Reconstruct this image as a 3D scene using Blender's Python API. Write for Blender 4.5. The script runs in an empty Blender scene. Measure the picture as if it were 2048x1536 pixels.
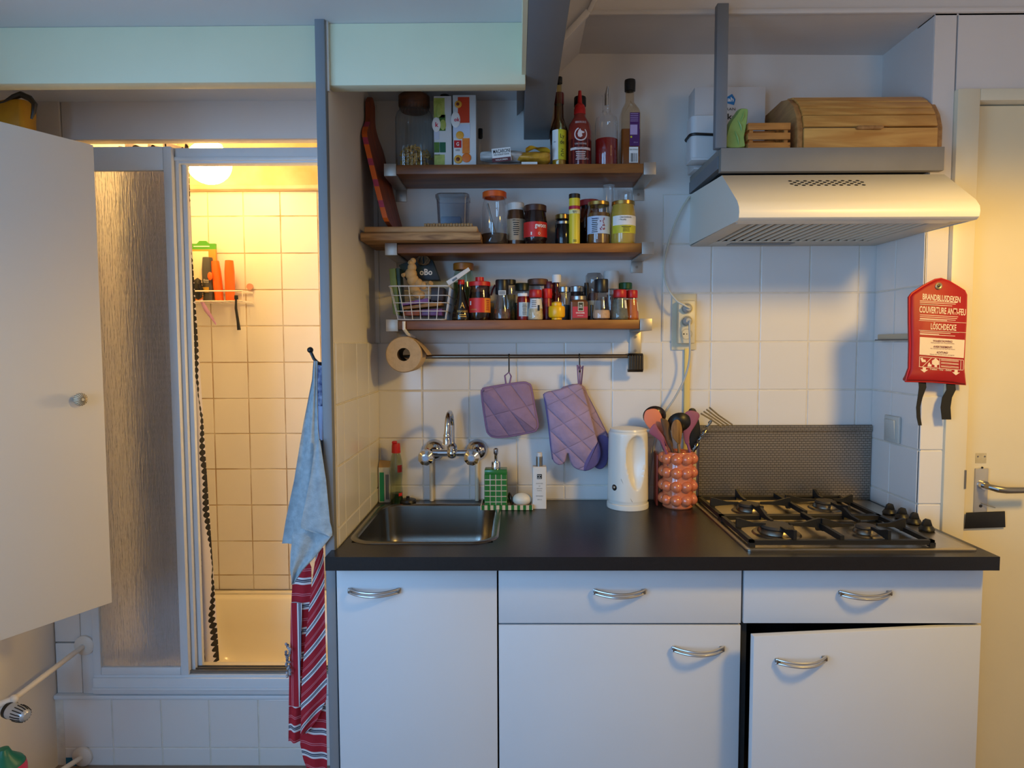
import bpy, bmesh, math, random
from mathutils import Vector, Matrix
random.seed(7)
SC = bpy.context.scene
COL = SC.collection
PI = math.pi

# ------------------------------------------------------------------ camera
F_PX, PITCH, YAW, ROLL = 1320.0, 0.0609, 0.0083, -0.0032
CAM = Vector((0.0, -1.5835, 1.4201))
FW = Vector((-math.sin(YAW)*math.cos(PITCH), math.cos(YAW)*math.cos(PITCH), -math.sin(PITCH)))
_r = Vector((math.cos(YAW), math.sin(YAW), 0)); _u = _r.cross(FW)
RT = _r*math.cos(ROLL)+_u*math.sin(ROLL); UP = -_r*math.sin(ROLL)+_u*math.cos(ROLL)
cd = bpy.data.cameras.new('camera'); cam = bpy.data.objects.new('camera', cd); COL.objects.link(cam)
cd.sensor_width = 36.0; cd.lens = F_PX/2048*36.0; cd.clip_start = 0.02
rot = Matrix((RT, UP, -FW)).transposed()
cam.matrix_world = Matrix.Translation(CAM) @ rot.to_4x4()
SC.camera = cam

# ------------------------------------------------------------------ light
SC.view_settings.view_transform = 'Standard'; SC.view_settings.look = 'None'
SC.view_settings.gamma = 1.0; SC.view_settings.exposure = -0.06; SC.view_settings.use_curve_mapping = False
w = bpy.data.worlds.new('world'); SC.world = w; w.use_nodes = True
w.node_tree.nodes['Background'].inputs[0].default_value = (0.55, 0.72, 1.0, 1)
w.node_tree.nodes['Background'].inputs[1].default_value = 0.9

def lamp(name, kind, loc, energy, color, target=None, **kw):
    d = bpy.data.lights.new(name, kind); d.energy = energy; d.color = color
    for k, v in kw.items(): setattr(d, k, v)
    o = bpy.data.objects.new(name, d); COL.objects.link(o); o.location = loc
    if target is not None:
        o.rotation_euler = (Vector(target)-Vector(loc)).to_track_quat('-Z', 'Y').to_euler()
    return o
# warm shaded kitchen lamp hanging to the right of the camera: the light thrown down and the glow through its shade
LAMP = (1.36, -0.84, 2.08)
lamp('kitchen_lamp_light', 'SPOT', LAMP, 70, (1.0, 0.62, 0.12), (LAMP[0], LAMP[1], 0.0),
     spot_size=math.radians(169), spot_blend=0.22, shadow_soft_size=0.12)
lamp('kitchen_lamp_shade_glow', 'POINT', LAMP, 4.5, (1.0, 0.62, 0.22), shadow_soft_size=0.15)
# daylight entering by the window in the left wall, behind the cupboard door
lamp('window_daylight', 'AREA', (-1.60, -1.62, 1.38), 33, (0.25, 0.56, 1.0), (0.2, -1.3, 1.25),
     shape='RECTANGLE', size=1.25, size_y=1.25)
# and by the window in the wall behind the camera
lamp('rear_window_daylight', 'AREA', (-1.18, -3.22, 1.42), 25, (0.26, 0.57, 1.0), (-1.15, 0.6, 1.0),
     shape='RECTANGLE', size=0.6, size_y=1.2)
# unseen fill light added in the bathroom to brighten the tub
lamp('bath_fill_light', 'POINT', (-0.25, 0.92, 1.30), 10, (1.0, 0.70, 0.30), shadow_soft_size=0.06)

# ------------------------------------------------------------------ helpers
def at(px, py, x=None, y=None, z=None):
    d = FW + RT*((px-1024)/F_PX) - UP*((py-768)/F_PX)
    if x is not None: t = (x-CAM.x)/d.x
    elif y is not None: t = (y-CAM.y)/d.y
    else: t = (z-CAM.z)/d.z
    return CAM + d*t
def X(px, py, y): return at(px, py, y=y).x
def Z(px, py, y): return at(px, py, y=y).z
def lin(c):
    return tuple(((v/255)/12.92 if v/255 <= 0.04045 else ((v/255+0.055)/1.055)**2.4) for v in c)

MATS = {}
def M(name, col, rough=0.5, metal=0.0, var=0.0, vscale=8.0, bump=0.0, bscale=60.0, stretch=None, spec=0.5,
      trans=0.0, coat=0.0, emit=0.0, ecol=None, col2=None, sub=0.0):
    """a plain node material: colour, a little grain, fine relief"""
    if name in MATS: return MATS[name]
    m = bpy.data.materials.new(name); m.use_nodes = True
    nt = m.node_tree; b = nt.nodes['Principled BSDF']
    c = lin(col)+(1,)
    b.inputs['Base Color'].default_value = c
    b.inputs['Roughness'].default_value = rough; b.inputs['Metallic'].default_value = metal
    b.inputs['Specular IOR Level'].default_value = spec
    b.inputs['Transmission Weight'].default_value = trans
    b.inputs['Coat Weight'].default_value = coat
    if emit:
        b.inputs['Emission Color'].default_value = lin(ecol or col)+(1,); b.inputs['Emission Strength'].default_value = emit
    if var or bump:
        tc = nt.nodes.new('ShaderNodeTexCoord'); mp = nt.nodes.new('ShaderNodeMapping')
        nt.links.new(tc.outputs['Object'], mp.inputs[0])
        if stretch: mp.inputs['Scale'].default_value = stretch
    if var:
        n = nt.nodes.new('ShaderNodeTexNoise'); n.inputs['Scale'].default_value = vscale; n.inputs['Detail'].default_value = 5
        nt.links.new(mp.outputs[0], n.inputs['Vector'])
        r = nt.nodes.new('ShaderNodeValToRGB')
        c2 = lin(col2) if col2 else tuple(v*(1-var) for v in c[:3])
        r.color_ramp.elements[0].color = tuple(c2)+(1,); r.color_ramp.elements[0].position = 0.32
        r.color_ramp.elements[1].color = c; r.color_ramp.elements[1].position = 0.66
        nt.links.new(n.outputs[0], r.inputs[0]); nt.links.new(r.outputs[0], b.inputs['Base Color'])
    if bump:
        n = nt.nodes.new('ShaderNodeTexNoise'); n.inputs['Scale'].default_value = bscale; n.inputs['Detail'].default_value = 3
        nt.links.new(mp.outputs[0], n.inputs['Vector'])
        bp = nt.nodes.new('ShaderNodeBump'); bp.inputs['Strength'].default_value = bump; bp.inputs['Distance'].default_value = 0.002
        nt.links.new(n.outputs[0], bp.inputs['Height']); nt.links.new(bp.outputs[0], b.inputs['Normal'])
    MATS[name] = m; return m
def wood(name, c1, c2, rough=0.45, scale=14, along='x', coat=0.0):
    if name in MATS: return MATS[name]
    m = M(name, c1, rough, coat=coat); nt = m.node_tree; b = nt.nodes['Principled BSDF']
    tc = nt.nodes.new('ShaderNodeTexCoord'); mp = nt.nodes.new('ShaderNodeMapping')
    mp.inputs['Scale'].default_value = {'x': (0.12, 1, 1), 'y': (1, 0.12, 1), 'z': (1, 1, 0.12)}[along]
    n = nt.nodes.new('ShaderNodeTexNoise'); n.inputs['Scale'].default_value = scale*4; n.inputs['Detail'].default_value = 6
    n.inputs['Distortion'].default_value = 0.6
    r = nt.nodes.new('ShaderNodeValToRGB')
    r.color_ramp.elements[0].color = lin(c2)+(1,); r.color_ramp.elements[0].position = 0.35
    r.color_ramp.elements[1].color = lin(c1)+(1,); r.color_ramp.elements[1].position = 0.62
    nt.links.new(tc.outputs['Object'], mp.inputs[0]); nt.links.new(mp.outputs[0], n.inputs['Vector'])
    nt.links.new(n.outputs[0], r.inputs[0]); nt.links.new(r.outputs[0], b.inputs['Base Color'])
    return m
def thin(name, tint=(255, 255, 255), rough=0.02, gloss=1.0):
    """thin clear wall of glass or plastic"""
    if name in MATS: return MATS[name]
    m = bpy.data.materials.new(name); m.use_nodes = True; nt = m.node_tree; nt.nodes.clear()
    o = nt.nodes.new('ShaderNodeOutputMaterial'); mx = nt.nodes.new('ShaderNodeMixShader')
    t = nt.nodes.new('ShaderNodeBsdfTransparent'); g = nt.nodes.new('ShaderNodeBsdfGlossy'); f = nt.nodes.new('ShaderNodeLayerWeight')
    t.inputs[0].default_value = lin(tint)+(1,); g.inputs['Roughness'].default_value = rough
    g.inputs[0].default_value = (gloss, gloss, gloss, 1); f.inputs[0].default_value = 0.5
    p = nt.nodes.new('ShaderNodeMath'); p.operation = 'POWER'; p.inputs[1].default_value = 3.0
    k = nt.nodes.new('ShaderNodeMath'); k.operation = 'MULTIPLY_ADD'; k.inputs[1].default_value = 0.8; k.inputs[2].default_value = 0.06
    nt.links.new(f.outputs['Facing'], p.inputs[0]); nt.links.new(p.outputs[0], k.inputs[0])
    nt.links.new(k.outputs[0], mx.inputs[0]); nt.links.new(t.outputs[0], mx.inputs[1]); nt.links.new(g.outputs[0], mx.inputs[2])
    nt.links.new(mx.outputs[0], o.inputs[0]); MATS[name] = m; return m

WL = {}                                    # world origin of every thing and part
class MB:
    def __init__(s): s.v = []; s.f = []; s.uv = {}
    def box(s, x0, x1, y0, y1, z0, z1):
        n = len(s.v)
        s.v += [(x0,y0,z0),(x1,y0,z0),(x1,y1,z0),(x0,y1,z0),(x0,y0,z1),(x1,y0,z1),(x1,y1,z1),(x0,y1,z1)]
        s.f += [tuple(n+i for i in q) for q in ((3,2,1,0),(4,5,6,7),(0,1,5,4),(1,2,6,5),(2,3,7,6),(3,0,4,7))]; return s
    def prism(s, pts, axis, a, b):
        """outline pts in the two other axes, pushed from a to b along axis"""
        n = len(s.v); k = len(pts)
        def P(p, t): return {'x': (t, p[0], p[1]), 'y': (p[0], t, p[1]), 'z': (p[0], p[1], t)}[axis]
        s.v += [P(p, a) for p in pts]+[P(p, b) for p in pts]
        s.f += [tuple(range(n+k-1, n-1, -1)), tuple(range(n+k, n+2*k))]
        s.f += [(n+i, n+(i+1) % k, n+k+(i+1) % k, n+k+i) for i in range(k)]; return s
    def lathe(s, prof, c=(0,0,0), n=28, axis='z', sx=1.0, sy=1.0, wob=None):
        base = len(s.v); rows = []
        for r, h in prof:
            row = []
            if r < 1e-6:
                row = [len(s.v)]*n; s.v.append(s._ax(0, 0, h, c, axis))
            else:
                for i in range(n):
                    a = 2*PI*i/n; q = r*(wob(a, h) if wob else 1.0)
                    row.append(len(s.v)); s.v.append(s._ax(q*math.cos(a)*sx, q*math.sin(a)*sy, h, c, axis))
            rows.append(row)
        for j in range(len(rows)-1):
            A, B = rows[j], rows[j+1]
            for i in range(n):
                q = []
                for t in (A[i], A[(i+1) % n], B[(i+1) % n], B[i]):
                    if t not in q: q.append(t)
                if len(q) > 2: s.f.append(tuple(q))
        return s
    def _ax(s, a, b, h, c, axis):
        if axis == 'z': return (c[0]+a, c[1]+b, c[2]+h)
        if axis == 'y': return (c[0]+a, c[1]+h, c[2]+b)
        return (c[0]+h, c[1]+a, c[2]+b)
    def cyl(s, c, r, h, n=24, axis='z'): return s.lathe([(0,0),(r,0),(r,h),(0,h)], c, n, axis)
    def ball(s, c, r, n=16, k=10):
        if not isinstance(r, (tuple, list)): r = (r, r, r)
        b = len(s.v)
        s.lathe([(math.sin(PI*j/k), -math.cos(PI*j/k)) for j in range(k+1)], (0,0,0), n)
        for i in range(b, len(s.v)):
            p = s.v[i]; s.v[i] = (c[0]+p[0]*r[0], c[1]+p[1]*r[1], c[2]+p[2]*r[2])
        return s
    def tube(s, pts, r, n=10, closed=False, smooth=True):
        pts = [Vector(p) for p in pts]; k = len(pts); base = len(s.v)
        rs = r if isinstance(r, (list, tuple)) else [r]*k
        up = None
        for i, p in enumerate(pts):
            if closed: t = pts[(i+1) % k]-pts[i-1]
            else: t = pts[min(i+1, k-1)]-pts[max(i-1, 0)]
            t.normalize()
            if up is None:
                up = Vector((0,0,1)) if abs(t.z) < 0.9 else Vector((1,0,0))
            a = t.cross(up)
            if a.length < 1e-5: a = t.orthogonal()
            a.normalize(); up = a.cross(t).normalized()
            for j in range(n):
                g = 2*PI*j/n; s.v.append(tuple(p + (a*math.cos(g)+up*math.sin(g))*rs[i]))
        for i in range(k if closed else k-1):
            for j in range(n):
                A = base+i*n; B = base+((i+1) % k)*n
                s.f.append((A+j, A+(j+1) % n, B+(j+1) % n, B+j))
        if not closed:
            s.f.append(tuple(base+j for j in range(n-1, -1, -1))); s.f.append(tuple(base+(k-1)*n+j for j in range(n)))
        return s
    def bar(s, a, b, r, n=8): return s.tube([a, b], r, n)
    def grid(s, fn, nu, nv, uv=None):
        n = len(s.v)
        for j in range(nv+1):
            for i in range(nu+1):
                if uv: s.uv[len(s.v)] = uv(i/nu, j/nv)
                s.v.append(tuple(fn(i/nu, j/nv)))
        for j in range(nv):
            for i in range(nu):
                a = n+j*(nu+1)+i; s.f.append((a, a+1, a+nu+2, a+nu+1))
        return s
    def arc(s, c, r, z0, z1, a0, a1, n=14, r1=None):
        """a label wrapped round a jar; angle 0 faces the room"""
        r1 = r if r1 is None else r1
        def fn(u, v):
            a = a0+(a1-a0)*u; q = r+(r1-r)*v
            return (c[0]+q*math.sin(a), c[1]-q*math.cos(a), z0+(z1-z0)*v)
        return s.grid(fn, n, 1)
    def turn(s, axis, ang, piv, start=0):
        m = Matrix.Translation(piv) @ Matrix.Rotation(ang, 4, axis) @ Matrix.Translation(-Vector(piv))
        s.v[start:] = [tuple(m @ Vector(p)) for p in s.v[start:]]; return s
    def pillow(s, outline, y, t, rings=((0, 0.0), (0.001, 0.5), (0.0025, 0.8), (0.005, 1.0)), fn=None):
        """padded flat thing: outline in x,z (anticlockwise from the front), centred on y, t thick"""
        k = len(outline); P = [Vector(p) for p in outline]; nor = []
        for i in range(k):
            e = (P[(i+1) % k]-P[i-1]); nor.append(Vector((-e.y, e.x)).normalized())
        base = len(s.v); R = []
        for sgn in (-1, 1):
            for off, h in (rings if sgn == -1 else rings[1:]):
                row = []
                for i in range(k):
                    q = P[i]+nor[i]*off; row.append(len(s.v)); s.v.append((q.x, y+sgn*h*t/2, q.y))
                R.append((sgn, row))
        F = [r for g, r in R if g == -1]; B = [F[0]]+[r for g, r in R if g == 1]
        for L, flip in ((F, 0), (B, 1)):
            for a, b in zip(L, L[1:]):
                for i in range(k):
                    q = (a[i], a[(i+1) % k], b[(i+1) % k], b[i]); s.f.append(q[::-1] if flip else q)
            s.f.append(tuple(L[-1][::-1]) if flip else tuple(L[-1]))
        return s
    def build(s, name, mat, parent=None, bevel=0.0, smooth=35, seg=2, loc=None, tri=False):
        me = bpy.data.meshes.new(name)
        xs = [p[0] for p in s.v]; ys = [p[1] for p in s.v]; zs = [p[2] for p in s.v]
        c = Vector(loc) if loc else Vector(((min(xs)+max(xs))/2, (min(ys)+max(ys))/2, min(zs)))
        me.from_pydata([(p[0]-c.x, p[1]-c.y, p[2]-c.z) for p in s.v], [], s.f)
        if s.uv:
            ul = me.uv_layers.new(name='UVMap')
            for l in me.loops: ul.data[l.index].uv = s.uv.get(l.vertex_index, (0, 0))
        bm = bmesh.new(); bm.from_mesh(me)
        if not s.uv: bmesh.ops.recalc_face_normals(bm, faces=bm.faces)
        if bevel:
            ed = [e for e in bm.edges if len(e.link_faces) == 2 and e.calc_face_angle(0) > 0.5]
            bmesh.ops.bevel(bm, geom=ed, offset=bevel, segments=seg, profile=0.5, affect='EDGES', clamp_overlap=True)
        bm.to_mesh(me); bm.free()
        if smooth:
            me.shade_smooth(); me.set_sharp_from_angle(angle=math.radians(smooth))
        for m in (mat if isinstance(mat, (list, tuple)) else [mat]): me.materials.append(m)
        o = bpy.data.objects.new(name, me); COL.objects.link(o); place(o, c, parent); return o
def place(o, c, parent=None):
    WL[o.name] = Vector(c)
    if parent is not None:
        o.parent = parent; o.location = Vector(c)-WL[parent.name]
    else: o.location = c
    return o
def tag(o, label=None, cat=None, group=None, kind=None):
    if label: o['label'] = label
    if cat: o['category'] = cat
    if group: o['group'] = group
    if kind: o['kind'] = kind
    return o
def thing(name, label, cat, loc, group=None):
    o = bpy.data.objects.new(name, None); o.empty_display_size = 0.02; COL.objects.link(o)
    place(o, loc); return tag(o, label, cat, group)
def struct(o): o['kind'] = 'structure'; return o
def copy_part(o, loc, parent, name=None):
    c = o.copy(); COL.objects.link(c)
    if name: c.name = name
    c.parent = None; return place(c, loc, parent)
def box(name, mat, parent, x0, x1, y0, y1, z0, z1, bevel=0.0, **k):
    return MB().box(min(x0,x1), max(x0,x1), y0, y1, min(z0,z1), max(z0,z1)).build(name, mat, parent, bevel=bevel, **k)
def lettering(parent, s, mat, fn, w, h, name='lettering', bold=0.0, stack=0.0):
    """flat print: the text fitted into w by h and laid on the surface by fn(u, v)"""
    c = bpy.data.curves.new('t', 'FONT'); c.body = s; c.size = 1.0; c.align_x = 'CENTER'; c.resolution_u = 2
    c.offset = bold; c.space_line = 1.0+stack
    t = bpy.data.objects.new('t', c); me = bpy.data.meshes.new_from_object(t)
    bpy.data.objects.remove(t); bpy.data.curves.remove(c)
    if not len(me.vertices): return None
    xs = [v.co.x for v in me.vertices]; ys = [v.co.y for v in me.vertices]
    cx, cy = (min(xs)+max(xs))/2, (min(ys)+max(ys))/2; kx, ky = w/(max(xs)-min(xs)), h/(max(ys)-min(ys))
    pts = [Vector(fn((v.co.x-cx)*kx, (v.co.y-cy)*ky)) for v in me.vertices]
    o0 = sum(pts, Vector())/len(pts)
    for v, p in zip(me.vertices, pts): v.co = p-o0
    me.materials.clear(); me.materials.append(mat)
    o = bpy.data.objects.new(name, me); COL.objects.link(o); return place(o, o0, parent)
def flat(cx, y, cz): return lambda u, v: (cx+u, y, cz+v)
def wrap(c, r, cz, a0=0.0): return lambda u, v: (c[0]+r*math.sin(u/r+a0), c[1]-r*math.cos(u/r+a0), cz+v)

# ------------------------------------------------------------------ common materials
PAINT = M('wall_paint', (224, 218, 212), 0.62, var=0.05, vscale=5, bump=0.25, bscale=35)
PAINT2 = M('old_plaster', (220, 212, 206), 0.65, var=0.06, vscale=4, bump=0.35, bscale=22)
TILE = M('white_wall_tile', (226, 222, 218), 0.16, var=0.03, vscale=3, bump=0.06, bscale=9)
TILE_B = M('bath_wall_tile', (236, 230, 220), 0.42, var=0.05, vscale=3)
GROUT = M('tile_grout', (226, 218, 204), 0.8, var=0.15, vscale=30)
GROUT_B = M('bath_grout', (234, 222, 198), 0.85, var=0.5, vscale=7, col2=(186, 150, 106))
BEAM = M('beam_paint', (216, 213, 182), 0.55, var=0.04, vscale=6, bump=0.15, bscale=30)
GREY = M('grey_paint', (122, 125, 130), 0.5, var=0.06, vscale=10, bump=0.15, bscale=40)
GREY2 = M('warm_grey_paint', (138, 133, 126), 0.5, var=0.08, vscale=12, bump=0.15, bscale=40)
CEIL = M('ceiling_paint', (216, 218, 220), 0.7, var=0.03, vscale=4, bump=0.2, bscale=40)
WHITE = M('white_lacquer', (226, 226, 226), 0.35)
FRAME = M('white_frame_paint', (218, 222, 226), 0.38, var=0.03, vscale=8)
BLACK = M('black_plastic', (16, 16, 17), 0.42)
BLACKG = M('black_enamel', (12, 12, 13), 0.5, bump=0.15, bscale=120)
STEEL = M('brushed_steel', (170, 166, 160), 0.28, 1.0, var=0.12, vscale=30, stretch=(0.1, 1, 1))
STEELD = M('satin_steel', (150, 147, 142), 0.36, 1.0)
CHROME = M('chrome', (205, 205, 208), 0.08, 1.0)
ALU = M('bracket_aluminium', (178, 172, 164), 0.42, 0.75)
SHELFWOOD = wood('shelf_wood', (144, 88, 38), (106, 60, 24), 0.42, 10)
GLASS = thin('clear_glass'); GLASSG = thin('greenish_glass', (226, 238, 226))
WLAB = M('paper_white', (232, 230, 226), 0.6)
INK = M('ink_black', (22, 20, 22), 0.6)
INKW = M('ink_white', (240, 238, 232), 0.6)
RED = M('red_plastic', (196, 26, 24), 0.38)

# ------------------------------------------------------------------ the room
YB = 0.60                       # kitchen back wall
XP0, XP1 = -0.487, -0.4655      # wooden partition board
XN, YP = 1.173, 0.335           # niche side wall and wall face beside the door
ZN = 2.338                      # niche ceiling
XL, YR, XR = -1.56, -3.2, 2.6   # left wall, rear wall, right wall
ZLOW, ZHI = 2.205, 2.95
floor = struct(box('floor', M('floor_wood', (142, 124, 106), 0.5, var=0.2, vscale=6), None, XL-.1, XR, YR, 1.5, -.06, 0))
ceiling = struct(box('ceiling', CEIL, None, XL-.1, 0.022, YR, 0.63, ZLOW, ZLOW+.08))
MB().box(0.022, XR, YR, YP+.05, ZHI, ZHI+.06).build('high_ceiling', CEIL, ceiling)
MB().box(0.0, 0.022, YR, YP, ZLOW+.08, ZHI).build('stairwell_side', CEIL, ceiling)
# back wall with plaster above, tiles below
wall_back = struct(box('wall_back', PAINT, None, XP1, XN+.12, YB, YB+.08, 0, 2.6))
tz = [1.5836, 1.4247, 1.2658, 1.1069, 0.948, 0.9]
jx = [XP1+.002]+[X(p, 780, YB) for p in (845, 939, 1034, 1129, 1223)]+[X(1324, 600, YB)]
jr = [X(1324, 600, YB)]+[X(p, 680, YB) for p in (1420.0, 1517.5, 1615.5, 1713)]+[XN]
grout = box('grout_bed', GROUT, wall_back, XP1, XN, YB-.004, YB+.002, 0.86, 1.4247)
box('grout_bed', GROUT, wall_back, jr[0], XN, YB-.004, YB+.002, 1.4247, 1.903)
def tile(parent, mat, a, b, z0, z1, axis, p, side, g=0.002, th=0.0062):
    """one wall tile standing proud of the grout"""
    s = MB(); e = random.uniform(-.0006, .0006)
    lo, hi = (p-th+e, p) if side < 0 else (p, p+th+e)
    if axis == 'y': s.box(a+g, b-g, lo, hi, z0+g, z1-g)
    else: s.box(lo, hi, a+g, b-g, z0+g, z1-g)
    return s.build('tile', mat, parent, bevel=0.002, smooth=0)
for a, b in zip(jx, jx[1:]):
    for z1, z0 in zip(tz[1:], tz[2:]): tile(wall_back, TILE, a, b, z0, z1, 'y', YB, -1)
for a, b in zip(jr, jr[1:]):
    for z1, z0 in zip([1.903, 1.7425]+tz, [1.7425]+tz): tile(wall_back, TILE, a, b, z0, z1, 'y', YB, -1)
# hollow under the counter needs nothing; niche side wall on the right
wall_right = struct(box('wall_right', PAINT2, None, XN, XN+.058, YP+.003, YB, 0, ZN+.02))
box('grout_bed', GROUT, wall_right, XN-.004, XN+.002, YP+.002, YB, 0.86, 1.7425)
for a, b in ((YP, 0.479), (0.479, YB-.006)):
    for z1, z0 in zip([1.7425]+tz, tz): tile(wall_right, TILE, a, b, z0, z1, 'x', XN, -1)
# wall face around niche and door, with the chamfered niche corner
wall_front = struct(MB().prism([(0.0, 2.41), (0.105, 2.41), (0.105, 2.25), (0.20, 2.350), (XN, ZN), (XN, 2.335), (XR, 2.335), (XR, ZHI), (0.0, ZHI)], 'y', YP, YP+.08).build('wall_front', PAINT2, None))
MB().box(XN+.001, X(1893, 600, YP), YP, YP+.05, 0, 2.34).build('pier', PAINT2, wall_front)
box('grout_bed', GROUT, wall_front, XN, X(1893, 900, YP), YP-.003, YP+.002, 0.02, 1.266)
for z1, z0 in ((1.2658, 1.1069), (1.1069, 0.948), (0.948, 0.79)):
    tile(wall_front, TILE, XN-.006, X(1893, 900, YP), z0, z1, 'y', YP, -1)
MB().box(1.239, XR, YP, YP+.05, 2.13, 2.34).build('lintel', PAINT2, wall_front)
MB().box(2.05, XR, YP, YP+.05, 0, 2.13).build('pier', PAINT2, wall_front)
# niche ceiling with its sloped left end
ceiling_niche = struct(MB().prism([(0.0, 2.155), (0.20, 2.35), (XN+.05, ZN), (XN+.05, ZN+.04), (0.18, 2.40), (0.0, 2.22)], 'y', YP+.01, YB+.02).build('ceiling_niche', PAINT2, None))
# moulding on the wall face, horizontal and down the chamfer
t1 = struct(MB().box(0.20, XR, YP-.012, YP, 2.338, 2.352).build('trim_1', PAINT2, None, bevel=0.003))
MB().prism([(0.107, 2.262), (0.121, 2.252), (0.207, 2.342), (0.195, 2.354)], 'y', YP-.014, YP).build('trim_piece', PAINT2, t1, bevel=0.002)
MB().prism([(0.195, 2.345), (0.208, 2.343), (0.285, 2.50), (0.270, 2.50)], 'y', YP-.014, YP).build('trim_piece', PAINT2, t1, bevel=0.002)
# painted partition board between shower and kitchen, tiled on the kitchen side
part = struct(box('wall_partition', PAINT, None, XP0+.0005, XP1, 0.082, YB+.02, 0, ZLOW-.001))
box('edge_strip', GREY, part, XP0-.002, XP1+.001, 0.058, 0.0825, 0.0, ZLOW+.012, bevel=0.003)
box('corner_batten', PAINT, part, XP1, XP1+.013, 0.60-.014, 0.60, 1.4247, 2.19)
box('grout_bed', GROUT, part, XP1-.001, XP1+.003, 0.086, YB, 0.86, 1.4247)
ty = [0.086, at(684, 850, x=XP1).y, at(712, 850, x=XP1).y, at(735, 850, x=XP1).y, YB-.006]
for a, b in zip(ty, ty[1:]):
    for z1, z0 in zip(tz[1:], tz[2:]): tile(part, TILE, a, b, z0, z1, 'x', XP1, 1)
# beams under the low ceiling
beam = struct(MB().box(XL, XP0-.002, 0.088, 0.131, Z(300, 166, .088), ZLOW).build('trim_2', BEAM, None, bevel=0.003))
beam2 = struct(MB().box(XP1, 0.022, 0.080, 0.123, Z(850, 170, .08), ZLOW).build('trim_3', BEAM, None, bevel=0.003))
box('side_batten', PAINT, beam2, XP1+.0005, XP1+.006, 0.07, 0.08, 2.04, ZLOW)
joist = struct(MB().box(0.0225, 0.104, -1.2, YB-.001, 2.079, 2.40).build('trim_4', [GREY], None, bevel=0.002))
box('white_cheek', BEAM, joist, 0.0125, 0.0225, -1.2, 0.0799, 2.079, ZLOW)
# back of the room so daylight and lamp light bounce as they do in a real kitchen
wall_rear = struct(MB().box(XL-.1, XR, YR-.1, YR, 0, 0.8).box(XL-.1, XR, YR-.1, YR, 2.05, ZHI).box(XL-.1, -1.5, YR-.1, YR, .8, 2.05).box(-.86, XR, YR-.1, YR, .8, 2.05).build('wall_rear', PAINT, None))
struct(MB().box(-1.5, -1.45, YR-.09, YR-.05, .8, 2.05).box(-.91, -.86, YR-.09, YR-.05, .8, 2.05).box(-1.45, -.91, YR-.09, YR-.05, .8, .85).box(-1.45, -.91, YR-.09, YR-.05, 2.0, 2.05).build('window_2', FRAME, None))
wall_left = struct(MB().box(XL-.1, XL, YR, 1.45, 0, .75).box(XL-.1, XL, YR, 1.45, 2.02, ZLOW+.3).box(XL-.1, XL, YR, -2.26, .75, 2.02).box(XL-.1, XL, -0.98, 1.45, .75, 2.02).build('wall_left', PAINT, None))
win = struct(MB().box(XL-.09, XL-.05, -2.26, -2.21, .75, 2.02).box(XL-.09, XL-.05, -1.03, -.98, .75, 2.02).box(XL-.09, XL-.05, -2.21, -1.03, .75, .80).box(XL-.09, XL-.05, -2.21, -1.03, 1.97, 2.02).build('window_1', FRAME, None))
box('window_sill', FRAME, win, XL-.05, XL+.06, -2.30, -.94, .72, .75, bevel=.004)
wall_side = struct(box('wall_side', PAINT, None, XR, XR+.1, YR, 1.0, 0, ZHI))

# ------------------------------------------------------------------ shower room
YF, YBB = 0.56, 1.34
wall_shower = struct(box('wall_shower', GROUT_B, None, -1.56, 0.2, YBB, YBB+.06, 0, 2.095))
hx = [-1.52, -1.355, -1.198, -1.036, -0.872, -0.71, -0.55]
hz = [2.089, 1.981, 1.82, 1.661, 1.502, 1.341, 1.18, 1.023, 0.863, 0.699, 0.534, 0.378, 0.31]
for a, b in zip(hx, hx[1:]):
    for z1, z0 in zip(hz, hz[1:]): tile(wall_shower, TILE_B, a, b, z0, z1, 'y', YBB, -1, g=.0024, th=.0028)
STAIN = M('stained_plaster', (226, 214, 192), 0.7, var=0.3, vscale=4, col2=(196, 164, 112))
box('upper_wall', STAIN, wall_shower, -1.56, 0.2, YBB-.012, YBB+.06, 2.095, 2.5)
box('ledge', STAIN, wall_shower, -1.52, -.4, YBB-.05, YBB, 2.088, 2.106, bevel=.004)
ceil_b = struct(box('ceiling_shower', STAIN, None, -1.56, 0.2, 0.62, YBB+.06, 2.42, 2.48))
wall_sl = struct(box('wall_shower_left', TILE_B, None, -1.56, -1.475, 0.62, YBB, 0, 2.42))
wall_sr = struct(box('wall_shower_right', TILE_B, None, 0.1, 0.2, 0.70, YBB, 0, 2.42))
# front of the shower: header panel, side panel, tiled bath front
wall_sf = struct(MB().box(-1.475, XP0, YF+.03, YF+.08, 2.085, 2.42).build('wall_shower_front', PAINT2, None, bevel=.002))
box('header_panel', PAINT2, wall_sf, XL, -1.478, YF+.025, YF+.08, .24, 2.42, bevel=.002)
box('grout_bed', GROUT, wall_sf, XL, XP0, YF-.0022, YF+.05, 0, .235)
fx = [X(p, 1440, YF) for p in (128, 226, 324, 420, 518)]+[-0.70, XP0-.001]
for a, b in zip(fx, fx[1:]):
    for z1, z0 in ((.232, .062), (.062, .0)): tile(wall_sf, TILE, a, b, z0, z1, 'y', YF+.002, -1)
box('coving', FRAME, wall_sf, XL, XP0-.001, YF-.012, YF+.03, .232, .248, bevel=.005)
box('side_post', FRAME, wall_sf, -1.466, -1.424, YF+.0, YF+.05, .248, 2.06, bevel=.003)
box('tile', TILE, wall_sf, -1.556, -1.47, YF+.005, YF+.025, .248, .42, bevel=.002)
box('tile', TILE, wall_sf, -1.556, -1.47, YF+.005, YF+.025, .425, 1.0, bevel=.002)
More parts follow.
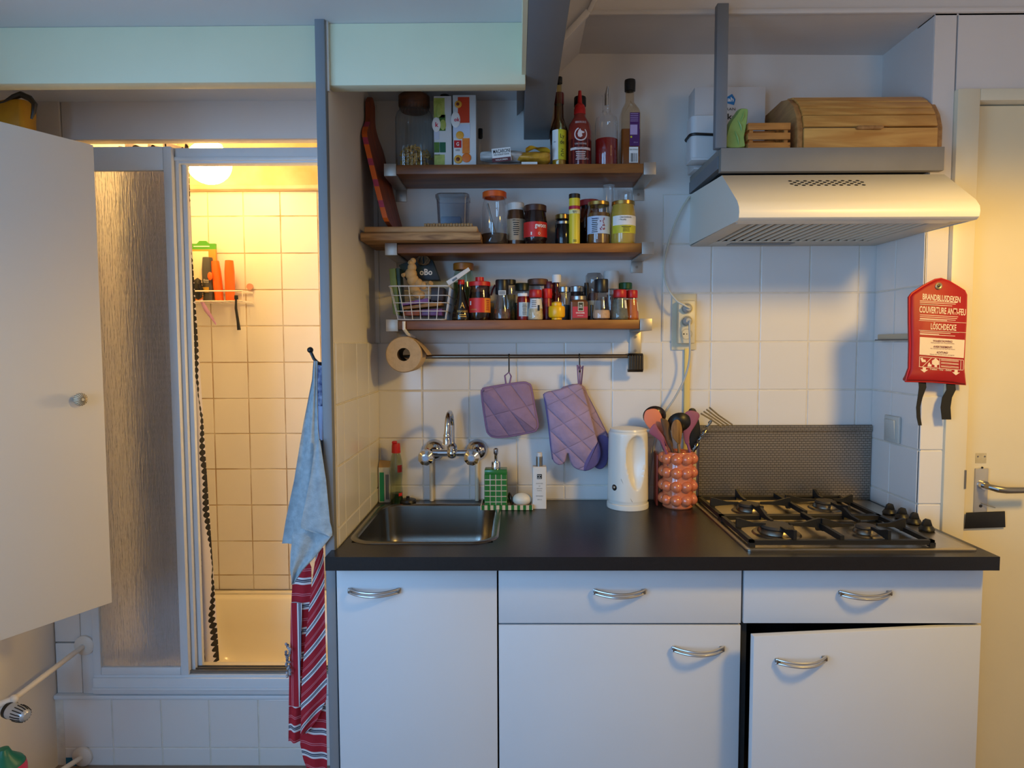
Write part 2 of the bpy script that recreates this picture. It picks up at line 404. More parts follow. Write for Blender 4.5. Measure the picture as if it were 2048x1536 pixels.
# bathtub
ENAM = M('bath_enamel', (236, 226, 200), 0.14)
def tub():
    x0, x1, y0, y1, zr, zb = -1.47, 0.09, 0.63, 1.332, 0.30, -0.02
    t = thing('bathtub', 'cream enamel bathtub behind the sliding shower doors', 'bathtub', (-.7, .98, 0))
    s = MB(); R = []
    def ring(i, z, rad):
        pts = []
        for cx, cy, a in ((x1-i-rad, y1-i-rad, 0), (x0+i+rad, y1-i-rad, 90), (x0+i+rad, y0+i+rad, 180), (x1-i-rad, y0+i+rad, 270)):
            for k in range(7):
                g = math.radians(a+15*k); pts.append((cx+rad*math.cos(g), cy+rad*math.sin(g), z))
        n = len(s.v); s.v.extend(pts); return list(range(n, n+len(pts)))
    for i, z, rad in ((0.0, .012, .02), (0, zr-.02, .02), (.004, zr, .02), (.045, zr+.002, .07), (.06, zr-.012, .09), (.085, zr-.12, .11), (.11, .10, .12), (.16, .04, .14)):
        R.append(ring(i, z, rad))
    for a, b in zip(R, R[1:]):
        k = len(a)
        for i in range(k): s.f.append((a[i], a[(i+1) % k], b[(i+1) % k], b[i]))
    s.f.append(tuple(R[-1]))
    s.build('tub_shell', ENAM, t, smooth=50)
    box('back_ledge', ENAM, t, x0, x1, y1-.03, YBB-.009, zr-.005, zr+.012, bevel=.004)
tub()
# sliding door set
RIPPLE = bpy.data.materials.new('rippled_glass'); RIPPLE.use_nodes = True
def ripple():
    nt = RIPPLE.node_tree; b = nt.nodes['Principled BSDF']
    b.inputs['Base Color'].default_value = lin((230, 230, 232))+(1,); b.inputs['Transmission Weight'].default_value = 0.74
    b.inputs['Roughness'].default_value = 0.2; b.inputs['IOR'].default_value = 1.2
    tc = nt.nodes.new('ShaderNodeTexCoord'); mp = nt.nodes.new('ShaderNodeMapping'); mp.inputs['Scale'].default_value = (1, 1, .06)
    n = nt.nodes.new('ShaderNodeTexNoise'); n.inputs['Scale'].default_value = 240; n.inputs['Detail'].default_value = 3
    bp = nt.nodes.new('ShaderNodeBump'); bp.inputs['Strength'].default_value = 1.0; bp.inputs['Distance'].default_value = 0.004
    nt.links.new(tc.outputs['Object'], mp.inputs[0]); nt.links.new(mp.outputs[0], n.inputs['Vector'])
    nt.links.new(n.outputs[0], bp.inputs['Height']); nt.links.new(bp.outputs[0], b.inputs['Normal'])
ripple()
sd = tag(struct(box('door_1', FRAME, None, -1.424, XP0-.001, YF-.012, YF+.03, .252, .308, bevel=.003)))
box('track', FRAME, sd, -1.424, XP0-.001, YF-.004, YF+.055, .308, .316)
for k in range(3): box('track_rib', STEELD, sd, -1.12, XP0-.001, YF+.004+k*.016, YF+.008+k*.016, .316, .328)
box('sill_line', FRAME, sd, -1.424, XP0-.001, YF-.018, YF-.01, .268, .276, bevel=.002)
box('head_rail', FRAME, sd, -1.424, XP0-.001, YF+.02, YF+.06, 2.005, 2.055, bevel=.004)
box('head_lip', FRAME, sd, -1.13, XP0-.001, YF+.012, YF+.022, 2.012, 2.024, bevel=.002)
def panel(x0, x1, y, z0, z1, label, glass=True):
    p = box('sliding_panel', FRAME, sd, x0, x0+.026, y, y+.02, z0, z1, bevel=.003)
    box('stile', FRAME, p, x1-.027, x1, y, y+.02, z0, z1, bevel=.003)
    box('rail', FRAME, p, x0+.026, x1-.027, y, y+.018, z0, z0+.026, bevel=.003)
    box('rail', FRAME, p, x0+.026, x1-.027, y, y+.018, z1-.075, z1, bevel=.003)
    if glass: box('glass_pane', RIPPLE, p, x0+.024, x1-.025, y+.007, y+.012, z0+.024, z1-.073)
    return p
panel(-1.424, -1.103, YF-.006, .316, 2.052, '')
box('stile', FRAME, sd, -1.112, -1.092, YF+.018, YF+.036, .322, 2.02, bevel=.003)
box('stile', FRAME, sd, -1.100, -1.078, YF+.038, YF+.056, .322, 2.01, bevel=.003)
# curtain
def curtain():
    m = bpy.data.materials.new('dotted_curtain'); m.use_nodes = True; nt = m.node_tree; b = nt.nodes['Principled BSDF']; L = nt.links.new
    def math_(op, a, c=None, v=None):
        n = nt.nodes.new('ShaderNodeMath'); n.operation = op
        for i, q in enumerate((a, c)):
            if q is None: continue
            if isinstance(q, (int, float)): n.inputs[i].default_value = q
            else: L(q, n.inputs[i])
        return n.outputs[0]
    uv = nt.nodes.new('ShaderNodeUVMap'); sp = nt.nodes.new('ShaderNodeSeparateXYZ'); L(uv.outputs[0], sp.inputs[0])
    no = nt.nodes.new('ShaderNodeTexNoise'); no.inputs['Scale'].default_value = 5; L(uv.outputs[0], no.inputs['Vector'])
    u = math_('ADD', math_('MULTIPLY', sp.outputs[0], 23.0), math_('MULTIPLY', no.outputs[0], .7))
    d = math_('ABSOLUTE', math_('SUBTRACT', math_('FRACT', u), .5))
    beat = math_('ABSOLUTE', math_('SINE', math_('MULTIPLY', sp.outputs[1], 135.0)))
    swell = math_('ABSOLUTE', math_('SINE', math_('ADD', math_('MULTIPLY', sp.outputs[1], 5.0), math_('FLOOR', u))))
    r = math_('MULTIPLY', math_('ADD', math_('MULTIPLY', beat, .16), .05), math_('ADD', swell, .12))
    k = math_('LESS_THAN', d, r)
    mx = nt.nodes.new('ShaderNodeMixRGB'); L(k, mx.inputs[0])
    mx.inputs[1].default_value = lin((222, 216, 222))+(1,); mx.inputs[2].default_value = lin((20, 16, 18))+(1,)
    L(mx.outputs[0], b.inputs['Base Color']); b.inputs['Roughness'].default_value = .7
    XR0, XR1 = X(388, 560, .77), X(433, 1330, .77)
    s = MB(); zt, zb = 2.12, .25
    def fn(u, v):
        z = zt+(zb-zt)*v
        xr = XR0+(XR1-XR0)*min(1, max(0, (v-.2)/.8))
        x = -1.40+(xr+1.40)*u
        return (x, .77+.026*math.sin(u*24+v*1.5)+.012*math.sin(u*11+3), z)
    s.grid(fn, 90, 40, uv=lambda u, v: (u*.36, v*1.9))
    n = len(s.v); s.grid(lambda u, v: (fn(u, v)[0], fn(u, v)[1]+.002, fn(u, v)[2]), 90, 40, uv=lambda u, v: (u*.36, v*1.9))
    return tag(s.build('shower_curtain', m, None, smooth=60), 'white shower curtain with black dotted chains hanging in the tub', 'curtain')
curtain()
# shower lamp
BULB = M('lamp_glow', (255, 236, 200), 0.4, emit=48, ecol=(255, 206, 122))
c = at(418, 326, y=1.0)
t = thing('wall_lamp', 'glowing white glass globe lamp high in the shower', 'lamp', (c.x, 1.0, c.z))
MB().ball((c.x, 1.0, c.z), (.083, .083, .080), 24, 14).build('globe', BULB, t)
MB().lathe([(0, 0), (.05, 0), (.055, .05), (.05, .09)], (c.x, 1.0, c.z+.07), 20).build('base', M('lamp_base', (210, 200, 180), .4), t)
# wire rack in the corner with the things on it
YK = 1.27
zk = Z(450, 604, YK)
t = thing('wire_rack', 'small white wire corner rack on the shower wall', 'shower rack', (-1.33, YK, zk))
x0, x1 = -1.44, X(489, 604, YK-.03)
RW = M('rack_wire', (236, 226, 214), .35)
for zz in (zk, zk+.043):
    MB().tube([(x0, YK-.06, zz), (x1, YK-.05, zz), (x1, YBB-.01, zz), (x0, YBB-.01, zz)], .0032, 8, closed=True).build('wire_ring', RW, t)
for k in range(7):
    xx = x0+(x1-x0)*(k+.5)/7; MB().bar((xx, YK-.058, zk), (xx, YBB-.01, zk), .002, 6).build('wire', RW, t)
for xx in (x0, x1): MB().bar((xx, YK-.05, zk), (xx, YK-.05, zk+.043), .002, 6).build('wire', RW, t)
MB().cyl((x1-.01, YBB-.018, zk+.07), .014, .01, 14, 'y').build('suction_cup', M('suction_pink', (214, 150, 128), .3), t)
ORANGE = M('orange_plastic', (244, 104, 22), .35)
def rackbottle(name, label, cat, pl, pr, top, y, mat, lean=0.0, lab=None):
    a, b = X(pl, 560, y), X(pr, 560, y); h = Z(pl, top, y)-zk-.003; cx = (a+b)/2; r = (b-a)/2
    t = thing(name, label, cat, (cx, y, zk+.003))
    s = MB().lathe([(0,0),(.85,0),(.92,.02),(.9,.12),(1,.3),(1,.72),(.85,.97),(.8,1),(0,1)], (0,0,0), 20, sx=r, sy=min(r, .022))
    s.v = [(cx+p[0], y+p[1], zk+.003+p[2]*h) for p in s.v]; s.turn('Y', lean, (cx, y, zk)); s.build('bottle_body', mat, t)
    return t, cx, r, h
# packet standing behind the bottles
a, b = X(383, 540, 1.30), X(433, 540, 1.30); zt_ = Z(408, 482, 1.30)
t = thing('hair_product_packet', 'orange packet with green scalloped top on the shower rack', 'packet', ((a+b)/2, 1.30, zk))
box('packet_body', M('packet_orange', (244, 142, 50), .5), t, a, b, 1.295, 1.31, zk+.002, zt_-.035, bevel=.002)
o = [(a, zt_-.037), (b, zt_-.037), (b, zt_-.012), ((a+b)/2+.026, zt_-.012), ((a+b)/2+.014, zt_), ((a+b)/2-.014, zt_), ((a+b)/2-.026, zt_-.012), (a, zt_-.012)]
MB().prism(o, 'y', 1.295, 1.308).build('header_card', M('packet_green', (78, 164, 50), .5), t)
box('print_line', INKW, t, a+.015, b-.025, 1.2935, 1.2948, zt_-.026, zt_-.022)
box('pale_panel', M('packet_cream', (246, 222, 190), .5), t, a+.008, b-.030, 1.2925, 1.2948, zk+.03, zt_-.045, bevel=.0008)
box('print_band', M('packet_yellow', (226, 200, 40), .5), t, a+.012, b-.05, 1.291, 1.2924, zk+.058, zk+.064)
rackbottle('shower_gel_bottle', 'dark grey shower gel bottle on the wire rack', 'bottle', 405, 428, 515, YK, M('dark_grey_plastic', (74, 72, 70), .35))
tt = COL.objects['shower_gel_bottle']; w0 = WL['shower_gel_bottle']
box('label_panel', M('gel_gold', (196, 150, 40), .4), tt, w0.x-.012, w0.x+.012, YK-.0235, YK-.0215, zk+.04, zk+.062)
lettering(tt, 'Dove', INKW, flat(w0.x+.002, YK-.0237, zk+.092), .022, .008)
lettering(tt, 'MEN+CARE', INKW, flat(w0.x+.002, YK-.0237, zk+.083), .022, .004)
MB().ball((w0.x+.02, YK-.026, zk+.108), (.011, .004, .018), 14, 8).build('sticker', ORANGE, tt)
rackbottle('sunscreen_tube', 'orange tube leaning left, beside the grey bottle on the rack', 'bottle', 429, 447, 522, YK, ORANGE, -.08)
rackbottle('sunscreen_tube', 'upright orange tube at the right end of the rack', 'bottle', 450, 469, 521, YK, ORANGE)
# brush and razor hanging from the rack
b0 = at(402, 600, y=YK-.03); b1 = at(432, 649, y=YK-.03)
t = thing('hair_brush', 'black bristled hairbrush with lilac handle hanging through the rack', 'brush', (b0.x, b0.y, b0.z))
LIL = M('lilac_plastic', (184, 142, 190), .4)
MB().tube([b0, b0.lerp(b1, .4)+Vector((-.004, 0, 0)), b0.lerp(b1, .75), b1], [.007, .009, .006, .003], 10).build('handle', LIL, t)
MB().lathe([(0,0),(.016,.01),(.02,.045),(.014,.085),(0,.095)], (b0.x-.012, b0.y, b0.z), 16, sy=.6).build('head', BLACK, t)
s = MB()
for k in range(34):
    a_ = random.uniform(0, 2*PI); hh = random.uniform(.012, .08); q = Vector((b0.x-.012+.016*math.cos(a_), b0.y+.01*math.sin(a_), b0.z+hh))
    s.bar(q, q+Vector((.012*math.cos(a_), .012*math.sin(a_), .004)), .0011, 4)
s.build('bristles', BLACK, t)
r0 = at(472, 598, y=YK-.06); r1 = at(478, 660, y=YK-.06)
t = thing('razor', 'black razor hanging from the front wire of the rack', 'razor', r1)
MB().tube([r0, r0.lerp(r1, .3)+Vector((-.004,0,0)), r0.lerp(r1, .7)+Vector((-.001,0,0)), r1], [.004, .0055, .006, .0075], 10).build('handle', BLACK, t)
box('blade_head', BLACK, t, r0.x-.006, r0.x+.008, r0.y-.004, r0.y+.006, r0.z-.002, r0.z+.016, bevel=.002)

# ------------------------------------------------------------------ kitchen units
ZT = 0.900
CAB = M('cabinet_laminate', (206, 208, 212), 0.42, var=0.02, vscale=5)
CABED = M('cabinet_edge', (216, 214, 210), 0.45)
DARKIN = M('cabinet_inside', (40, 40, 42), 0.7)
YC = 0.045
XC = [-0.4600, X(996, 1300, YC), X(1482.5, 1300, YC), X(1964, 1250, YC)]
ZD = Z(1200, 1248, YC)          # joint between drawers and doors
HANDM = M('handle_satin', (196, 196, 198), .3, .85)
def handle(parent, cx, cz, y0, tilt=0.0):
    """double arched bar handle with its two feet"""
    h = None
    for dz in (-.0045, .0045):
        pts = []
        for k in range(15):
            u = k/14*2-1; pts.append((cx+u*.064, y0-.006-.024*(1-u*u), cz+dz-.003*(1-u*u)+.006))
        o = MB().tube(pts, .0031, 10).build('handle' if h is None else 'handle_bar', HANDM, parent if h is None else h)
        h = h or o
    for sx in (-1, 1):
        MB().box(cx+sx*.060-.005, cx+sx*.060+.005, y0-.012, y0, cz+.001, cz+.011).build('handle_foot', STEELD, h, bevel=.0015)
    return h
def unit(x0, x1, label, drawer=True, hdoor=None, swing=0.0):
    t = thing('base_cabinet', label, 'cabinet', ((x0+x1)/2, .3, 0))
    g = .0022
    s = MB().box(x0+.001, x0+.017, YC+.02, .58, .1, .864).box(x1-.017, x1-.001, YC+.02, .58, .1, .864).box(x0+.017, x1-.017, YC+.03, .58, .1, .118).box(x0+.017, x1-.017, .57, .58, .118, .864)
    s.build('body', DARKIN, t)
    box('plinth', M('plinth', (150, 152, 156), .5), t, x0+.001, x1-.001, .09, .105, .004, .098)
    top = .862
    if drawer:
        d = box('drawer', CAB, t, x0+g, x1-g, YC, YC+.018, ZD+.002, top, bevel=.0012)
        hx = X(hdoor[0][0], hdoor[0][1], YC); hz = Z(hdoor[0][0], hdoor[0][1], YC); handle(d, hx, hz, YC)
        top = ZD-.003
    hd = hdoor[-1]
    hx = X(hd[0], hd[1], YC); hz = Z(hd[0], hd[1], YC)
    if not swing:
        d = box('door', CAB, t, x0+g, x1-g, YC, YC+.018, .105, top, bevel=.0012); handle(d, hx, hz, YC)
    else:
        d = MB().box(x0+g, x1-g, YC, YC+.018, .105, top-.001).turn('Z', swing, (x1-g, YC+.009, 0)).build('door', CAB, t, bevel=.0012, loc=(x1-g, YC+.009, .105))
        h = handle(d, hx, hz, YC)
        n = Matrix.Rotation(swing, 4, 'Z'); piv = Vector((x1-g, YC+.009, 0))
        for o in [h]+list(h.children):
            c0 = WL[o.name]
            o.data.transform(Matrix.Translation(-c0) @ Matrix.Translation(piv) @ n @ Matrix.Translation(-piv) @ Matrix.Translation(c0))
    return t
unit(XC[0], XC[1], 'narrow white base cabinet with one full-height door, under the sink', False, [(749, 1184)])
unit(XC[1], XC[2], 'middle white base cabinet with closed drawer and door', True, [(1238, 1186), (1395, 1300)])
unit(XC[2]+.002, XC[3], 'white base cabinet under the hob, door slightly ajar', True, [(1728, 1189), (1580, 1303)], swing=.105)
tag(box('filler_strip', GREY, None, XP0+.002, XC[0]-.0015, YC+.003, .0575, .004, .866, bevel=.002), 'narrow grey filler strip left of the sink cabinet', 'filler strip')
# worktop with a cut-out for the sink
WT = M('worktop_laminate', (27, 26, 29), 0.30, var=0.25, vscale=160, bump=0.12, bscale=260)
WX0, WX1 = X(650, 1118, 0.0), X(2000, 1121, 0.0)
SX0, SX1, SY0, SY1 = -.438, -.066, .118, .525         # bowl opening
s = MB()
hx0, hx1, hy0, hy1 = .60, 1.11, .06, .54               # hob opening
e0 = XP1+.0068
for b_ in ((WX0, WX1, 0, .056), (e0, WX1, .056, SY0), (e0, SX0, SY0, SY1), (SX1, hx0, SY0, SY1), (hx1, XN-.0075, YP, .543), (hx1, WX1, SY0, YP-.0075),
           (hx0, hx1, SY0, .122), (e0, XN-.0075, SY1+.018, YB-.008), (e0, hx0, SY1, SY1+.018)):
    s.box(b_[0], b_[1], b_[2], b_[3], .866, ZT)
s.v = [tuple(p) for p in s.v]
# front strip is two boxes so that the board slips round the partition edge
wt = s.build('worktop', WT, None)
tag(wt, 'dark anthracite laminate worktop over the white cabinets', 'worktop')
# sink
INOX = M('sink_steel', (150, 146, 138), 0.24, 1.0, var=0.1, vscale=12, stretch=(1, 1, .12))
t = thing('sink', 'stainless steel inset sink bowl in the dark worktop', 'sink', ((SX0+SX1)/2, (SY0+SY1)/2, ZT-.16))
def rrect(x0, x1, y0, y1, rad, n=8):
    pts = []
    for cx, cy, a in ((x1-rad, y1-rad, 0), (x0+rad, y1-rad, 90), (x0+rad, y0+rad, 180), (x1-rad, y0+rad, 270)):
        for k in range(n+1):
            g = math.radians(a+90*k/n); pts.append((cx+rad*math.cos(g), cy+rad*math.sin(g)))
    return pts
def loft(rings, cap=True):
    s = MB(); R = []
    for pts, z in rings:
        n = len(s.v); s.v += [(p[0], p[1], z) for p in pts]; R.append(list(range(n, n+len(pts))))
    for a, b in zip(R, R[1:]):
        k = len(a)
        for i in range(k): s.f.append((a[i], a[(i+1) % k], b[(i+1) % k], b[i]))
    if cap: s.f.append(tuple(R[-1]))
    return s
bx = (SX0+.002, SX1-.002, SY0+.002, SY1-.002)
def off(d): return (bx[0]+d, bx[1]-d, bx[2]+d, bx[3]-d)
loft([(rrect(*off(-.016), .072), ZT+.0003), (rrect(*off(-.013), .070), ZT+.0035), (rrect(*off(0), .06), ZT+.003), (rrect(*off(.004), .058), ZT-.003)], False).build('rim', INOX, t, smooth=60)
loft([(rrect(*off(.004), .058), ZT-.003), (rrect(*off(.010), .058), ZT-.09), (rrect(*off(.018), .056), ZT-.14), (rrect(*off(.045), .05), ZT-.156), (rrect(*off(.12), .05), ZT-.158)]).build('bowl', INOX, t, smooth=60)
MB().cyl(((SX0+SX1)/2, .40, ZT-.158), .035, .003, 24).build('drain', CHROME, t, bevel=.001)

# ------------------------------------------------------------------ wall tap
t = thing('wall_tap', 'chrome wall mixer tap with swan neck above the sink', 'tap', (X(905, 905, .53), .53, Z(905, 905, .53)))
zt_ = Z(905, 906, .53); xl, xr = X(866, 906, .55), X(953, 906, .55); xm = X(904, 906, .53)
MB().bar((xl, .53, zt_), (xr, .53, zt_), .0115, 16).ball((xm, .53, zt_), .019).build('mixer_body', CHROME, t)
for xx in (xl, xr):
    f = MB().lathe([(0, 0), (.036, 0), (.034, .010), (.024, .020), (.014, .026), (.013, .062), (0, .062)], (xx, YB-.008, zt_), 28, 'y')
    f.v = [(p[0], 2*(YB-.008)-p[1], p[2]) for p in f.v]; f.build('wall_flange', CHROME, t)
for px_, py_ in ((853, 914), (944, 914)):
    c = at(px_, py_, y=.475)
    b_ = MB().lathe([(0, -.012), (.017, -.012), (.022, 0), (.027, .022), (.024, .036), (.013, .043), (0, .044)], (0, 0, 0), 9)
    b_.v = [(c.x+p[0], c.y-p[2]+.015, c.z+p[1]) for p in b_.v]
    k = b_.build('tap_handle', CHROME, t, smooth=25)
    b_ = MB().cyl((c.x, c.y-.03, c.z), .008, .004, 16, 'y'); b_.build('button', M('tap_button', (150, 168, 190), .3, .6), k)
ztop = Z(900, 824, .50)
pts = [(xm, .53, zt_), (xm, .53, zt_+.02), (xm, .53, ztop-.045)]
for k in range(13):
    a = PI*k/12; pts.append((xm-.004*k/12, .53-.05+.05*math.cos(a), ztop-.045+.045*math.sin(a)))
pts += [(xm-.005, .43, ztop-.055), (xm-.005, .43, ztop-.068)]
MB().tube(pts, .0085, 16).build('spout', CHROME, t, smooth=60)
MB().lathe([(0, 0), (.0125, 0), (.0125, .018), (.0105, .021), (.0115, .027), (.0085, .034), (0, .034)], (xm-.005, .43, ztop-.092), 20).build('aerator', CHROME, t)
MB().lathe([(.010, 0), (.0165, .004), (.0165, .014), (.010, .022)], (xm, .53, zt_+.01), 20).build('collar', CHROME, t)
PIPE = M('painted_pipe', (214, 200, 172), .45)
for px_, nm in ((863, 'left'), (954, 'right')):
    xx = X(px_, 960, .575)
    tag(MB().bar((xx, .577, ZT+.001), (xx, .577, zt_-.036), .0068, 14).build('water_pipe', PIPE, None), 'thin cream water pipe running down from the %s tap flange' % nm, 'pipe')

# ------------------------------------------------------------------ gas hob
HX0, HX1, HY0, HY1 = .572, 1.147, .040, .562
HZ = .9045
HOB = M('hob_steel', (190, 180, 164), 0.30, 1.0, var=0.08, vscale=14)
t = thing('gas_hob', 'four-burner stainless steel gas hob set in the worktop', 'hob', ((HX0+HX1)/2, .3, ZT))
loft([(rrect(HX0, HX1, HY0, HY1, .012), ZT+.0005), (rrect(HX0, HX1, HY0, HY1, .012), HZ), (rrect(HX0+.004, HX1-.004, HY0+.004, HY1-.004, .010), HZ+.002),
      (rrect(HX0+.022, HX1-.012, HY0+.026, HY1-.012, .02), HZ-.001)]).build('hob_plate', HOB, t, smooth=45)
burn = [((1498, 1018), .030), ((1651, 1012), .030), ((1553, 1062), .042), ((1731, 1063), .024)]
CAPM = M('burner_cap', (58, 52, 46), .55, var=.3, vscale=40)
RING = M('burner_ring', (126, 118, 106), .34, 1.0)
BC = []
for (p, r) in burn:
    c = at(p[0], p[1], z=HZ+.006); BC.append((c.x, c.y))
    b_ = MB().lathe([(0, 0), (r+.022, 0), (r+.018, .004), (r+.008, .005), (r+.006, .012), (r+.002, .016), (0, .016)], (c.x, c.y, HZ-.0005), 32).build('burner', RING, t)
    MB().lathe([(0, 0), (r, 0), (r+.002, .003), (r-.002, .009), (0, .010)], (c.x, c.y, HZ+.0156), 32).build('burner_cap', CAPM, b_)
gx0 = at(1418, 1005, z=.925).x; gx1 = at(1712, 1003, z=.925).x
GX0, GX1, GZ = .592, 1.045, .933
mid = (BC[0][1]+BC[2][1])/2+.004
for (y0, y1, bl, br) in ((mid+.006, .545, BC[0], BC[1]), (.066, mid-.006, BC[2], BC[3])):
    s = MB(); h = .0055
    for a, b_ in (((GX0, y0), (GX1, y0)), ((GX1, y0), (GX1, y1)), ((GX1, y1), (GX0, y1)), ((GX0, y1), (GX0, y0))):
        x0, x1 = sorted((a[0], b_[0])); yy0, yy1 = sorted((a[1], b_[1]))
        s.box(x0-h, x1+h, yy0-h, yy1+h, HZ+.006, HZ+.018)
    xm_ = (bl[0]+br[0])/2
    s.box(xm_-h*.9, xm_+h*.9, y0, y1, HZ+.014, GZ)
    def finger(ax, ay, bx_, by_):
        d = Vector((bx_-ax, by_-ay, 0)); L = d.length; d.normalize(); n_ = Vector((-d.y, d.x, 0))*.004
        prof = [(0, HZ+.008), (0, GZ+.013), (.008, GZ+.013), (L*.42, GZ+.001), (L*.72, GZ), (L*.72, GZ-.007), (L*.3, GZ-.010), (.014, HZ+.016), (.012, HZ+.008)]
        k = len(prof); n0 = len(s.v)
        for sg in (-1, 1):
            for u, z in prof: q = Vector((ax, ay, 0))+d*u+n_*sg; s.v.append((q.x, q.y, z))
        s.f.append(tuple(range(n0+k-1, n0-1, -1))); s.f.append(tuple(range(n0+k, n0+2*k)))
        for i in range(k): s.f.append((n0+i, n0+(i+1) % k, n0+k+(i+1) % k, n0+k+i))
    for bc, xa, xb in ((bl, GX0, xm_), (br, xm_, GX1)):
        finger(bc[0], y0, *bc); finger(bc[0], y1, *bc); finger(xa, bc[1], *bc); finger(xb, bc[1], *bc)
    for xx in (GX0, GX1):
        for yy in (y0, y1): s.box(xx-.007, xx+.007, yy-.007, yy+.007, HZ+.0006, HZ+.012)
    s.build('pan_support', BLACKG, t, smooth=20)
for p in ((1779, 1028), (1804, 1037), (1828, 1047), (1853, 1061)):
    c = at(p[0], p[1], z=HZ)
    k = MB().lathe([(0, 0), (.019, 0), (.020, .004), (.016, .011), (.013, .014), (0, .014)], (c.x, c.y, HZ+.0012), 24).build('knob', BLACK, t)
    MB().prism([(c.x-.014, HZ+.013), (c.x+.014, HZ+.013), (c.x+.008, HZ+.031), (c.x-.002, HZ+.033), (c.x-.009, HZ+.028)], 'y', c.y-.005, c.y+.005).build('grip', BLACK, k, bevel=.0015)
# embossed splash plate behind the hob
def emboss():
    m = M('embossed_metal', (150, 144, 136), .36, .85); nt = m.node_tree; b = nt.nodes['Principled BSDF']; L = nt.links.new
    tc = nt.nodes.new('ShaderNodeTexCoord'); mp = nt.nodes.new('ShaderNodeMapping'); mp.inputs['Rotation'].default_value = (PI/2, 0, 0)
    mp.inputs['Scale'].default_value = (1, 1, 1.0)
    br = nt.nodes.new('ShaderNodeTexBrick'); br.inputs['Scale'].default_value = 46; br.inputs['Mortar Size'].default_value = .03
    br.inputs['Mortar Smooth'].default_value = 1.0; br.inputs['Brick Width'].default_value = .62; br.inputs['Row Height'].default_value = .36
    br.inputs['Color1'].default_value = br.inputs['Color2'].default_value = (1, 1, 1, 1); br.inputs['Mortar'].default_value = (0, 0, 0, 1)
    bp = nt.nodes.new('ShaderNodeBump'); bp.inputs['Strength'].default_value = 1.0; bp.inputs['Distance'].default_value = .003
    L(tc.outputs['Object'], mp.inputs[0]); L(mp.outputs[0], br.inputs['Vector']); L(br.outputs['Color'], bp.inputs['Height']); L(bp.outputs[0], b.inputs['Normal'])
    r = nt.nodes.new('ShaderNodeValToRGB'); r.color_ramp.elements[0].color = lin((52, 48, 44))+(1,); r.color_ramp.elements[1].color = lin((158, 150, 140))+(1,)
    L(br.outputs['Color'], r.inputs[0]); L(r.outputs[0], b.inputs['Base Color']); return m
EMB = emboss()
t = thing('splash_plate', 'embossed metal splash plate standing behind the hob', 'splash plate', (.88, .58, ZT+.001))
zs = Z(1600, 850, .582)
box('plate', EMB, t, .600, XN-.010, .581, .584, ZT+.001, zs-.024)
MB().prism([(.584, zs-.024), (.581, zs-.024), (.577, zs-.020), (.577, zs-.004), (.581, zs), (.584, zs)], 'x', .600, XN-.010).build('folded_edge', EMB, t)

# ------------------------------------------------------------------ cooker hood and the shelf over it
HOODX0, HOODX1 = .561, 1.166
HW = M('hood_enamel', (228, 222, 208), .32)
t = thing('cooker_hood', 'cream white cooker hood with slanted front below the grey shelf', 'cooker hood', (.86, .35, 1.735))
prof = [(YB-.001, 1.738), (.150, 1.731), (.122, 1.731), (.113, 1.737), (.110, 1.750), (.113, 1.764), (.128, 1.782), (.258, 1.878), (YB-.001, 1.900)]
q = 6
s = MB().prism([prof[i] for i in (0, 1, 2, 3, 4, 5, 6, 7, 8)], 'x', HOODX0, HOODX1)
s.f = [f for f in s.f if True]
# leave the underside open: drop the face between the first two points
k = len(prof); s.f.remove((0, 1, k+1, k))
s.build('hood_shell', HW, t, smooth=40)
ins = M('hood_inside', (206, 198, 182), .5)
MB().box(HOODX0+.004, HOODX1-.004, .150, .19, 1.733, 1.737).box(HOODX0+.004, HOODX0+.055, .19, YB-.003, 1.734, 1.738).box(HOODX1-.075, HOODX1-.004, .19, YB-.003, 1.734, 1.738).box(HOODX0+.055, HOODX1-.075, .50, YB-.003, 1.734, 1.738).build('under_frame', ins, t, bevel=.001)
fl = box('filter', M('hood_filter', (160, 148, 132), .7, var=.3, vscale=60, bump=.4, bscale=200), t, HOODX0+.055, HOODX1-.075, .19, .50, 1.741, 1.745)
for k in range(19):
    xx = HOODX0+.068+k*.0248
    MB().prism([(xx, .193), (xx+.005, .193), (xx+.005, .498), (xx, .498)], 'z', 1.7345, 1.7405).build('grille_bar', M('grille_cream', (232, 224, 206), .5), fl)
box('lamp_lens', M('lamp_lens', (96, 92, 84), .3), t, HOODX0+.11, HOODX0+.31, .515, .56, 1.7325, 1.7339)
MB().prism([(.132, 1.733), (.158, 1.7295), (.165, 1.7295), (.165, 1.733)], 'x', HOODX0+.01, HOODX1-.05).build('glass_flap', HW, t)
# louvre holes in the slanted face
sl = Vector((0, .130, .096)).normalized(); nn = Vector((0, -.096, .130)).normalized()
HOLE = M('hood_hole', (14, 13, 12), .7)
for r_ in range(4):
    for k in range(10):
        px_ = 1580+k*15+(r_ % 2)*7.5+r_*1.6; py_ = 364+r_*4.0
        yy = .225-r_*.0075; zz = 1.782+(yy-.128)*.096/.130; xx = X(px_, py_, yy)
        c = Vector((xx, yy, zz)); d = MB(); n0 = 12
        for i in range(n0):
            a = 2*PI*i/n0; q_ = c+nn*.0006+Vector((1, 0, 0))*.0052*math.cos(a)+sl*.0040*math.sin(a); d.v.append(tuple(q_))
        d.f.append(tuple(range(n0)))
        d.build('louvre_hole', HOLE, t, smooth=0)
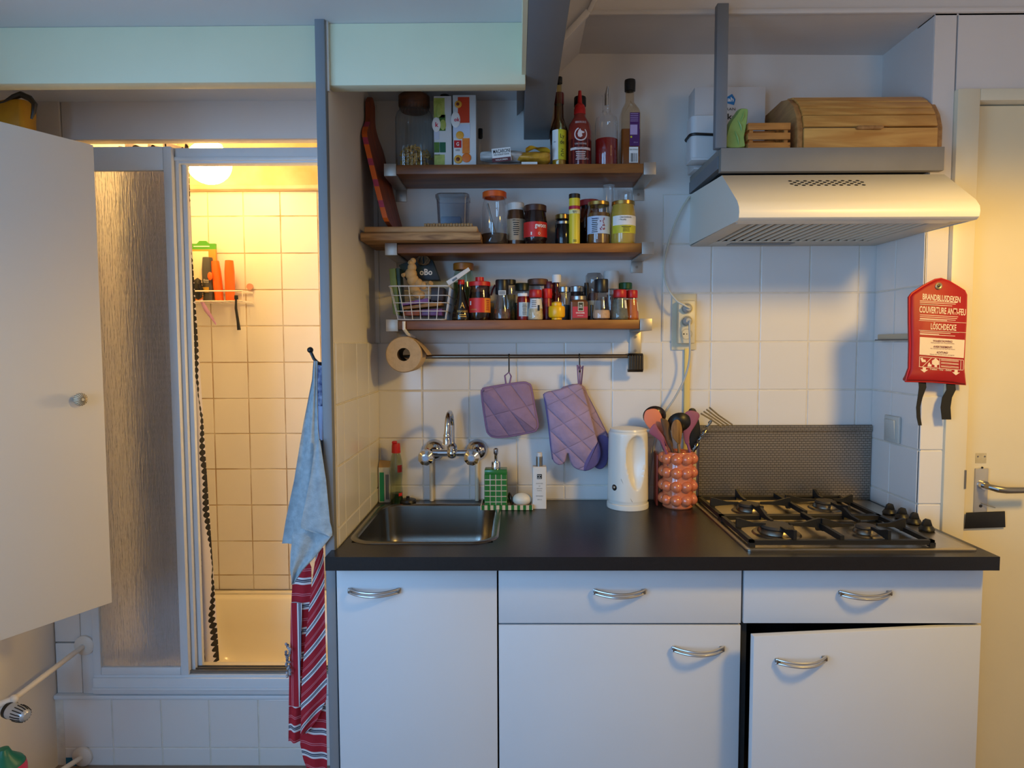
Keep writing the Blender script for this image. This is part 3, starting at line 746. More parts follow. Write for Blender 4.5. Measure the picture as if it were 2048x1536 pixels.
# grey painted box shelf above the hood, hung on a post
t = thing('hanging_shelf', 'grey painted wooden shelf above the cooker hood, hung from a post', 'shelf', (.88, .43, 1.905))
box('shelf_board', GREY2, t, HOODX0, 1.171, .295, YB-.002, 1.940, 1.957)
box('front_board', GREY2, t, HOODX0+.001, X(1889, 320, .272), .272, .2945, 1.892, 1.956, bevel=.0015)
box('side_board', GREY, t, HOODX0-.002, HOODX0+.018, .2948, YB-.002, 1.904, 1.9395)
box('shade_fill', M('shadow_gap', (14, 14, 14), .8), t, HOODX0+.02, 1.165, .33, YB-.01, 1.902, 1.938)  # near-black block painting in the shade of the hollow under the board
box('post', GREY, t, X(1429, 298, .285), X(1452, 298, .285), .278, .302, 1.9575, 2.345, bevel=.002)

# ------------------------------------------------------------------ the door on the right
XD0 = X(1920, 1000, YP+.01)
door_2 = struct(box('door_2', M('door_paint', (226, 212, 178), .42, var=.04, vscale=5), None, XD0, 2.0, YP+.018, YP+.055, .005, 2.092))
trim = struct(MB().box(X(1893, 600, YP)+.001, XD0-.003, YP-.016, YP+.05, 0, 2.129).build('trim_5', M('door_frame_paint', (224, 212, 184), .42, var=.04, vscale=5), None, bevel=.003))
MB().box(XD0-.003, 2.04, YP-.016, YP+.05, 2.096, 2.129).build('head_frame', MATS['door_frame_paint'], trim, bevel=.003)
MB().box(2.004, 2.04, YP-.016, YP+.05, 0, 2.096).build('jamb', MATS['door_frame_paint'], trim, bevel=.003)
yd = YP+.018
pl = box('lock_plate', M('plate_metal', (186, 182, 176), .35, .5), door_2, X(1947, 990, yd), X(1973, 990, yd), yd-.006, yd, Z(1960, 1032, yd), Z(1960, 936, yd), bevel=.002)
c = at(1960, 968, y=yd)
MB().cyl((c.x, yd-.022, c.z), .013, .017, 20, 'y').build('rose', CHROME, pl)
MB().tube([(c.x, yd-.012, c.z), (c.x, yd-.045, c.z), (c.x+.012, yd-.056, c.z-.003), (c.x+.035, yd-.058, c.z-.006), (c.x+.12, yd-.056, c.z-.006)], [.0085, .0085, .0095, .0095, .0085], 14).build('lever', STEELD, pl)
MB().cyl((c.x, yd-.0075, c.z+.05), .003, .002, 12, 'y').build('screw', INK, pl)
MB().cyl((c.x, yd-.0075, c.z-.064), .0045, .002, 12, 'y').build('keyhole', INK, pl)
MB().bar((c.x, yd-.006, c.z-.055), (c.x+.028, yd-.028, c.z-.064), .0016, 8).build('key', STEELD, pl)
OLDM = M('scuffed_paint', (206, 190, 152), .6, var=.3, vscale=30)
box('old_plate_mark', OLDM, door_2, c.x-.017, c.x+.015, yd-.0008, yd, c.z+.062, c.z+.092)
for dx in (-.010, .010): MB().cyl((c.x+dx, yd-.0016, c.z+.082), .0025, .001, 10, 'y').build('screw', STEELD, door_2)
box('hinge', STEELD, trim, XD0-.008, XD0-.003, YP-.0185, YP-.016, Z(1920, 975, YP), Z(1920, 938, YP))
tp = MB().prism([(X(1925, 1056, yd), Z(1925, 1056, yd)), (X(2007, 1053, yd), Z(2007, 1053, yd)), (X(2006, 1021, yd), Z(2006, 1021, yd)), (X(1929, 1024, yd), Z(1929, 1024, yd))], 'y', yd-.0085, yd-.0062)
tag(tp.build('adhesive_tape', M('black_tape', (14, 13, 13), .45, bump=.3, bscale=60), None, bevel=.0008), 'strip of black tape stuck across the bottom of the lock plate', 'tape')

# ------------------------------------------------------------------ wall shelves
YS = 0.41
ZS = [Z(1050, p, YS) for p in (328, 487, 640)]
SL = [(768, 1312), (770, 1308), (772, 1304)]
def shelf(i, label):
    z = ZS[i]; py = (340, 500, 650)[i]
    a0, a1 = X(SL[i][0], py, YS), X(SL[i][1], py, YS)
    t = thing('wall_shelf', label, 'shelf', ((a0+a1)/2, .5, z-.027))
    box('plank', SHELFWOOD, t, a0+.0365, a1-.0365, YS+.002, YB-.001, z-.027, z, bevel=.001)
    for xa, s_ in ((a0, 1), (a1-.036, -1)):
        x0, x1 = xa, xa+.036
        b = MB().box(x0, x1, YS-.001, YS+.002, z-.033, z+.003).box(x0, x1, YS+.002, YB-.001, z-.033, z-.0275)
        xo = x0 if s_ > 0 else x1-.0025
        b.box(xo, xo+.0025, YS+.002, YB-.001, z-.0275, z+.003)
        fz0 = z-.033-.036 if i < 2 else z-.12
        b.box(x0, x1, YB-(.005 if i < 2 else .0112), YB-(.001 if i < 2 else .0068), fz0 if not (i == 2 and s_ > 0) else z-.075, z-.033)
        q = b.build('bracket', ALU, t, bevel=.0006)
        MB().lathe([(0, 0), (.0045, 0), (.0035, .002), (0, .002)], (x0+.018, YB-(.0072 if i < 2 else .0134), z-.05), 12, 'y').build('screw', STEELD, q)
        if i == 2 and s_ < 0: MB().lathe([(0, 0), (.0045, 0), (.0035, .002), (0, .002)], (x0+.018, YB-.0134, z-.095), 12, 'y').build('screw', STEELD, q)
    return t
shelf(0, 'top wooden wall shelf carrying the bottles and juice cartons')
shelf(1, 'middle wooden wall shelf carrying cutting boards and spread jars')
shelf(2, 'lowest wooden wall shelf carrying the wire basket and spices')

# ------------------------------------------------------------------ jars and bottles
def jar(name, label, cat, pl, pr, top, y, z, body, prof=None, lid=None, fill=None, lab=None, extra=None, group=None, n=26, floor_z=None):
    """round container on a shelf. px extents give its size at depth y.
    prof: (radius, height) fractions; lid: (height fraction, radius fraction, material); fill: (height fraction, material);
    lab: (z0, z1, angle from, angle to, material)"""
    pm = top+20
    a, b = X(pl, pm, y), X(pr, pm, y); cx, r = (a+b)/2, (b-a)/2
    h = at((pl+pr)/2, top, y=y).z-z
    t = thing(name, label, cat, (cx, y, z), group); z += .0004
    lh = lid[0]*h if lid else 0
    prof = prof or [(.94, 0), (1, .03), (1, .84), (.86, .95), (.84, 1)]
    hb = h-lh*.96
    P = [(0, .0005)]+[(p[0]*r, p[1]*hb) for p in prof]+([(0, hb)] if not lid else [])
    MB().lathe(P, (cx, y, z), n).build('body', body, t)
    if fill:
        f, m = fill; Q = [(0, .001)]
        for i, p in enumerate(prof):
            if p[1] <= f: Q.append((p[0]*r*.955, max(p[1]*hb, .0012)))
            else:
                p0 = prof[i-1]; k = (f-p0[1])/max(1e-6, p[1]-p0[1]); Q.append(((p0[0]+(p[0]-p0[0])*k)*r*.955, f*hb)); break
        Q.append((0, Q[-1][1]+.0006)); MB().lathe(Q, (cx, y, z), n).build('contents', m, t)
    if lid:
        lr = lid[1]*r
        MB().lathe([(0, lh), (lr*.93, lh), (lr, lh*.9), (lr, lh*.05), (lr*.96, 0), (lr*.8, 0)], (cx, y, z+h-lh), n).build('lid', lid[2], t)
    if lab:
        for L in (lab if isinstance(lab, list) else [lab]):
            def rad(f):
                for p0, p1 in zip(prof, prof[1:]):
                    if p0[1] <= f <= p1[1]: return (p0[0]+(p1[0]-p0[0])*(f-p0[1])/max(1e-6, p1[1]-p0[1]))*r
                return r
            e = .0006+(.0003 if len(L) > 5 else 0)
            MB().arc((cx, y), rad(L[0])+e, z+L[0]*hb, z+L[1]*hb, L[2], L[3], r1=rad(L[1])+e).build('label', L[4], t)
    return t, cx, r, h, hb
def jtext(J, y, s, f, w, h, mat, a0=0.0, k=1.0, **kw):
    t, cx, r, H, hb = J; return lettering(t, s, mat, wrap((cx, y), r*k+.0014, WL[t.name].z+f*hb, a0), w, h, **kw)
TXT = M('label_grey_print', (120, 118, 116), .6)
def lines(J, y, f0, f1, n, w, mat, a0=0.0, k=1.0):
    """rows of small print too fine to read"""
    t, cx, r, H, hb = J; z0 = WL[t.name].z; rr = r*k+.0011; s = MB()
    for i in range(n):
        zz = z0+(f0+(f1-f0)*(i+.5)/n)*hb; q = (f1-f0)*hb/n*.22; ww = w*random.uniform(.65, 1)/rr/2
        s.arc((cx, y), rr, zz-q, zz+q, a0-ww, a0+ww, 6)
    s.build('small_print', mat, t)
# --- top shelf
z1 = ZS[0]+.0005
RIB = lambda a, h: 1+.03*math.cos(a*30)
WLID = wood('dark_wood_lid', (104, 62, 34), (64, 36, 18), .5, 12)
PASTA = M('dry_pasta', (222, 178, 84), .6, var=.35, vscale=40, bump=.6, bscale=60)
y = .505; a, b = X(792, 260, y), X(866, 260, y); cx, r = (a+b)/2, (b-a)/2; zt_ = Z(830, 192, y)
t = thing('storage_jar', 'large ribbed glass storage jar with wooden lid and some pasta', 'jar', (cx, y, z1))
H = zt_-z1
MB().lathe([(0, .001), (r*.93, .001), (r, .008), (r, H*.70), (r*.93, H*.76), (r*.80, H*.80), (r*.76, H*.82), (r*.80, H*.86)], (cx, y, z1), 150, wob=RIB).build('body', thin('ribbed_glass', (234, 237, 237), .05), t)
MB().lathe([(0, H*.80), (r*.72, H*.80), (r*.80, H*.845), (r*.84, H*.86), (r*.84, H*.985), (r*.78, H), (0, H)], (cx, y, z1), 30).build('lid', WLID, t)
s = MB()
for k in range(150):
    a_, q, hh = random.uniform(0, 2*PI), r*.82*math.sqrt(random.random()), random.uniform(.006, .095)
    hh *= 1-.45*(q/r); p0 = Vector((cx+q*math.cos(a_), y+q*math.sin(a_), z1+hh)); d = Vector((random.uniform(-1,1), random.uniform(-1,1), random.uniform(-.5,.5))).normalized()*.010
    s.tube([p0-d, p0-d*.3+Vector((.001,0,.002)), p0+d*.3-Vector((.001,0,.002)), p0+d], .0028, 5)
s.build('pasta', PASTA, t)['kind'] = 'stuff'
def carton(label, pl, pr, pe, top, y0, cols, cap, txt):
    """juice carton: printed front face, plain side, screw cap"""
    a, b = X(pl, 260, y0), X(pr, 260, y0); zt = Z(pl, top, y0); H = zt-z1; d = .055
    t = thing('juice_carton', label, 'carton', ((a+b)/2, y0+d/2, z1))
    box('body', M('carton_white', (214, 216, 216), .4), t, a, b, y0, y0+d, z1+.0005, zt, bevel=.0015)
    e = y0-.0012
    for nm, (u0, u1, v0, v1), c in cols:
        box(nm, c, t, a+(b-a)*u0, a+(b-a)*u1, e, y0-.0001, z1+H*v0, z1+H*v1)
    return t, a, b, zt, H
GR = M('print_green', (96, 140, 40), .45, var=.5, vscale=40, col2=(52, 92, 22)); GR2 = M('print_dark_green', (26, 96, 62), .45)
PEAR = M('print_pear', (198, 204, 110), .45, var=.3, vscale=30, col2=(138, 158, 60)); OR = M('print_orange', (226, 92, 26), .45, var=.4, vscale=30, col2=(238, 150, 40))
ORD = M('print_deep_orange', (206, 62, 24), .45); PK = M('print_pink', (206, 40, 70), .5); BLUEW = M('print_pale_blue', (196, 206, 224), .45)
y0 = .455
t, a, b, zt, H = carton('green and white pear juice carton between storage jar and peach carton', 868, 903, 0, 192, y0,
    [('print_panel', (.0, .62, .70, .97), PEAR), ('print_panel', (.30, .66, .52, .74), GR), ('print_panel', (.0, .30, .40, .60), BLUEW), ('print_panel', (.32, .66, .22, .36), GR2), ('print_panel', (.0, .60, .03, .19), PEAR), ('print_panel', (0, .30, .22, .36), GR)], 1, '')
w_ = b-a
MB().ball((a+w_*.30, y0-.002, z1+H*.80), (.010, .0018, .020), 14, 8).build('pear_print', PEAR, t)
MB().ball((a+w_*.52, y0-.002, z1+H*.60), (.009, .0018, .016), 14, 8).build('pear_print', PEAR, t)
MB().ball((a+w_*.14, y0-.003, z1+H*.60), (.013, .0014, .022), 14, 8).build('badge', WLAB, t)
lettering(t, 'k', PK, flat(a+w_*.18, y0-.0046, z1+H*.60), .010, .014, bold=.03)
lettering(t, 'GEEN SUIKER', INK, flat(a+w_*.18, y0-.0016, z1+H*.185), w_*.3, .005)
MB().cyl(((a+b)/2+.004, y0+.03, zt+.0005), .014, Z(890, 183, y0)-zt-.001, 20).build('cap', BLACK, t)
t, a, b, zt, H = carton('orange and white peach juice carton right of the pear carton', 906, 952, 0, 190, y0,
    [('print_panel', (.22, .72, .62, .97), ORD), ('print_panel', (.0, .74, .42, .60), BLUEW), ('print_panel', (.40, .72, .20, .41), OR), ('print_panel', (.04, .36, .28, .38), RED), ('print_panel', (.04, .36, .21, .275), WLAB)], 1, '')
w_ = b-a
for u_, v_, q, m in ((.24, .87, .011, M('peach_flesh', (232, 166, 52), .5)), (.22, .87, .005, M('peach_stone', (120, 50, 22), .5)), (.58, .14, .014, M('peach_skin', (232, 116, 34), .5)), (.22, .12, .013, MATS['peach_flesh']), (.21, .12, .006, MATS['peach_stone']), (.30, .45, .012, MATS['peach_flesh'])):
    e = .0022 if m.name != 'peach_stone' else .0042
    MB().ball((a+w_*u_, y0-e, z1+H*v_), (q, .0018, q), 16, 8).build('fruit_print', m, t)
MB().ball((a+w_*.12, y0-.003, z1+H*.66), (.014, .0014, .024), 14, 8).build('badge', WLAB, t)
lettering(t, 'ok', PK, flat(a+w_*.18, y0-.0046, z1+H*.66), .017, .012, bold=.03)
lettering(t, 'G', INKW, flat(a+w_*.20, y0-.0018, z1+H*.33), .008, .011, bold=.02)
lettering(t, 'SUIKER', INK, flat(a+w_*.20, y0-.0018, z1+H*.247), .013, .006)
jar('small_bottle', 'small clear bottle with black cap behind the peach carton', 'bottle', 952, 970, 258, .555, z1, GLASS, [(1, 0), (1, .55), (.45, .72), (.42, 1)], (.2, .5, BLACK))
# bags of pasta lying on the shelf
def bag(name, label, cat, pl, pr, top, bot, y, z, mat, seed=0, depth=.05, lump=.18):
    """soft crumpled packet"""
    rnd = random.Random(seed); a, b = X(pl, (top+bot)/2, y), X(pr, (top+bot)/2, y); h = Z(pl, top, y)-z
    t = thing(name, label, cat, ((a+b)/2, y, z)); s = MB(); n, m = 28, 16
    ph = [rnd.uniform(0, 6.3) for _ in range(6)]
    for j in range(m+1):
        for i in range(n):
            th = 2*PI*i/n; v = j/m; e = max(0, math.sin(PI*v))**.42
            k = 1+lump*(math.sin(3*th+ph[0]+5*v)*.5+math.sin(5*th+ph[1]-7*v)*.35+math.sin(9*th+ph[2]+11*v)*.25)
            s.v.append(((a+b)/2-(b-a)/2*math.cos(PI*v), y+depth/2*e*math.cos(th)*k, z+.0005+max(0, h/2+h/2*e*math.sin(th)*k*(.75+.25*math.sin(2.2*v+ph[3])))))
    for j in range(m):
        for i in range(n): s.f.append((j*n+i, j*n+(i+1) % n, (j+1)*n+(i+1) % n, (j+1)*n+i))
    s.build('wrapper', mat, t, smooth=60); return t, a, b, h
PLAST = M('pale_packet_film', (196, 194, 190), .28, var=.2, vscale=25, bump=.5, bscale=30)
t, a, b, h = bag('pasta_bag', 'crumpled white bag of macaroni lying on the top shelf', 'bag', 960, 1046, 292, 328, .452, z1, PLAST, 3, .06)
c = at(1003, 309, y=.418)
lf = lambda cx, cz, an=.10: (lambda u, v: (cx+u*math.cos(an)-v*math.sin(an), .4165, cz+u*math.sin(an)+v*math.cos(an)))
MB().prism([lf(c.x, c.z)(u, v)[0::2] for u, v in ((-.028, -.020), (.028, -.020), (.028, .019), (-.028, .019))], 'y', .4172, .4192).build('label', WLAB, t)
lettering(t, 'MACARONI', INK, lf(c.x, c.z+.010), .050, .011, bold=.01)
lettering(t, '100% DURUM TARWE', INK, lf(c.x, c.z), .046, .005)
MB().prism([lf(c.x, c.z-.014)(u, v)[0::2] for u, v in ((-.028, -.007), (.028, -.007), (.028, .005), (-.028, .005))], 'y', .4165, .4172).build('label_band', M('label_maroon', (92, 34, 40), .5), t)
lettering(t, 'VOLKOREN', INKW, lambda u, v: (lf(c.x, c.z-.015)(u, v)[0], .4160, lf(c.x, c.z-.015)(u, v)[2]), .036, .005)
YP_ = M('yellow_packet_film', (214, 158, 52), .35, var=.45, vscale=45, bump=.7, bscale=50, col2=(160, 112, 36))
t, a, b, h = bag('pasta_bag', 'folded yellow bag of dry pasta on the top shelf', 'bag', 1030, 1101, 297, 328, .455, z1, YP_, 8, .055)
MB().grid(lambda u, v: (a+(b-a)*(.30+.68*u), .43+.04*v, z1+h*(.74+.30*math.sin(PI*(.15+u*.7))-.12*u)+.004*math.sin(9*u+5*v)), 14, 6).build('folded_top', M('yellow_foil', (226, 170, 44), .3), t, smooth=60)
box('label', WLAB, t, a+(b-a)*.18, a+(b-a)*.62, .4262, .4275, z1+.002, z1+.010)
# bottles on the right of the top shelf
OILB = thin('oil_glass', (242, 232, 190)); 
PB = [(.92, 0), (1, .02), (1, .52), (.86, .60), (.40, .68), (.36, .72), (.34, 1)]
BR = M('brown_sauce', (112, 66, 30), .3); BRG = thin('brown_glass', (176, 122, 70))
J = jar('sauce_bottle', 'brown sauce bottle with dark red cap behind the slim oil bottle', 'bottle', 1100, 1136, 187, .545, z1, BRG, [(.95, 0), (1, .03), (1, .62), (.55, .80), (.5, 1)], (.14, .55, M('dark_red_cap', (110, 20, 22), .4)), (.6, BR))
LY = M('label_yellow', (214, 206, 40), .5, var=.3, vscale=30)
J = jar('oil_bottle', 'slim tall bottle of lemon oil with yellow label', 'bottle', 1104, 1133, 155, .47, z1, OILB, [(.92, 0), (1, .02), (1, .46), (.8, .53), (.36, .60), (.32, 1)], (.07, .42, BLACK), (.42, M('lemon_oil', (188, 150, 54), .25)), [(.09, .44, -.2, 1.25, LY), (.09, .44, -1.25, -.2, WLAB)])
jtext(J, .47, 'Ly\nde', .33, .014, .030, INK, .35); jtext(J, .47, 'Z\nC', .17, .010, .022, INK, .35)
jtext(J, .47, 'olio', .30, .008, .004, INK, -.7)
SRI = M('sriracha_sauce', (116, 26, 22), .3); SRB = thin('chilli_bottle', (206, 150, 130))
DG = M('deep_green_plastic', (30, 72, 34), .4)
jar('sauce_bottle', 'dark green bottle standing behind the chilli sauce', 'bottle', 1138, 1182, 195, .552, z1, M('green_bottle', (34, 60, 28), .2), [(.95, 0), (1, .03), (1, .66), (.52, .84), (.48, 1)], (.12, .55, BLACK))
J = jar('chilli_sauce_bottle', 'chilli sauce bottle with bright red nozzle cap', 'bottle', 1136, 1183, 218, .465, z1, M('chilli_bottle_plastic', (134, 44, 34), .22, coat=.3), [(.96, 0), (1, .03), (.99, .5), (1, .66), (.9, .80), (.52, .94), (.46, 1)], (.10, .5, RED), None, [(.03, .5, -3.1, 3.1, M('sauce_dark', (84, 20, 24), .25))])
t, cx, r, h, hb = J; zt = z1+h
MB().lathe([(r*.46, -.002), (r*.46, .004), (r*.40, .010), (r*.20, .016), (r*.13, Z(1160, 182, .465)-zt), (0, Z(1160, 181, .465)-zt)], (cx, .465, zt), 20).build('nozzle', RED, t)
GOOSE = M('goose_white', (226, 206, 200), .5)
# ring-shaped emblem with pale bird shape, and the words round it
s = MB()
for k in range(40):
    a0_, a1_ = PI*.62+2*PI*.82*k/40, PI*.62+2*PI*.82*(k+1)/40
    q = []
    for an, rr in ((a0_, .020), (a1_, .020), (a1_, .0165), (a0_, .0165)): q.append(wrap((cx, .465), r+.0012, z1+h*.52)(rr*math.cos(an), rr*math.sin(an)))
    n0 = len(s.v); s.v += q; s.f.append((n0, n0+1, n0+2, n0+3))
ov = [(-.002, .016), (-.007, .010), (-.010, .001), (-.008, -.007), (-.001, -.010), (.005, -.006), (.003, .002), (.009, .003), (.012, .006), (.006, .008), (.001, .010)]
n0 = len(s.v); s.v += [wrap((cx, .465), r+.0012, z1+h*.52)(*p) for p in ov]; s.f.append(tuple(range(n0, n0+len(ov))))
s.build('emblem', GOOSE, t)
jtext(J, .465, 'SRIRACHA SAUCE', .86*1.0-.06, .034, .006, GOOSE, 0, .92)
jtext(J, .465, 'FLYING GOOSE BRAND', .40, .036, .005, GOOSE)
box_ = MB().arc((cx, .465), r+.0010, z1+h*.265, z1+h*.305, -.95, .95).build('banner', GOOSE, t)
jtext(J, .465, 'SUPER HOT', .325, .026, .004, M('sauce_dark', (84, 20, 24), .25), 0, 1.01)
lines(J, .465, .10, .27, 5, .034, GOOSE); jtext(J, .465, '455ml', .13, .012, .005, GOOSE, .55)
J = jar('vinegar_dispenser', 'round bottle of red vinegar with steel pouring spout', 'bottle', 1190, 1236, 222, .47, z1, GLASS, [(.95, 0), (1, .02), (1, .78), (.9, .87), (.40, .96), (.37, 1)], None, (.49, M('red_vinegar', (126, 12, 12), .12)))
t, cx, r, h, hb = J
MB().lathe([(r*.37, h*.97), (r*.36, Z(1214, 192, .47)-z1-.004), (r*.46, Z(1214, 192, .47)-z1), (r*.3, Z(1214, 190, .47)-z1), (0, Z(1214, 190, .47)-z1)], (cx, .47, z1), 20).build('stopper', GLASS, t)
zq = Z(1214, 191, .47)
MB().tube([(cx, .47, zq-.03), (cx, .47, zq+.004), (cx+.001, .468, zq+.014), (cx+.003, .466, Z(1214, 173, .47))], [.006, .006, .0045, .003], 12).build('pour_spout', CHROME, t)
y = .455; a, b = X(1243, 260, y), X(1282, 260, y); zt = Z(1263, 153, y); cx = (a+b)/2; hw = (b-a)/2; H = zt-z1
t = thing('vinegar_bottle', 'square bottle of amber vinegar with purple label and black cap', 'bottle', (cx, y+hw, z1))
def sq(k, z, rad): return (rrect(cx-hw*k, cx+hw*k, y+hw-hw*k, y+hw+hw*k, rad, 5), z)
loft([sq(.96, z1+.0006, .006), sq(1, z1+.006, .007), sq(1, z1+H*.60, .007), sq(.9, z1+H*.66, .012), sq(.52, z1+H*.74, .0165), sq(.46, z1+H*.76, hw*.455), sq(.44, z1+H*.92, hw*.435)], False).build('body', thin('amber_glass', (244, 232, 214)), t)
loft([sq(.93, z1+.0015, .006), sq(.95, z1+.006, .006), sq(.95, z1+H*.43, .006)]).build('contents', M('amber_vinegar', (132, 74, 28), .15), t)
MB().lathe([(0, H), (hw*.55, H), (hw*.58, H*.97), (hw*.56, H*.88), (hw*.45, H*.88)], (cx, y+hw, z1), 20).build('cap', BLACK, t)
PUR = M('label_purple', (74, 24, 92), .5)
box('label', PUR, t, cx-hw*.15, cx+hw*.85, y-.0012, y-.0002, z1+H*.235, z1+H*.605)
box('label_panel', M('label_lilac', (176, 150, 190), .5), t, cx-hw*.12, cx+hw*.62, y-.0018, y-.0013, z1+H*.36, z1+H*.47)
for v_ in (.595, .575, .555, .535, .515): box('small_print', MATS['label_lilac'], t, cx-hw*.1, cx+hw*.7, y-.0016, y-.0013, z1+H*(v_-.007), z1+H*(v_-.001))
MB().cyl((cx-hw*.0, y-.002, z1+H*.335), .003, .0007, 14, 'y').build('seal', LY, t)
lettering(t, '500 ml', MATS['label_lilac'], flat(cx+hw*.45, y-.0017, z1+H*.275), .012, .004)
box('barcode_label', WLAB, t, cx-hw*.2, cx+hw*.72, y-.0012, y-.0002, z1+H*.05, z1+H*.225)
lettering(t, 'GEEN STATIEGELD', INK, flat(cx+hw*.26, y-.0016, z1+H*.195), hw*.85, .004)
for k in range(9):
    q = cx-hw*.08+hw*.75*k/9; box('barcode_bar', INK, t, q, q+random.choice((.0009, .0016, .0006)), y-.0017, y-.0013, z1+H*.06, z1+H*.155)

# --- middle shelf
z2 = ZS[1]+.0005
LW = wood('pale_board_wood', (196, 154, 104), (160, 116, 70), .55, 10); LW2 = wood('worn_board_wood', (182, 140, 92), (116, 78, 44), .6, 16)
def plank(name, label, pl, pr, pt, pb, y0, y1, z, mat, rot=0.0):
    a, b = X(pl, pt, y0), X(pr, pt, y0); h = Z(pl, pt, y0)-Z(pl, pb, y0)
    o = MB().box(a, b, y0, y1, z, z+h); o.turn('Z', rot, ((a+b)/2, (y0+y1)/2, 0))
    return tag(o.build(name, mat, None, bevel=.004), label, 'cutting board'), z+h
BY = .365
_, zz = plank('cutting_board', 'thick worn wooden cutting board jutting out of the middle shelf', 720, 962, 470, 487, BY, .575, z2+.003, LW2)
_, zz = plank('cutting_board', 'thinner pale wooden board lying on the worn cutting board', 728, 955, 459, 471, BY+.01, .56, zz+.0006, LW)
MAT_B = wood('bamboo', (176, 138, 84), (128, 92, 50), .55, 26)
a, b = X(848, 450, .385), X(945, 450, .385)
t = thing('bamboo_mat', 'small bamboo slatted mat under the plastic box', 'mat', ((a+b)/2, .44, zz))
for k in range(17):
    xx = a+(b-a)*k/17; MB().box(xx, xx+(b-a)/17-.0008, .385, .50, zz+.0006+.0008*(k % 2), zz+.010+.0008*(k % 2)).build('slat', MAT_B, t, bevel=.0012)
zb_ = zz+.0125
# plastic box
PLB = thin('milky_plastic', (206, 206, 212), .25, .7)
y0 = .405; a, b = X(872, 420, y0), X(936, 420, y0); zt = Z(900, 385, y0)
t = thing('plastic_box', 'translucent plastic storage box with lid and blue contents', 'storage box', ((a+b)/2, y0+.04, zb_))
k = .004
loft([(rrect(a+k, b-k, y0+k, y0+.085-k, .012), zb_+.0006), (rrect(a, b, y0, y0+.085, .014), zt-.012)], False).build('tub', PLB, t)
loft([(rrect(a+k, b-k, y0+k, y0+.085-k, .012), zb_+.0008), (rrect(a+k+.001, b-k-.001, y0+k+.001, y0+.084-k, .012), zb_+.001)]).build('base', PLB, t)
loft([(rrect(a-.003, b+.003, y0-.003, y0+.088, .016), zt-.014), (rrect(a-.003, b+.003, y0-.003, y0+.088, .016), zt-.004), (rrect(a+.002, b-.002, y0+.002, y0+.083, .014), zt)]).build('lid', thin('milky_lid', (214, 214, 216), .3, .8), t)
box('contents', M('blue_contents', (70, 96, 130), .5), t, a+.012, b-.022, y0+.01, y0+.06, zb_+.002, zb_+.024, bevel=.004)
COF = M('ground_coffee', (34, 24, 20), .7)
J = jar('glass_jar', 'glass jar with orange lid holding a spoon in dark grounds', 'jar', 961, 1017, 385, .47, z2, GLASS, [(.93, 0), (1, .03), (1, .70), (.92, .84), (.80, .95), (.80, 1)], (.11, .86, M('orange_lid', (222, 92, 26), .35)), (.24, COF))
t, cx, r, h, hb = J
MB().tube([(cx-r*.5, .475, z2+h*.80), (cx-r*.15, .47, z2+h*.42), (cx+r*.1, .46, z2+h*.15)], [.003, .0035, .006], 10).build('spoon', STEELD, t)
CH = M('chocolate_spread', (62, 34, 20), .3)
J = jar('spread_jar', 'jar with white lid and cream label beside the orange-lidded jar', 'jar', 1014, 1050, 407, .49, z2, M('brown_jar', (86, 54, 32), .18), [(.95, 0), (1, .04), (1, .8), (.9, .95), (.88, 1)], (.17, .92, M('white_lid', (214, 208, 200), .4)), None, (.16, .74, -1.2, 1.2, M('label_beige', (178, 152, 122), .55)))
lines(J, .49, .28, .66, 7, .020, INK); jtext(J, .49, '100% cacao', .70, .022, .005, INK)
J = jar('spread_jar', 'chocolate spread jar with brown lid and red label', 'jar', 1047, 1094, 412, .465, z2, M('dark_jar', (40, 24, 20), .12), [(.93, 0), (.97, .04), (.9, .1), (1, .2), (1, .72), (.92, .9), (.88, 1)], (.16, .96, M('brown_lid', (70, 38, 24), .4)), None, (.22, .66, -1.35, 1.35, M('label_red', (206, 34, 26), .45)))
jtext(J, .465, 'gwoon', .52, .040, .014, INKW, .48, bold=.02); jtext(J, .465, 'O', .32, .007, .008, INKW, .3); jtext(J, .465, 'I', .32, .004, .009, INKW, -.35, bold=.04)
GOLD = M('gold_lid', (186, 150, 84), .3, .9); SILV = M('silver_lid', (160, 158, 156), .3, .9)
DJ = M('very_dark_jar', (20, 18, 20), .12)
jar('small_jar', 'small dark jar with gold lid, behind another dark jar', 'jar', 1110, 1140, 430, .53, z2, DJ, None, (.14, .95, GOLD))
jar('small_jar', 'small black jar with silver lid left of the yellow tube', 'jar', 1110, 1142, 444, .465, z2, DJ, [(.95, 0), (1, .05), (1, .74), (.86, .9), (.84, 1)], (.12, .92, SILV))
J = jar('vitamin_tube', 'yellow vitamin tube with dark cap on the middle shelf', 'tube', 1138, 1160, 389, .445, z2, M('tube_yellow', (232, 206, 50), .35), [(1, 0), (1, 1)], (.09, 1.04, M('cap_brown', (44, 30, 22), .4)), None, [(.76, .83, -1.5, 1.5, M('print_crimson', (176, 24, 60), .45)), (.66, .74, -1.3, 1.3, M('tube_pale', (240, 232, 170), .4))], n=22)
jtext(J, .445, 'vitamine C', .715, .016, .006, INK, 0, 1.0, bold=.01); jtext(J, .445, '1000 mg', .675, .012, .005, INK); lines(J, .445, .05, .10, 2, .014, INK)
RJ = thin('red_jar_glass', (170, 110, 84))
jar('honey_jar', 'jar with red lid behind the yellow tube', 'jar', 1156, 1200, 402, .545, z2, RJ, None, (.12, .97, M('red_lid', (152, 26, 24), .4)), (.7, M('amber_jam', (120, 62, 24), .3)))
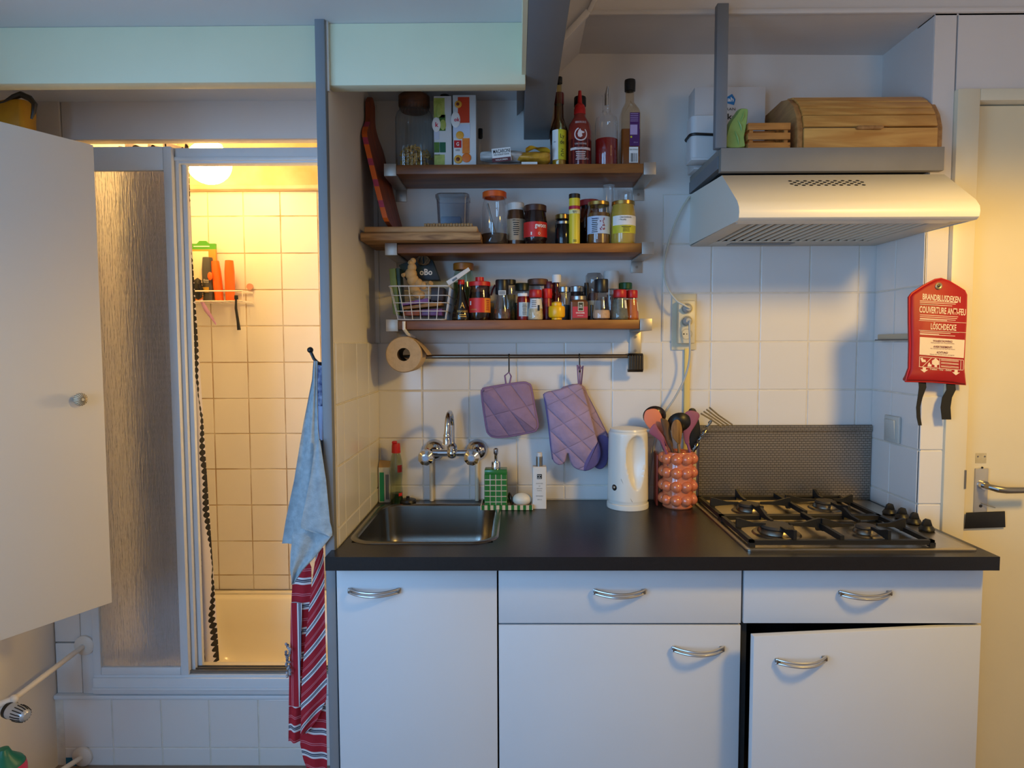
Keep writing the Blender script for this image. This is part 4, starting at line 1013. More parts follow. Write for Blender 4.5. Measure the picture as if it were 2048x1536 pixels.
J = jar('honey_jar', 'honey jar with pale blue flower label and gold lid', 'jar', 1174, 1220, 405, .46, z2, GLASS, [(.95, 0), (1, .03), (1, .78), (.9, .92), (.88, 1)], (.09, .93, GOLD), (.80, M('honey', (104, 70, 36), .25)), (.26, .70, -1.35, 1.35, M('label_pale_blue', (176, 198, 226), .5)))
lines(J, .46, .28, .66, 8, .020, INK, -.45); jtext(J, .46, 'honing', .64, .022, .006, M('print_blue', (40, 60, 140), .5), -.4)
s = MB()
for k in range(16):
    u_, v_ = random.uniform(.001, .015), random.uniform(-.018, .020); n0 = len(s.v)
    s.v += [wrap((J[1], .46), J[2]+.0015, z2+J[4]*.50)(u_+.0022*math.cos(q*PI/3), v_+.0022*math.sin(q*PI/3)) for q in range(6)]; s.f.append(tuple(range(n0, n0+6)))
s.build('flower_print', M('print_violet', (128, 56, 90), .5), J[0])
J = jar('mustard_jar', 'jar of pale yellow mustard with white and yellow label and gold lid', 'jar', 1222, 1271, 404, .455, z2, M('mustard_jar', (178, 150, 62), .16, coat=.5), [(.94, 0), (1, .04), (1, .78), (.9, .93), (.88, 1)], (.09, .93, GOLD), None, [(.46, .70, -1.1, 1.35, WLAB), (.26, .46, -1.1, 1.35, LY)])
jtext(J, .455, 'Crème bonnebouche', .66, .036, .006, INK, .05); jtext(J, .455, '+ Piccalilly', .59, .022, .006, INK, -.2); lines(J, .455, .29, .44, 4, .030, INK, .1)
def tumbler(label, pl, pr, top, y, zb):
    a, b = X(pl, top, y), X(pr, top, y); cx, r = (a+b)/2, (b-a)/2; h = Z((pl+pr)/2, top, y)-zb
    t = thing('drinking_glass', label, 'glass', (cx, y, zb)); e = .0012
    MB().lathe([(r*1.0, .0005), (r*.98, h*.2), (r*.9, h*.97), (r*.85, h), (0, h), (0, h-.006), (r*.82, h-.006), (r*.88, h*.9), (r*.94, h*.2), (r*.97, .0005)], (cx, y, zb), 26).build('tumbler', GLASS, t)
tumbler('tall upturned drinking glass at the back of the middle shelf', 1204, 1232, 371, .555, z2)
tumbler('wider drinking glass behind the mustard jar', 1231, 1266, 382, .56, z2)
# paddle board leaning on the partition
OB = M('paddle_orange', (196, 74, 26), .5, var=.25, vscale=9); 
outl = [at(p[0], p[1], y=.50) for p in ((735, 205), (742, 202), (749, 212), (750, 236), (757, 262), (768, 295), (780, 340), (790, 385), (797, 420), (799, 456), (779, 456), (762, 420), (744, 362), (730, 310), (722, 272), (721, 250), (730, 240), (737, 240), (736, 222))]
t = thing('paddle_board', 'orange wooden paddle board leaning against the partition wall', 'cutting board', (-.42, .47, zz))
def board_pt(u, v):
    """u across the board from the wall side to the room side, v up"""
    return None
# board in its own plane: length 0.385 m, leaning towards the wall at the top
zb0 = zz+.001; L = Z(742, 203, .52)-zb0
prof = []
for k in range(41):
    v = k/40
    wv = .082*min(1, (v/.06)**.5) if v < .10 else (.082 if v < .64 else .025+.057*(.5+.5*math.cos(PI*min(1, (v-.64)/.20))) if v < .84 else .025*(1 if v < .95 else max(.25, max(0, 1-(v-.95)/.05)**.5)))
    prof.append((v, wv))
def bp(v, s_, th):
    # centre line leans from x=-0.36 at the foot to -0.455 at the head, half width s_ along depth
    x = -.383-.074*min(1, v/.74)**.9+.10*s_
    return (x+th, .490+s_, zb0+v*L)
s = MB(); n0 = 0
F1 = [bp(v, w_, .0) for v, w_ in prof]; F2 = [bp(v, -w_, .0) for v, w_ in prof]
B1 = [bp(v, w_, .014) for v, w_ in prof]; B2 = [bp(v, -w_, .014) for v, w_ in prof]
s.v = F1+F2+B1+B2; n = 41
for i in range(40):
    s.f += [(i, i+1, n+i+1, n+i), (2*n+i, 3*n+i, 3*n+i+1, 2*n+i+1), (i, 2*n+i, 2*n+i+1, i+1), (n+i, n+i+1, 3*n+i+1, 3*n+i)]
s.f += [(0, n, 3*n, 2*n), (n-1, 3*n-1, 4*n-1, 2*n-1)]
s.build('board', wood('paddle_wood', (150, 72, 34), (112, 46, 20), .5, 9, 'z'), t)
# striped painted rim facing the room
PINK = M('rim_pink', (176, 60, 96), .5); ORG = M('rim_orange', (226, 106, 28), .5)
for i in range(2, 32):
    v0, v1 = prof[i][0], prof[i+1][0]; w0_, w1_ = prof[i][1], prof[i+1][1]
    m_ = PINK if (i % 6) in (0, 1) else ORG
    q = MB(); A = [bp(v0, -w0_-.0004, -.0006), bp(v1, -w1_-.0004, -.0006), bp(v1, -w1_-.0004, .0146), bp(v0, -w0_-.0004, .0146)]
    q.v = A+[(p[0], p[1]+.004, p[2]) for p in A]; q.f = [(0, 1, 2, 3), (0, 3, 7, 4), (1, 5, 6, 2), (0, 4, 5, 1), (3, 2, 6, 7)]
    q.build('rim_stripe', m_, t, smooth=0)

# --- lowest shelf
z3 = ZS[2]+.0005
WIRE = M('white_wire', (206, 206, 210), .4)
y0, y1 = .392, .565
zb_, zt = z3+.0022, Z(840, 572, y0)
ta, tb = X(777, 575, y0), X(898, 575, y0); ba, bb = X(792, 634, y0), X(888, 634, y0)
t = thing('wire_basket', 'white wire basket full of packets and ginger on the lowest shelf', 'basket', ((ta+tb)/2, .48, z3))
def rim(f): return (ba+(ta-ba)*f, bb+(tb-bb)*f, y0+.012*(1-f), y1-.012*(1-f), zb_+(zt-zb_)*f)
for f in (0, .25, .5, .72, 1):
    x0, x1, ya, yb, zz_ = rim(f)
    MB().tube([(p[0], p[1], zz_) for p in rrect(x0, x1, ya, yb, .012, 4)], .0022 if f == 1 else .0013, 6, closed=True).build('wire_ring', WIRE, t)
for k in range(1, 6):
    u = k/6
    for yy, f1 in ((0, 1), (1, 1)):
        b0, b1 = rim(0), rim(1 if k in (1, 2, 4, 5) or yy else .72)
        MB().bar((b0[0]+(b0[1]-b0[0])*u, b0[2+yy], b0[4]), (b1[0]+(b1[1]-b1[0])*u, b1[2+yy], b1[4]), .0013, 6).build('wire', WIRE, t)
for k in range(1, 8):
    u = k/8; b0, b1 = rim(0), rim(1)
    for xx in (0, 1): MB().bar((b0[xx], b0[2]+(b0[3]-b0[2])*u, b0[4]), (b1[xx], b1[2]+(b1[3]-b1[2])*u, b1[4]), .0013, 6).build('wire', WIRE, t)
    MB().bar((b0[0]+.004, b0[2]+(b0[3]-b0[2])*u, zb_), (b0[1]-.004, b0[2]+(b0[3]-b0[2])*u, zb_), .0012, 6).build('wire', WIRE, t)
def pack(name, label, cat, corners, y, th, mat, bev=.0015):
    pts = [at(p[0], p[1], y=y) for p in corners]
    return tag(MB().prism([(p.x, p.z) for p in pts], 'y', y, y+th).build(name, mat, None, bevel=bev), label, cat)
pack('snack_packet', 'green tall packet standing at the left end of the wire basket', 'packet', ((786, 628), (799, 631), (790, 536), (778, 538)), .44, .06, M('packet_olive', (112, 134, 74), .45, var=.2, vscale=20))
pack('snack_packet', 'dark green packet next to the tall packet in the basket', 'packet', ((801, 626), (806, 626), (799, 536), (791, 536)), .45, .055, M('packet_teal', (46, 72, 66), .45))
pack('tea_box', 'dark blue tea box standing at the back of the basket', 'box', ((812, 560), (879, 560), (864, 519), (845, 513), (797, 530)), .50, .045, M('box_navy', (24, 34, 62), .45, var=.4, vscale=12, col2=(30, 56, 40)))
c = at(852, 544, y=.4985); tb_ = COL.objects['tea_box']
lettering(tb_, 'oBo', WLAB, flat(c.x, .4985, c.z), .040, .020, bold=.03)
pack('snack_bar', 'purple packet lying near the bottom of the basket', 'packet', ((842, 631), (884, 631), (884, 617), (842, 619)), .41, .07, M('packet_purple', (104, 58, 116), .4, var=.3, vscale=20))
pack('snack_bar', 'lilac packet leaning in the middle of the basket', 'packet', ((803, 611), (856, 605), (856, 596), (803, 606)), .42, .08, M('packet_lilac', (128, 84, 160), .4, var=.3, vscale=14))
pack('snack_bar', 'ochre packet between the two purple packets in the basket', 'packet', ((806, 619), (883, 611), (883, 603), (806, 613)), .42, .08, M('packet_ochre', (160, 116, 56), .45, var=.2, vscale=12))
pack('snack_bar', 'rust brown packet on the floor of the basket', 'packet', ((808, 631), (839, 631), (839, 620), (808, 622)), .415, .08, M('packet_rust', (150, 72, 30), .45, var=.3, vscale=12))
pack('snack_bar', 'dark chocolate packet at the right of the basket', 'packet', ((862, 602), (886, 602), (888, 575), (862, 575)), .44, .07, M('packet_dark', (50, 34, 34), .45, var=.3, vscale=14))
GING = M('ginger_skin', (204, 166, 112), .6, var=.22, vscale=30, bump=.5, bscale=45)
gc = [((826, 522), 6), ((824, 535), 9), ((822, 548), 12), ((826, 560), 12), ((836, 567), 10), ((846, 571), 8), ((858, 571), 6), ((829, 578), 11), ((834, 587), 10), ((842, 590), 8)]
s = MB()
for p, r in gc:
    c = at(p[0], p[1], y=.44); q = r/1320*2.02; s.ball(tuple(c), (q, q*.9, q*1.05), 14, 8)
for p, q2, r in (((812, 548), (805, 551), 4), ((826, 528), (818, 524), 4), ((858, 571), (862, 566), 5)):
    s.tube([at(*p, y=.44), at(*q2, y=.43)], r/1320*2.0, 10)
tag(s.build('ginger_root', GING, None, smooth=60), 'knobbly piece of fresh ginger on top of the wire basket', 'ginger')
TW = M('twine', (120, 98, 70), .8, bump=.8, bscale=80)
s = MB()
for k in range(9):
    c = at(847, 521, y=.49); an = k*.7; pts = [(c.x+.020*math.cos(an+i*.7)*math.cos(k), c.y+.012*math.sin(k*1.3+i*.5), c.z+.014*math.sin(an+i*.7)) for i in range(9)]
    s.tube(pts, .0013, 5)
tag(s.build('twine_bundle', TW, None), 'tangle of brown twine on the tea box', 'twine')
J = jar('pickle_jar', 'pickle jar with amber lid behind the soy sauce bottle', 'jar', 906, 948, 527, .545, z3, GLASSG, None, (.12, .98, M('amber_lid', (176, 108, 34), .4)), (.75, M('pickles', (104, 110, 58), .4, var=.4, vscale=40)))
c0, c1 = at(896, 568, y=.44), at(939, 538, y=.43); d = (c1-c0); nrm = Vector((-d.z, 0, d.x)).normalized()*.008
o = MB().prism([((c0-nrm).x, (c0-nrm).z), ((c1-nrm*.7).x, (c1-nrm*.7).z), ((c1+nrm*.7).x, (c1+nrm*.7).z), ((c0+nrm).x, (c0+nrm).z)], 'y', .425, .432).build('sachet', M('sachet_white', (214, 210, 206), .45), None, bevel=.001)
tag(o, 'long white sachet sticking out of the wire basket to the right', 'sachet')
for k in range(6):
    q = c0.lerp(c1, .22+.035*k); MB().prism([((q-nrm*.6).x, (q-nrm*.6).z), ((q-nrm*.6).x+.0011, (q-nrm*.6).z+.0008), ((q+nrm*.2).x+.0011, (q+nrm*.2).z+.0008), ((q+nrm*.2).x, (q+nrm*.2).z)], 'y', .4238, .4249).build('barcode_bar', INK, o)
SOY = M('soy_bottle', (26, 20, 14), .08, coat=.5)
J = jar('soy_sauce_bottle', 'flared dark soy sauce bottle with gold lettering', 'bottle', 903, 942, 560, .455, z3, SOY, [(.96, 0), (1, .04), (.92, .22), (.55, .62), (.34, .84), (.34, 1)], (.12, .34, RED))
GOLDI = M('gold_ink', (206, 164, 84), .4, .3)
jtext(J, .455, 'SOJASAUS', .24, .034, .008, GOLDI, .2, .92); jtext(J, .455, 'A', .42, .014, .018, GOLDI, .2, .80); lines(J, .455, .08, .18, 2, .024, GOLDI, .2, .99)
SAM = thin('sambal_glass', (178, 140, 116))
J = jar('sambal_jar', 'chilli paste jar with red lid and red and yellow label', 'jar', 938, 981, 564, .455, z3, SAM, [(.93, 0), (1, .05), (1, .72), (.95, .8), (.95, 1)], (.12, 1.0, RED), (.82, M('chilli_crisp', (66, 30, 18), .3, var=.5, vscale=60)), [(.22, .64, -1.4, .5, M('label_red', (206, 34, 26), .45)), (.22, .64, .5, 1.4, M('label_amber', (220, 130, 30), .45))])
t, cx, r, h, hb = J; MB().cyl((cx, .455, z3+h+.0004), r*.40, Z(966, 555, .455)-z3-h, 18).build('lid_knob', RED, t)
jtext(J, .455, 'I', .50, .006, .012, INKW, -.9, bold=.05); jtext(J, .455, 'LAOGANMA', .31, .022, .004, GOLDI, -.55); lines(J, .455, .28, .60, 6, .014, M('print_dark_red', (150, 30, 20), .5), .85)
tag(MB().tube([at(982, 591, y=.465), at(985, 580, y=.465), at(990, 570, y=.47)], .0028, 8).build('chilli_pepper', M('dried_chilli', (92, 14, 16), .35), None), 'thin dried red chilli between the paste jar and pepper mill', 'chilli')
def spice(label, pl, pr, top, y, body, prof, lid, fill, lab=None, name='spice_jar', cat='spice jar'):
    return jar(name, label, cat, pl, pr, top, y, z3, body, prof, lid, fill, lab, None, 'spice jars on the lowest shelf')
FL = [(.72, 0), (.98, .06), (1, .22), (.70, .74), (.60, .92), (.60, 1)]         # flared mill body
CN = [(.93, 0), (1, .06), (1, .2), (.76, .92), (.72, 1)]                        # tapered shaker
ST = [(.96, 0), (1, .04), (1, .86), (.9, .96), (.88, 1)]
PEP = M('mixed_pepper', (98, 56, 34), .5, var=.7, vscale=140, col2=(30, 18, 14)); HERB = M('dried_herb', (96, 92, 60), .7, var=.5, vscale=90)
GREYG = M('grey_spice', (86, 90, 84), .6, var=.3, vscale=50)
MILL = M('mill_black', (20, 20, 24), .38)
J = spice('pepper mill with black top and flared glass of mixed peppercorns', 986, 1022, 560, .455, GLASS, FL, (.36, .74, MILL), (.42, PEP), None, 'pepper_mill')
box('barcode_label', WLAB, J[0], J[1]-.010, J[1]+.012, .455-J[2]*.74-.0012, .455-J[2]*.74-.0002, z3+J[3]*.62, z3+J[3]*.73)
for k in range(8): q = J[1]-.008+k*.0024; box('barcode_bar', INK, J[0], q, q+.0012, .455-J[2]*.74-.0017, .455-J[2]*.74-.0013, z3+J[3]*.63, z3+J[3]*.72)
spice('tall jar of dried herbs with gold rimmed black lid, behind the pepper mill', 1004, 1032, 560, .545, GLASS, ST, (.12, 1.0, MILL), (.72, HERB))
spice('spice jar with dark green lid behind the red jar with white lid', 1030, 1058, 567, .54, GLASS, ST, (.2, 1.0, M('dark_green_lid', (20, 34, 28), .4)), (.6, M('dark_herb', (44, 50, 34), .7)))
J = spice('red spice jar with white lid and white text label', 1034, 1060, 587, .46, M('paprika_jar', (120, 26, 24), .2), ST, (.12, .9, WLAB), None, (.16, .74, -.75, 1.1, M('label_ice', (184, 196, 200), .5)))
lines(J, .46, .2, .7, 9, .016, INK, .15)
spice('spice jar with wide brown wooden lid at the back', 1055, 1096, 559, .55, GLASS, ST, (.14, 1.0, WLID), (.5, M('brown_spice', (70, 46, 30), .6)))
J = spice('shaker of sesame seeds with red lid and white label', 1055, 1087, 580, .448, GLASS, CN, (.26, .80, M('shaker_red', (176, 26, 26), .4)), (.52, M('sesame', (206, 188, 150), .6, var=.3, vscale=160)), (.50, .93, -1.0, 1.2, M('label_soft_white', (206, 206, 206), .5)))
lines(J, .448, .55, .88, 4, .016, TXT, -.25, .86); box('barcode', INK, J[0], J[1]+.006, J[1]+.012, .448-J[2]*.84-.0018, .448-J[2]*.84-.0012, z3+.028, z3+.045)
spice('dark red capped bottle behind the sesame shaker', 1088, 1112, 564, .545, M('dark_red_bottle', (84, 16, 18), .25), ST, (.25, 1.0, M('wine_lid', (96, 16, 22), .4)), None)
J = spice('red capped shaker with red and black pattern beside the yellow pot', 1082, 1106, 578, .485, M('black_red_pattern', (30, 26, 30), .35, var=1, vscale=45, col2=(176, 30, 34)), CN, (.30, .84, M('bright_red_lid', (206, 22, 20), .4)), None)
spice('hot sauce bottle with white cap and red sauce at the back', 1103, 1123, 550, .525, thin('hot_sauce_glass', (190, 110, 90)), [(.95, 0), (1, .04), (1, .66), (.55, .82), (.52, 1)], (.17, .92, WLAB), (.66, M('hot_sauce', (130, 36, 18), .25)), (.25, .5, -1, 1, M('label_tan', (170, 130, 84), .5)), 'hot_sauce_bottle', 'bottle')
# little yellow pot
YEL = M('yellow_plastic', (236, 178, 12), .32)
y = .432; a, b = X(1097, 620, y), X(1130, 620, y); cx, r = (a+b)/2, (b-a)/2; H = Z(1113, 605, y)-z3
t = thing('yellow_pot', 'small round yellow plastic pot with narrow foot and knob', 'pot', (cx, y, z3))
MB().lathe([(0, .0005), (r*.62, .0005), (r*.64, H*.06), (r*.62, H*.11), (r*.90, H*.15), (r, H*.24), (r, H*.70), (r*.90, H*.79), (r*.62, H*.81), (r*.62, H*.82)], (cx, y, z3), 32).build('body', YEL, t)
MB().lathe([(r*.62, H*.80), (r*.62, H*.96), (r*.56, H), (0, H)], (cx, y, z3), 28).build('knob', YEL, t)
spice('clear spice jar with silver lid behind the yellow pot', 1116, 1140, 574, .53, GLASS, ST, (.16, 1.0, SILV), (.55, M('blue_grey_spice', (92, 100, 100), .6)))
spice('dark spice jar with silver lid behind the red-labelled jar', 1140, 1168, 573, .52, M('dark_spice_jar', (44, 28, 24), .2), ST, (.17, 1.0, SILV), None)
# square jar with the red label
y = .438; a, b = X(1141, 620, y), X(1176, 620, y); cx = (a+b)/2; hw = (b-a)/2; H = Z(1158, 591, y)-z3
t = thing('spice_jar', 'square jar of cinnamon with silver lid and red label', 'spice jar', (cx, y+hw, z3), 'spice jars on the lowest shelf')
loft([(rrect(a, b, y, y+2*hw, .005, 4), z3+.0006), (rrect(a, b, y, y+2*hw, .005, 4), z3+H*.74), (rrect(a+.005, b-.005, y+.005, y+2*hw-.005, .008, 4), z3+H*.82)]).build('body', M('cinnamon_jar', (112, 70, 42), .14), t)
MB().lathe([(0, H), (hw*.86, H), (hw*.9, H*.98), (hw*.9, H*.84), (hw*.8, H*.82)], (cx, y+hw, z3), 26).build('lid', SILV, t)
RL = M('label_rose', (184, 48, 62), .5); OLV = M('label_olive', (56, 56, 30), .5)
box('label', RL, t, a+.006, b-.001, y-.0012, y-.0002, z3+H*.09, z3+H*.55)
box('label_frame', M('label_cream', (214, 206, 180), .5), t, cx-.004, cx+.013, y-.0018, y-.0013, z3+H*.36, z3+H*.74)
box('label_square', OLV, t, cx-.0022, cx+.0112, y-.0023, y-.0019, z3+H*.39, z3+H*.71)
lettering(t, 'THE\nSPICE', INKW, flat(cx+.0045, y-.0026, z3+H*.55), .010, .009, bold=.02)
lettering(t, 'CEYLON KANEEL', INKW, flat(cx+.003, y-.0016, z3+H*.29), .027, .0042, bold=.02)
lettering(t, 'cinnamon', INKW, flat(cx+.003, y-.0016, z3+H*.18), .018, .003)
spice('dark slim spice bottle behind the salt mill', 1168, 1178, 566, .545, MILL, ST, None, None)
spice('tall clear grinder with domed glass top at the back', 1171, 1205, 547, .535, thin('grinder_plastic', (220, 214, 210)), [(.9, 0), (.95, .04), (.9, .5), (.72, .6), (.72, .68), (1, .78), (1, .94), (.8, 1)], None, (.58, M('pink_pepper', (110, 76, 74), .5, var=.4, vscale=120)), (.1, .42, -1.2, 1.2, M('label_ice', (184, 196, 200), .5)), 'pepper_mill')
spice('white topped salt grinder at the back of the spices', 1207, 1238, 543, .535, GLASS, [(.93, 0), (.96, .04), (.86, .9), (.86, 1)], (.36, 1.0, M('grinder_white', (210, 204, 196), .4)), (.8, M('dark_pepper', (78, 60, 60), .5, var=.5, vscale=120)), None, 'salt_mill')
J = spice('salt mill with black top and pink salt in its glass', 1184, 1221, 559, .445, GLASS, FL, (.32, .76, MILL), (.34, M('pink_salt', (196, 160, 128), .6, var=.3, vscale=90)), None, 'salt_mill')
box('print_label', M('mill_label', (70, 72, 80), .5), J[0], J[1]-.013, J[1]+.014, .445-J[2]*.66-.0012, .445-J[2]*.66-.0002, z3+J[3]*.56, z3+J[3]*.66)
spice('dark slim jar between the salt mill and the red-labelled jar', 1178, 1189, 610, .442, MILL, [(1, 0), (.8, .1), (.55, .3), (.6, 1)], None, None)
spice('spice jar with green lid behind the red-lidded shakers', 1238, 1264, 566, .53, GLASS, ST, (.17, 1.0, M('green_lid', (24, 82, 30), .4)), (.6, HERB))
J = spice('glass shaker of dried green herbs with red lid', 1222, 1257, 580, .452, GLASS, CN, (.26, .76, M('shaker_red', (176, 26, 26), .4)), (.9, M('green_flakes', (104, 106, 92), .7, var=.4, vscale=90)), (.5, .86, .55, .95, WLAB))
J = spice('glass shaker of orange spice with red lid at the shelf end', 1249, 1278, 581, .475, GLASS, CN, (.26, .80, M('shaker_red', (176, 26, 26), .4)), (.92, M('curry', (186, 98, 22), .6, var=.15, vscale=60)), (.4, .8, .8, 1.05, WLAB))
tag(box('leaflet', M('card_grey', (120, 108, 92), .6), None, X(980, 600, .56), X(988, 600, .56), .555, .558, z3+.0005, z3+.06), 'narrow grey card standing behind the chilli paste jar', 'card')

# ------------------------------------------------------------------ hanging rail, roll, pot holder, mitts
YR_ = .545
zr = Z(1050, 713, YR_)
xa, xb = X(800, 713, YR_), X(1272, 713, YR_)
t = thing('hanging_rail', 'thin steel rail under the lowest shelf', 'rail', ((xa+xb)/2, YR_, zr))
MB().bar((xa, YR_, zr), (xb, YR_, zr), .0068, 14).build('bar', M('rail_steel', (150, 138, 124), .30, 1.0), t)
c = at(1270, 724, y=YR_)
e = MB().tube([(c.x-.018, YB-.008, c.z+.030), (c.x-.018, YR_-.012, c.z+.028), (c.x-.018, YR_-.016, c.z+.015), (c.x-.018, YR_-.012, c.z-.026), (c.x-.018, YR_+.01, c.z-.030)], .004, 8)
pts = [(YB-.008, c.z+.026), (YR_-.006, c.z+.028), (YR_-.017, c.z+.020), (YR_-.018, c.z-.024), (YR_-.010, c.z-.032), (YR_+.004, c.z-.032), (YR_+.006, c.z-.024), (YR_-.008, c.z-.020), (YR_-.008, c.z+.014), (YR_, c.z+.018), (YB-.008, c.z+.014)]
DST = M('dark_steel', (86, 80, 72), .35, 1.0)
k = MB().prism(pts, 'x', c.x-.024, c.x+.024).build('end_bracket', DST, t, bevel=.001)
for q in range(6): box('rib', DST, k, c.x-.022+q*.008, c.x-.018+q*.008, YR_-.0205, YR_-.0185, c.z-.022, c.z+.022)
# the roll
ROLL = M('brown_paper', (198, 170, 134), .8, var=.12, vscale=60, bump=.5, bscale=90)
f0 = at(807, 709, y=.43)
r0 = (X(843, 708, .43)-X(770, 708, .43))/2
t = thing('paper_roll', 'roll of brown kitchen paper hanging at the left of the rail', 'paper roll', (f0.x, .51, f0.z-r0))
ax = Vector((.010, .12, -.003))
s = MB().lathe([(r0*.36, 0), (r0*.95, 0), (r0, .004), (r0, .098), (r0*.95, .101), (r0*.36, .101), (r0*.36, 0)], (f0.x, .432, f0.z), 40, 'y')
s.build('roll', ROLL, t)
MB().lathe([(r0*.35, .0005), (r0*.35, .1005)], (f0.x, .432, f0.z), 30, 'y').build('core', M('cardboard_core', (70, 54, 42), .8), t)
MB().grid(lambda u, v: (f0.x+r0*.985*math.cos(.9-u*.9)+.018*u*u, .434+.097*v, f0.z+r0*.985*math.sin(.9-u*.9)+.0015-.004*u), 10, 2).build('loose_end', ROLL, t)
h0 = at(808, 640, y=.405)
hk = MB().box(h0.x-.005, h0.x+.005, .403, .4065, ZS[2]-.04, ZS[2]+.006).box(h0.x-.005, h0.x+.005, .403, .47, ZS[2]-.0365, ZS[2]-.0345)
s = MB().tube([(h0.x, .404, ZS[2]-.003), (h0.x, .403, ZS[2]-.026), (h0.x+.006, .43, ZS[2]-.040), (h0.x+.012, .52, ZS[2]-.050), (h0.x+.012, .53, f0.z+r0*.30), (h0.x+.012, .50, f0.z+r0*.16)], [.005]*6, 6)
tag(s.build('roll_hook', WLAB, None), 'white hook clipped over the lowest shelf to hold the paper roll', 'hook')
HOOKM = M('hook_dark', (44, 38, 34), .4, .8)
def shook(label, px):
    x = X(px, 713, YR_-.006); p = []
    for k in range(9): a = PI*(1.05-k/8*1.1); p.append((x, YR_+.0075*math.cos(a)*-1, zr+.0075*math.sin(a)))
    zb = Z(px, 742, YR_-.008)
    p += [(x, YR_-.0085, zr-.012), (x, YR_-.0095, zb+.008)]
    for k in range(7): a = PI*k/6; p.append((x, YR_-.0145+.005*math.cos(a), zb+.002-.005*math.sin(a)))
    tag(MB().tube(p, .0022, 8).build('rail_hook', HOOKM, None), label, 'hook', 'hooks on the rail'); return x, zb
hx1, hz1 = shook('dark hook on the rail holding the pot holder', 1018)
hx2, hz2 = shook('dark hook on the rail holding the oven mitts', 1159)
def quilt(name, col, an, sc=17.0):
    m = M(name, col, .85, var=.16, vscale=30); nt = m.node_tree; b = nt.nodes['Principled BSDF']; L = nt.links.new
    tc = nt.nodes.new('ShaderNodeTexCoord'); mp = nt.nodes.new('ShaderNodeMapping'); mp.inputs['Rotation'].default_value = (0, an, 0)
    w1 = nt.nodes.new('ShaderNodeTexWave'); w1.inputs['Scale'].default_value = sc; w1.inputs['Distortion'].default_value = .6; w1.bands_direction = 'X'
    w1.inputs['Detail'].default_value = 1
    pw = nt.nodes.new('ShaderNodeMath'); pw.operation = 'POWER'; pw.inputs[1].default_value = .13
    m2 = nt.nodes.new('ShaderNodeMapping'); m2.inputs['Rotation'].default_value = (0, an+1.25, 0)
    w2 = nt.nodes.new('ShaderNodeTexWave'); w2.inputs['Scale'].default_value = sc*.62; w2.inputs['Distortion'].default_value = 1.6; w2.bands_direction = 'X'
    p2 = nt.nodes.new('ShaderNodeMath'); p2.operation = 'POWER'; p2.inputs[1].default_value = .07
    mn = nt.nodes.new('ShaderNodeMath'); mn.operation = 'MULTIPLY'
    L(tc.outputs['Object'], m2.inputs[0]); L(m2.outputs[0], w2.inputs['Vector']); L(w2.outputs['Fac'], p2.inputs[0])
    L(pw.outputs[0], mn.inputs[0]); L(p2.outputs[0], mn.inputs[1])
    no = nt.nodes.new('ShaderNodeTexNoise'); no.inputs['Scale'].default_value = 70
    ad = nt.nodes.new('ShaderNodeMath'); ad.operation = 'MULTIPLY_ADD'; ad.inputs[1].default_value = .35
    bp = nt.nodes.new('ShaderNodeBump'); bp.inputs['Strength'].default_value = .9; bp.inputs['Distance'].default_value = .006
    L(tc.outputs['Object'], mp.inputs[0]); L(mp.outputs[0], w1.inputs['Vector']); L(w1.outputs['Fac'], pw.inputs[0])
    L(tc.outputs['Object'], no.inputs['Vector']); L(no.outputs[0], ad.inputs[0]); L(mn.outputs[0], ad.inputs[2])
    L(ad.outputs[0], bp.inputs['Height']); L(bp.outputs[0], b.inputs['Normal']); return m
PURQ = quilt('purple_quilt', (150, 122, 150), .62, 6.2); PURB = M('purple_binding', (134, 104, 140), .85)
def sm(pts, n=4):
    """closed smooth curve through points"""
    out = []; k = len(pts)
    for i in range(k):
        p0, p1, p2, p3 = (Vector(pts[(i+j) % k]) for j in (-1, 0, 1, 2))
        for q in range(n):
            t_ = q/n; out.append(tuple(.5*((2*p1)+(p2-p0)*t_+(2*p0-5*p1+4*p2-p3)*t_*t_+(3*p1-p0-3*p2+p3)*t_**3)))
    return out
def px_outline(pts, y, n=4): return sm([(X(p[0], p[1], y), Z(p[0], p[1], y)) for p in pts], n)
YM = .530
t = thing('pot_holder', 'square quilted purple pot holder hanging from the rail', 'pot holder', (hx1, YM, hz1-.2))
ph = [(964, 786), (966, 780), (974, 776), (1040, 766), (1056, 768), (1062, 776), (1069, 815), (1075, 848), (1072, 858), (1064, 863), (1010, 873), (988, 873), (979, 868), (974, 858), (968, 820)]
ol = px_outline(ph, YM)[::1]
ol = ol if sum((b_[0]-a_[0])*(b_[1]+a_[1]) for a_, b_ in zip(ol, ol[1:]+ol[:1])) < 0 else ol[::-1]
MB().pillow(ol, YM, .016).build('pad', PURQ, t, smooth=60)
MB().tube([(p[0], YM, p[1]) for p in ol], .0045, 8, closed=True).build('binding', PURB, t)
xt, zt = X(1016, 770, YM), Z(1016, 770, YM)
MB().tube([(xt-.006, YM, zt), (xt-.010, YM-.004, zt+.03), (hx1, YM-.003, hz1-.0035), (xt+.010, YM+.002, zt+.028), (xt+.004, YM, zt)], .0028, 8).build('hanging_loop', PURB, t)
MITQ = quilt('mitt_quilt', (166, 142, 170), .80, 6.8); MITB = M('mitt_blue', (104, 92, 146), .85, var=.1, vscale=30)
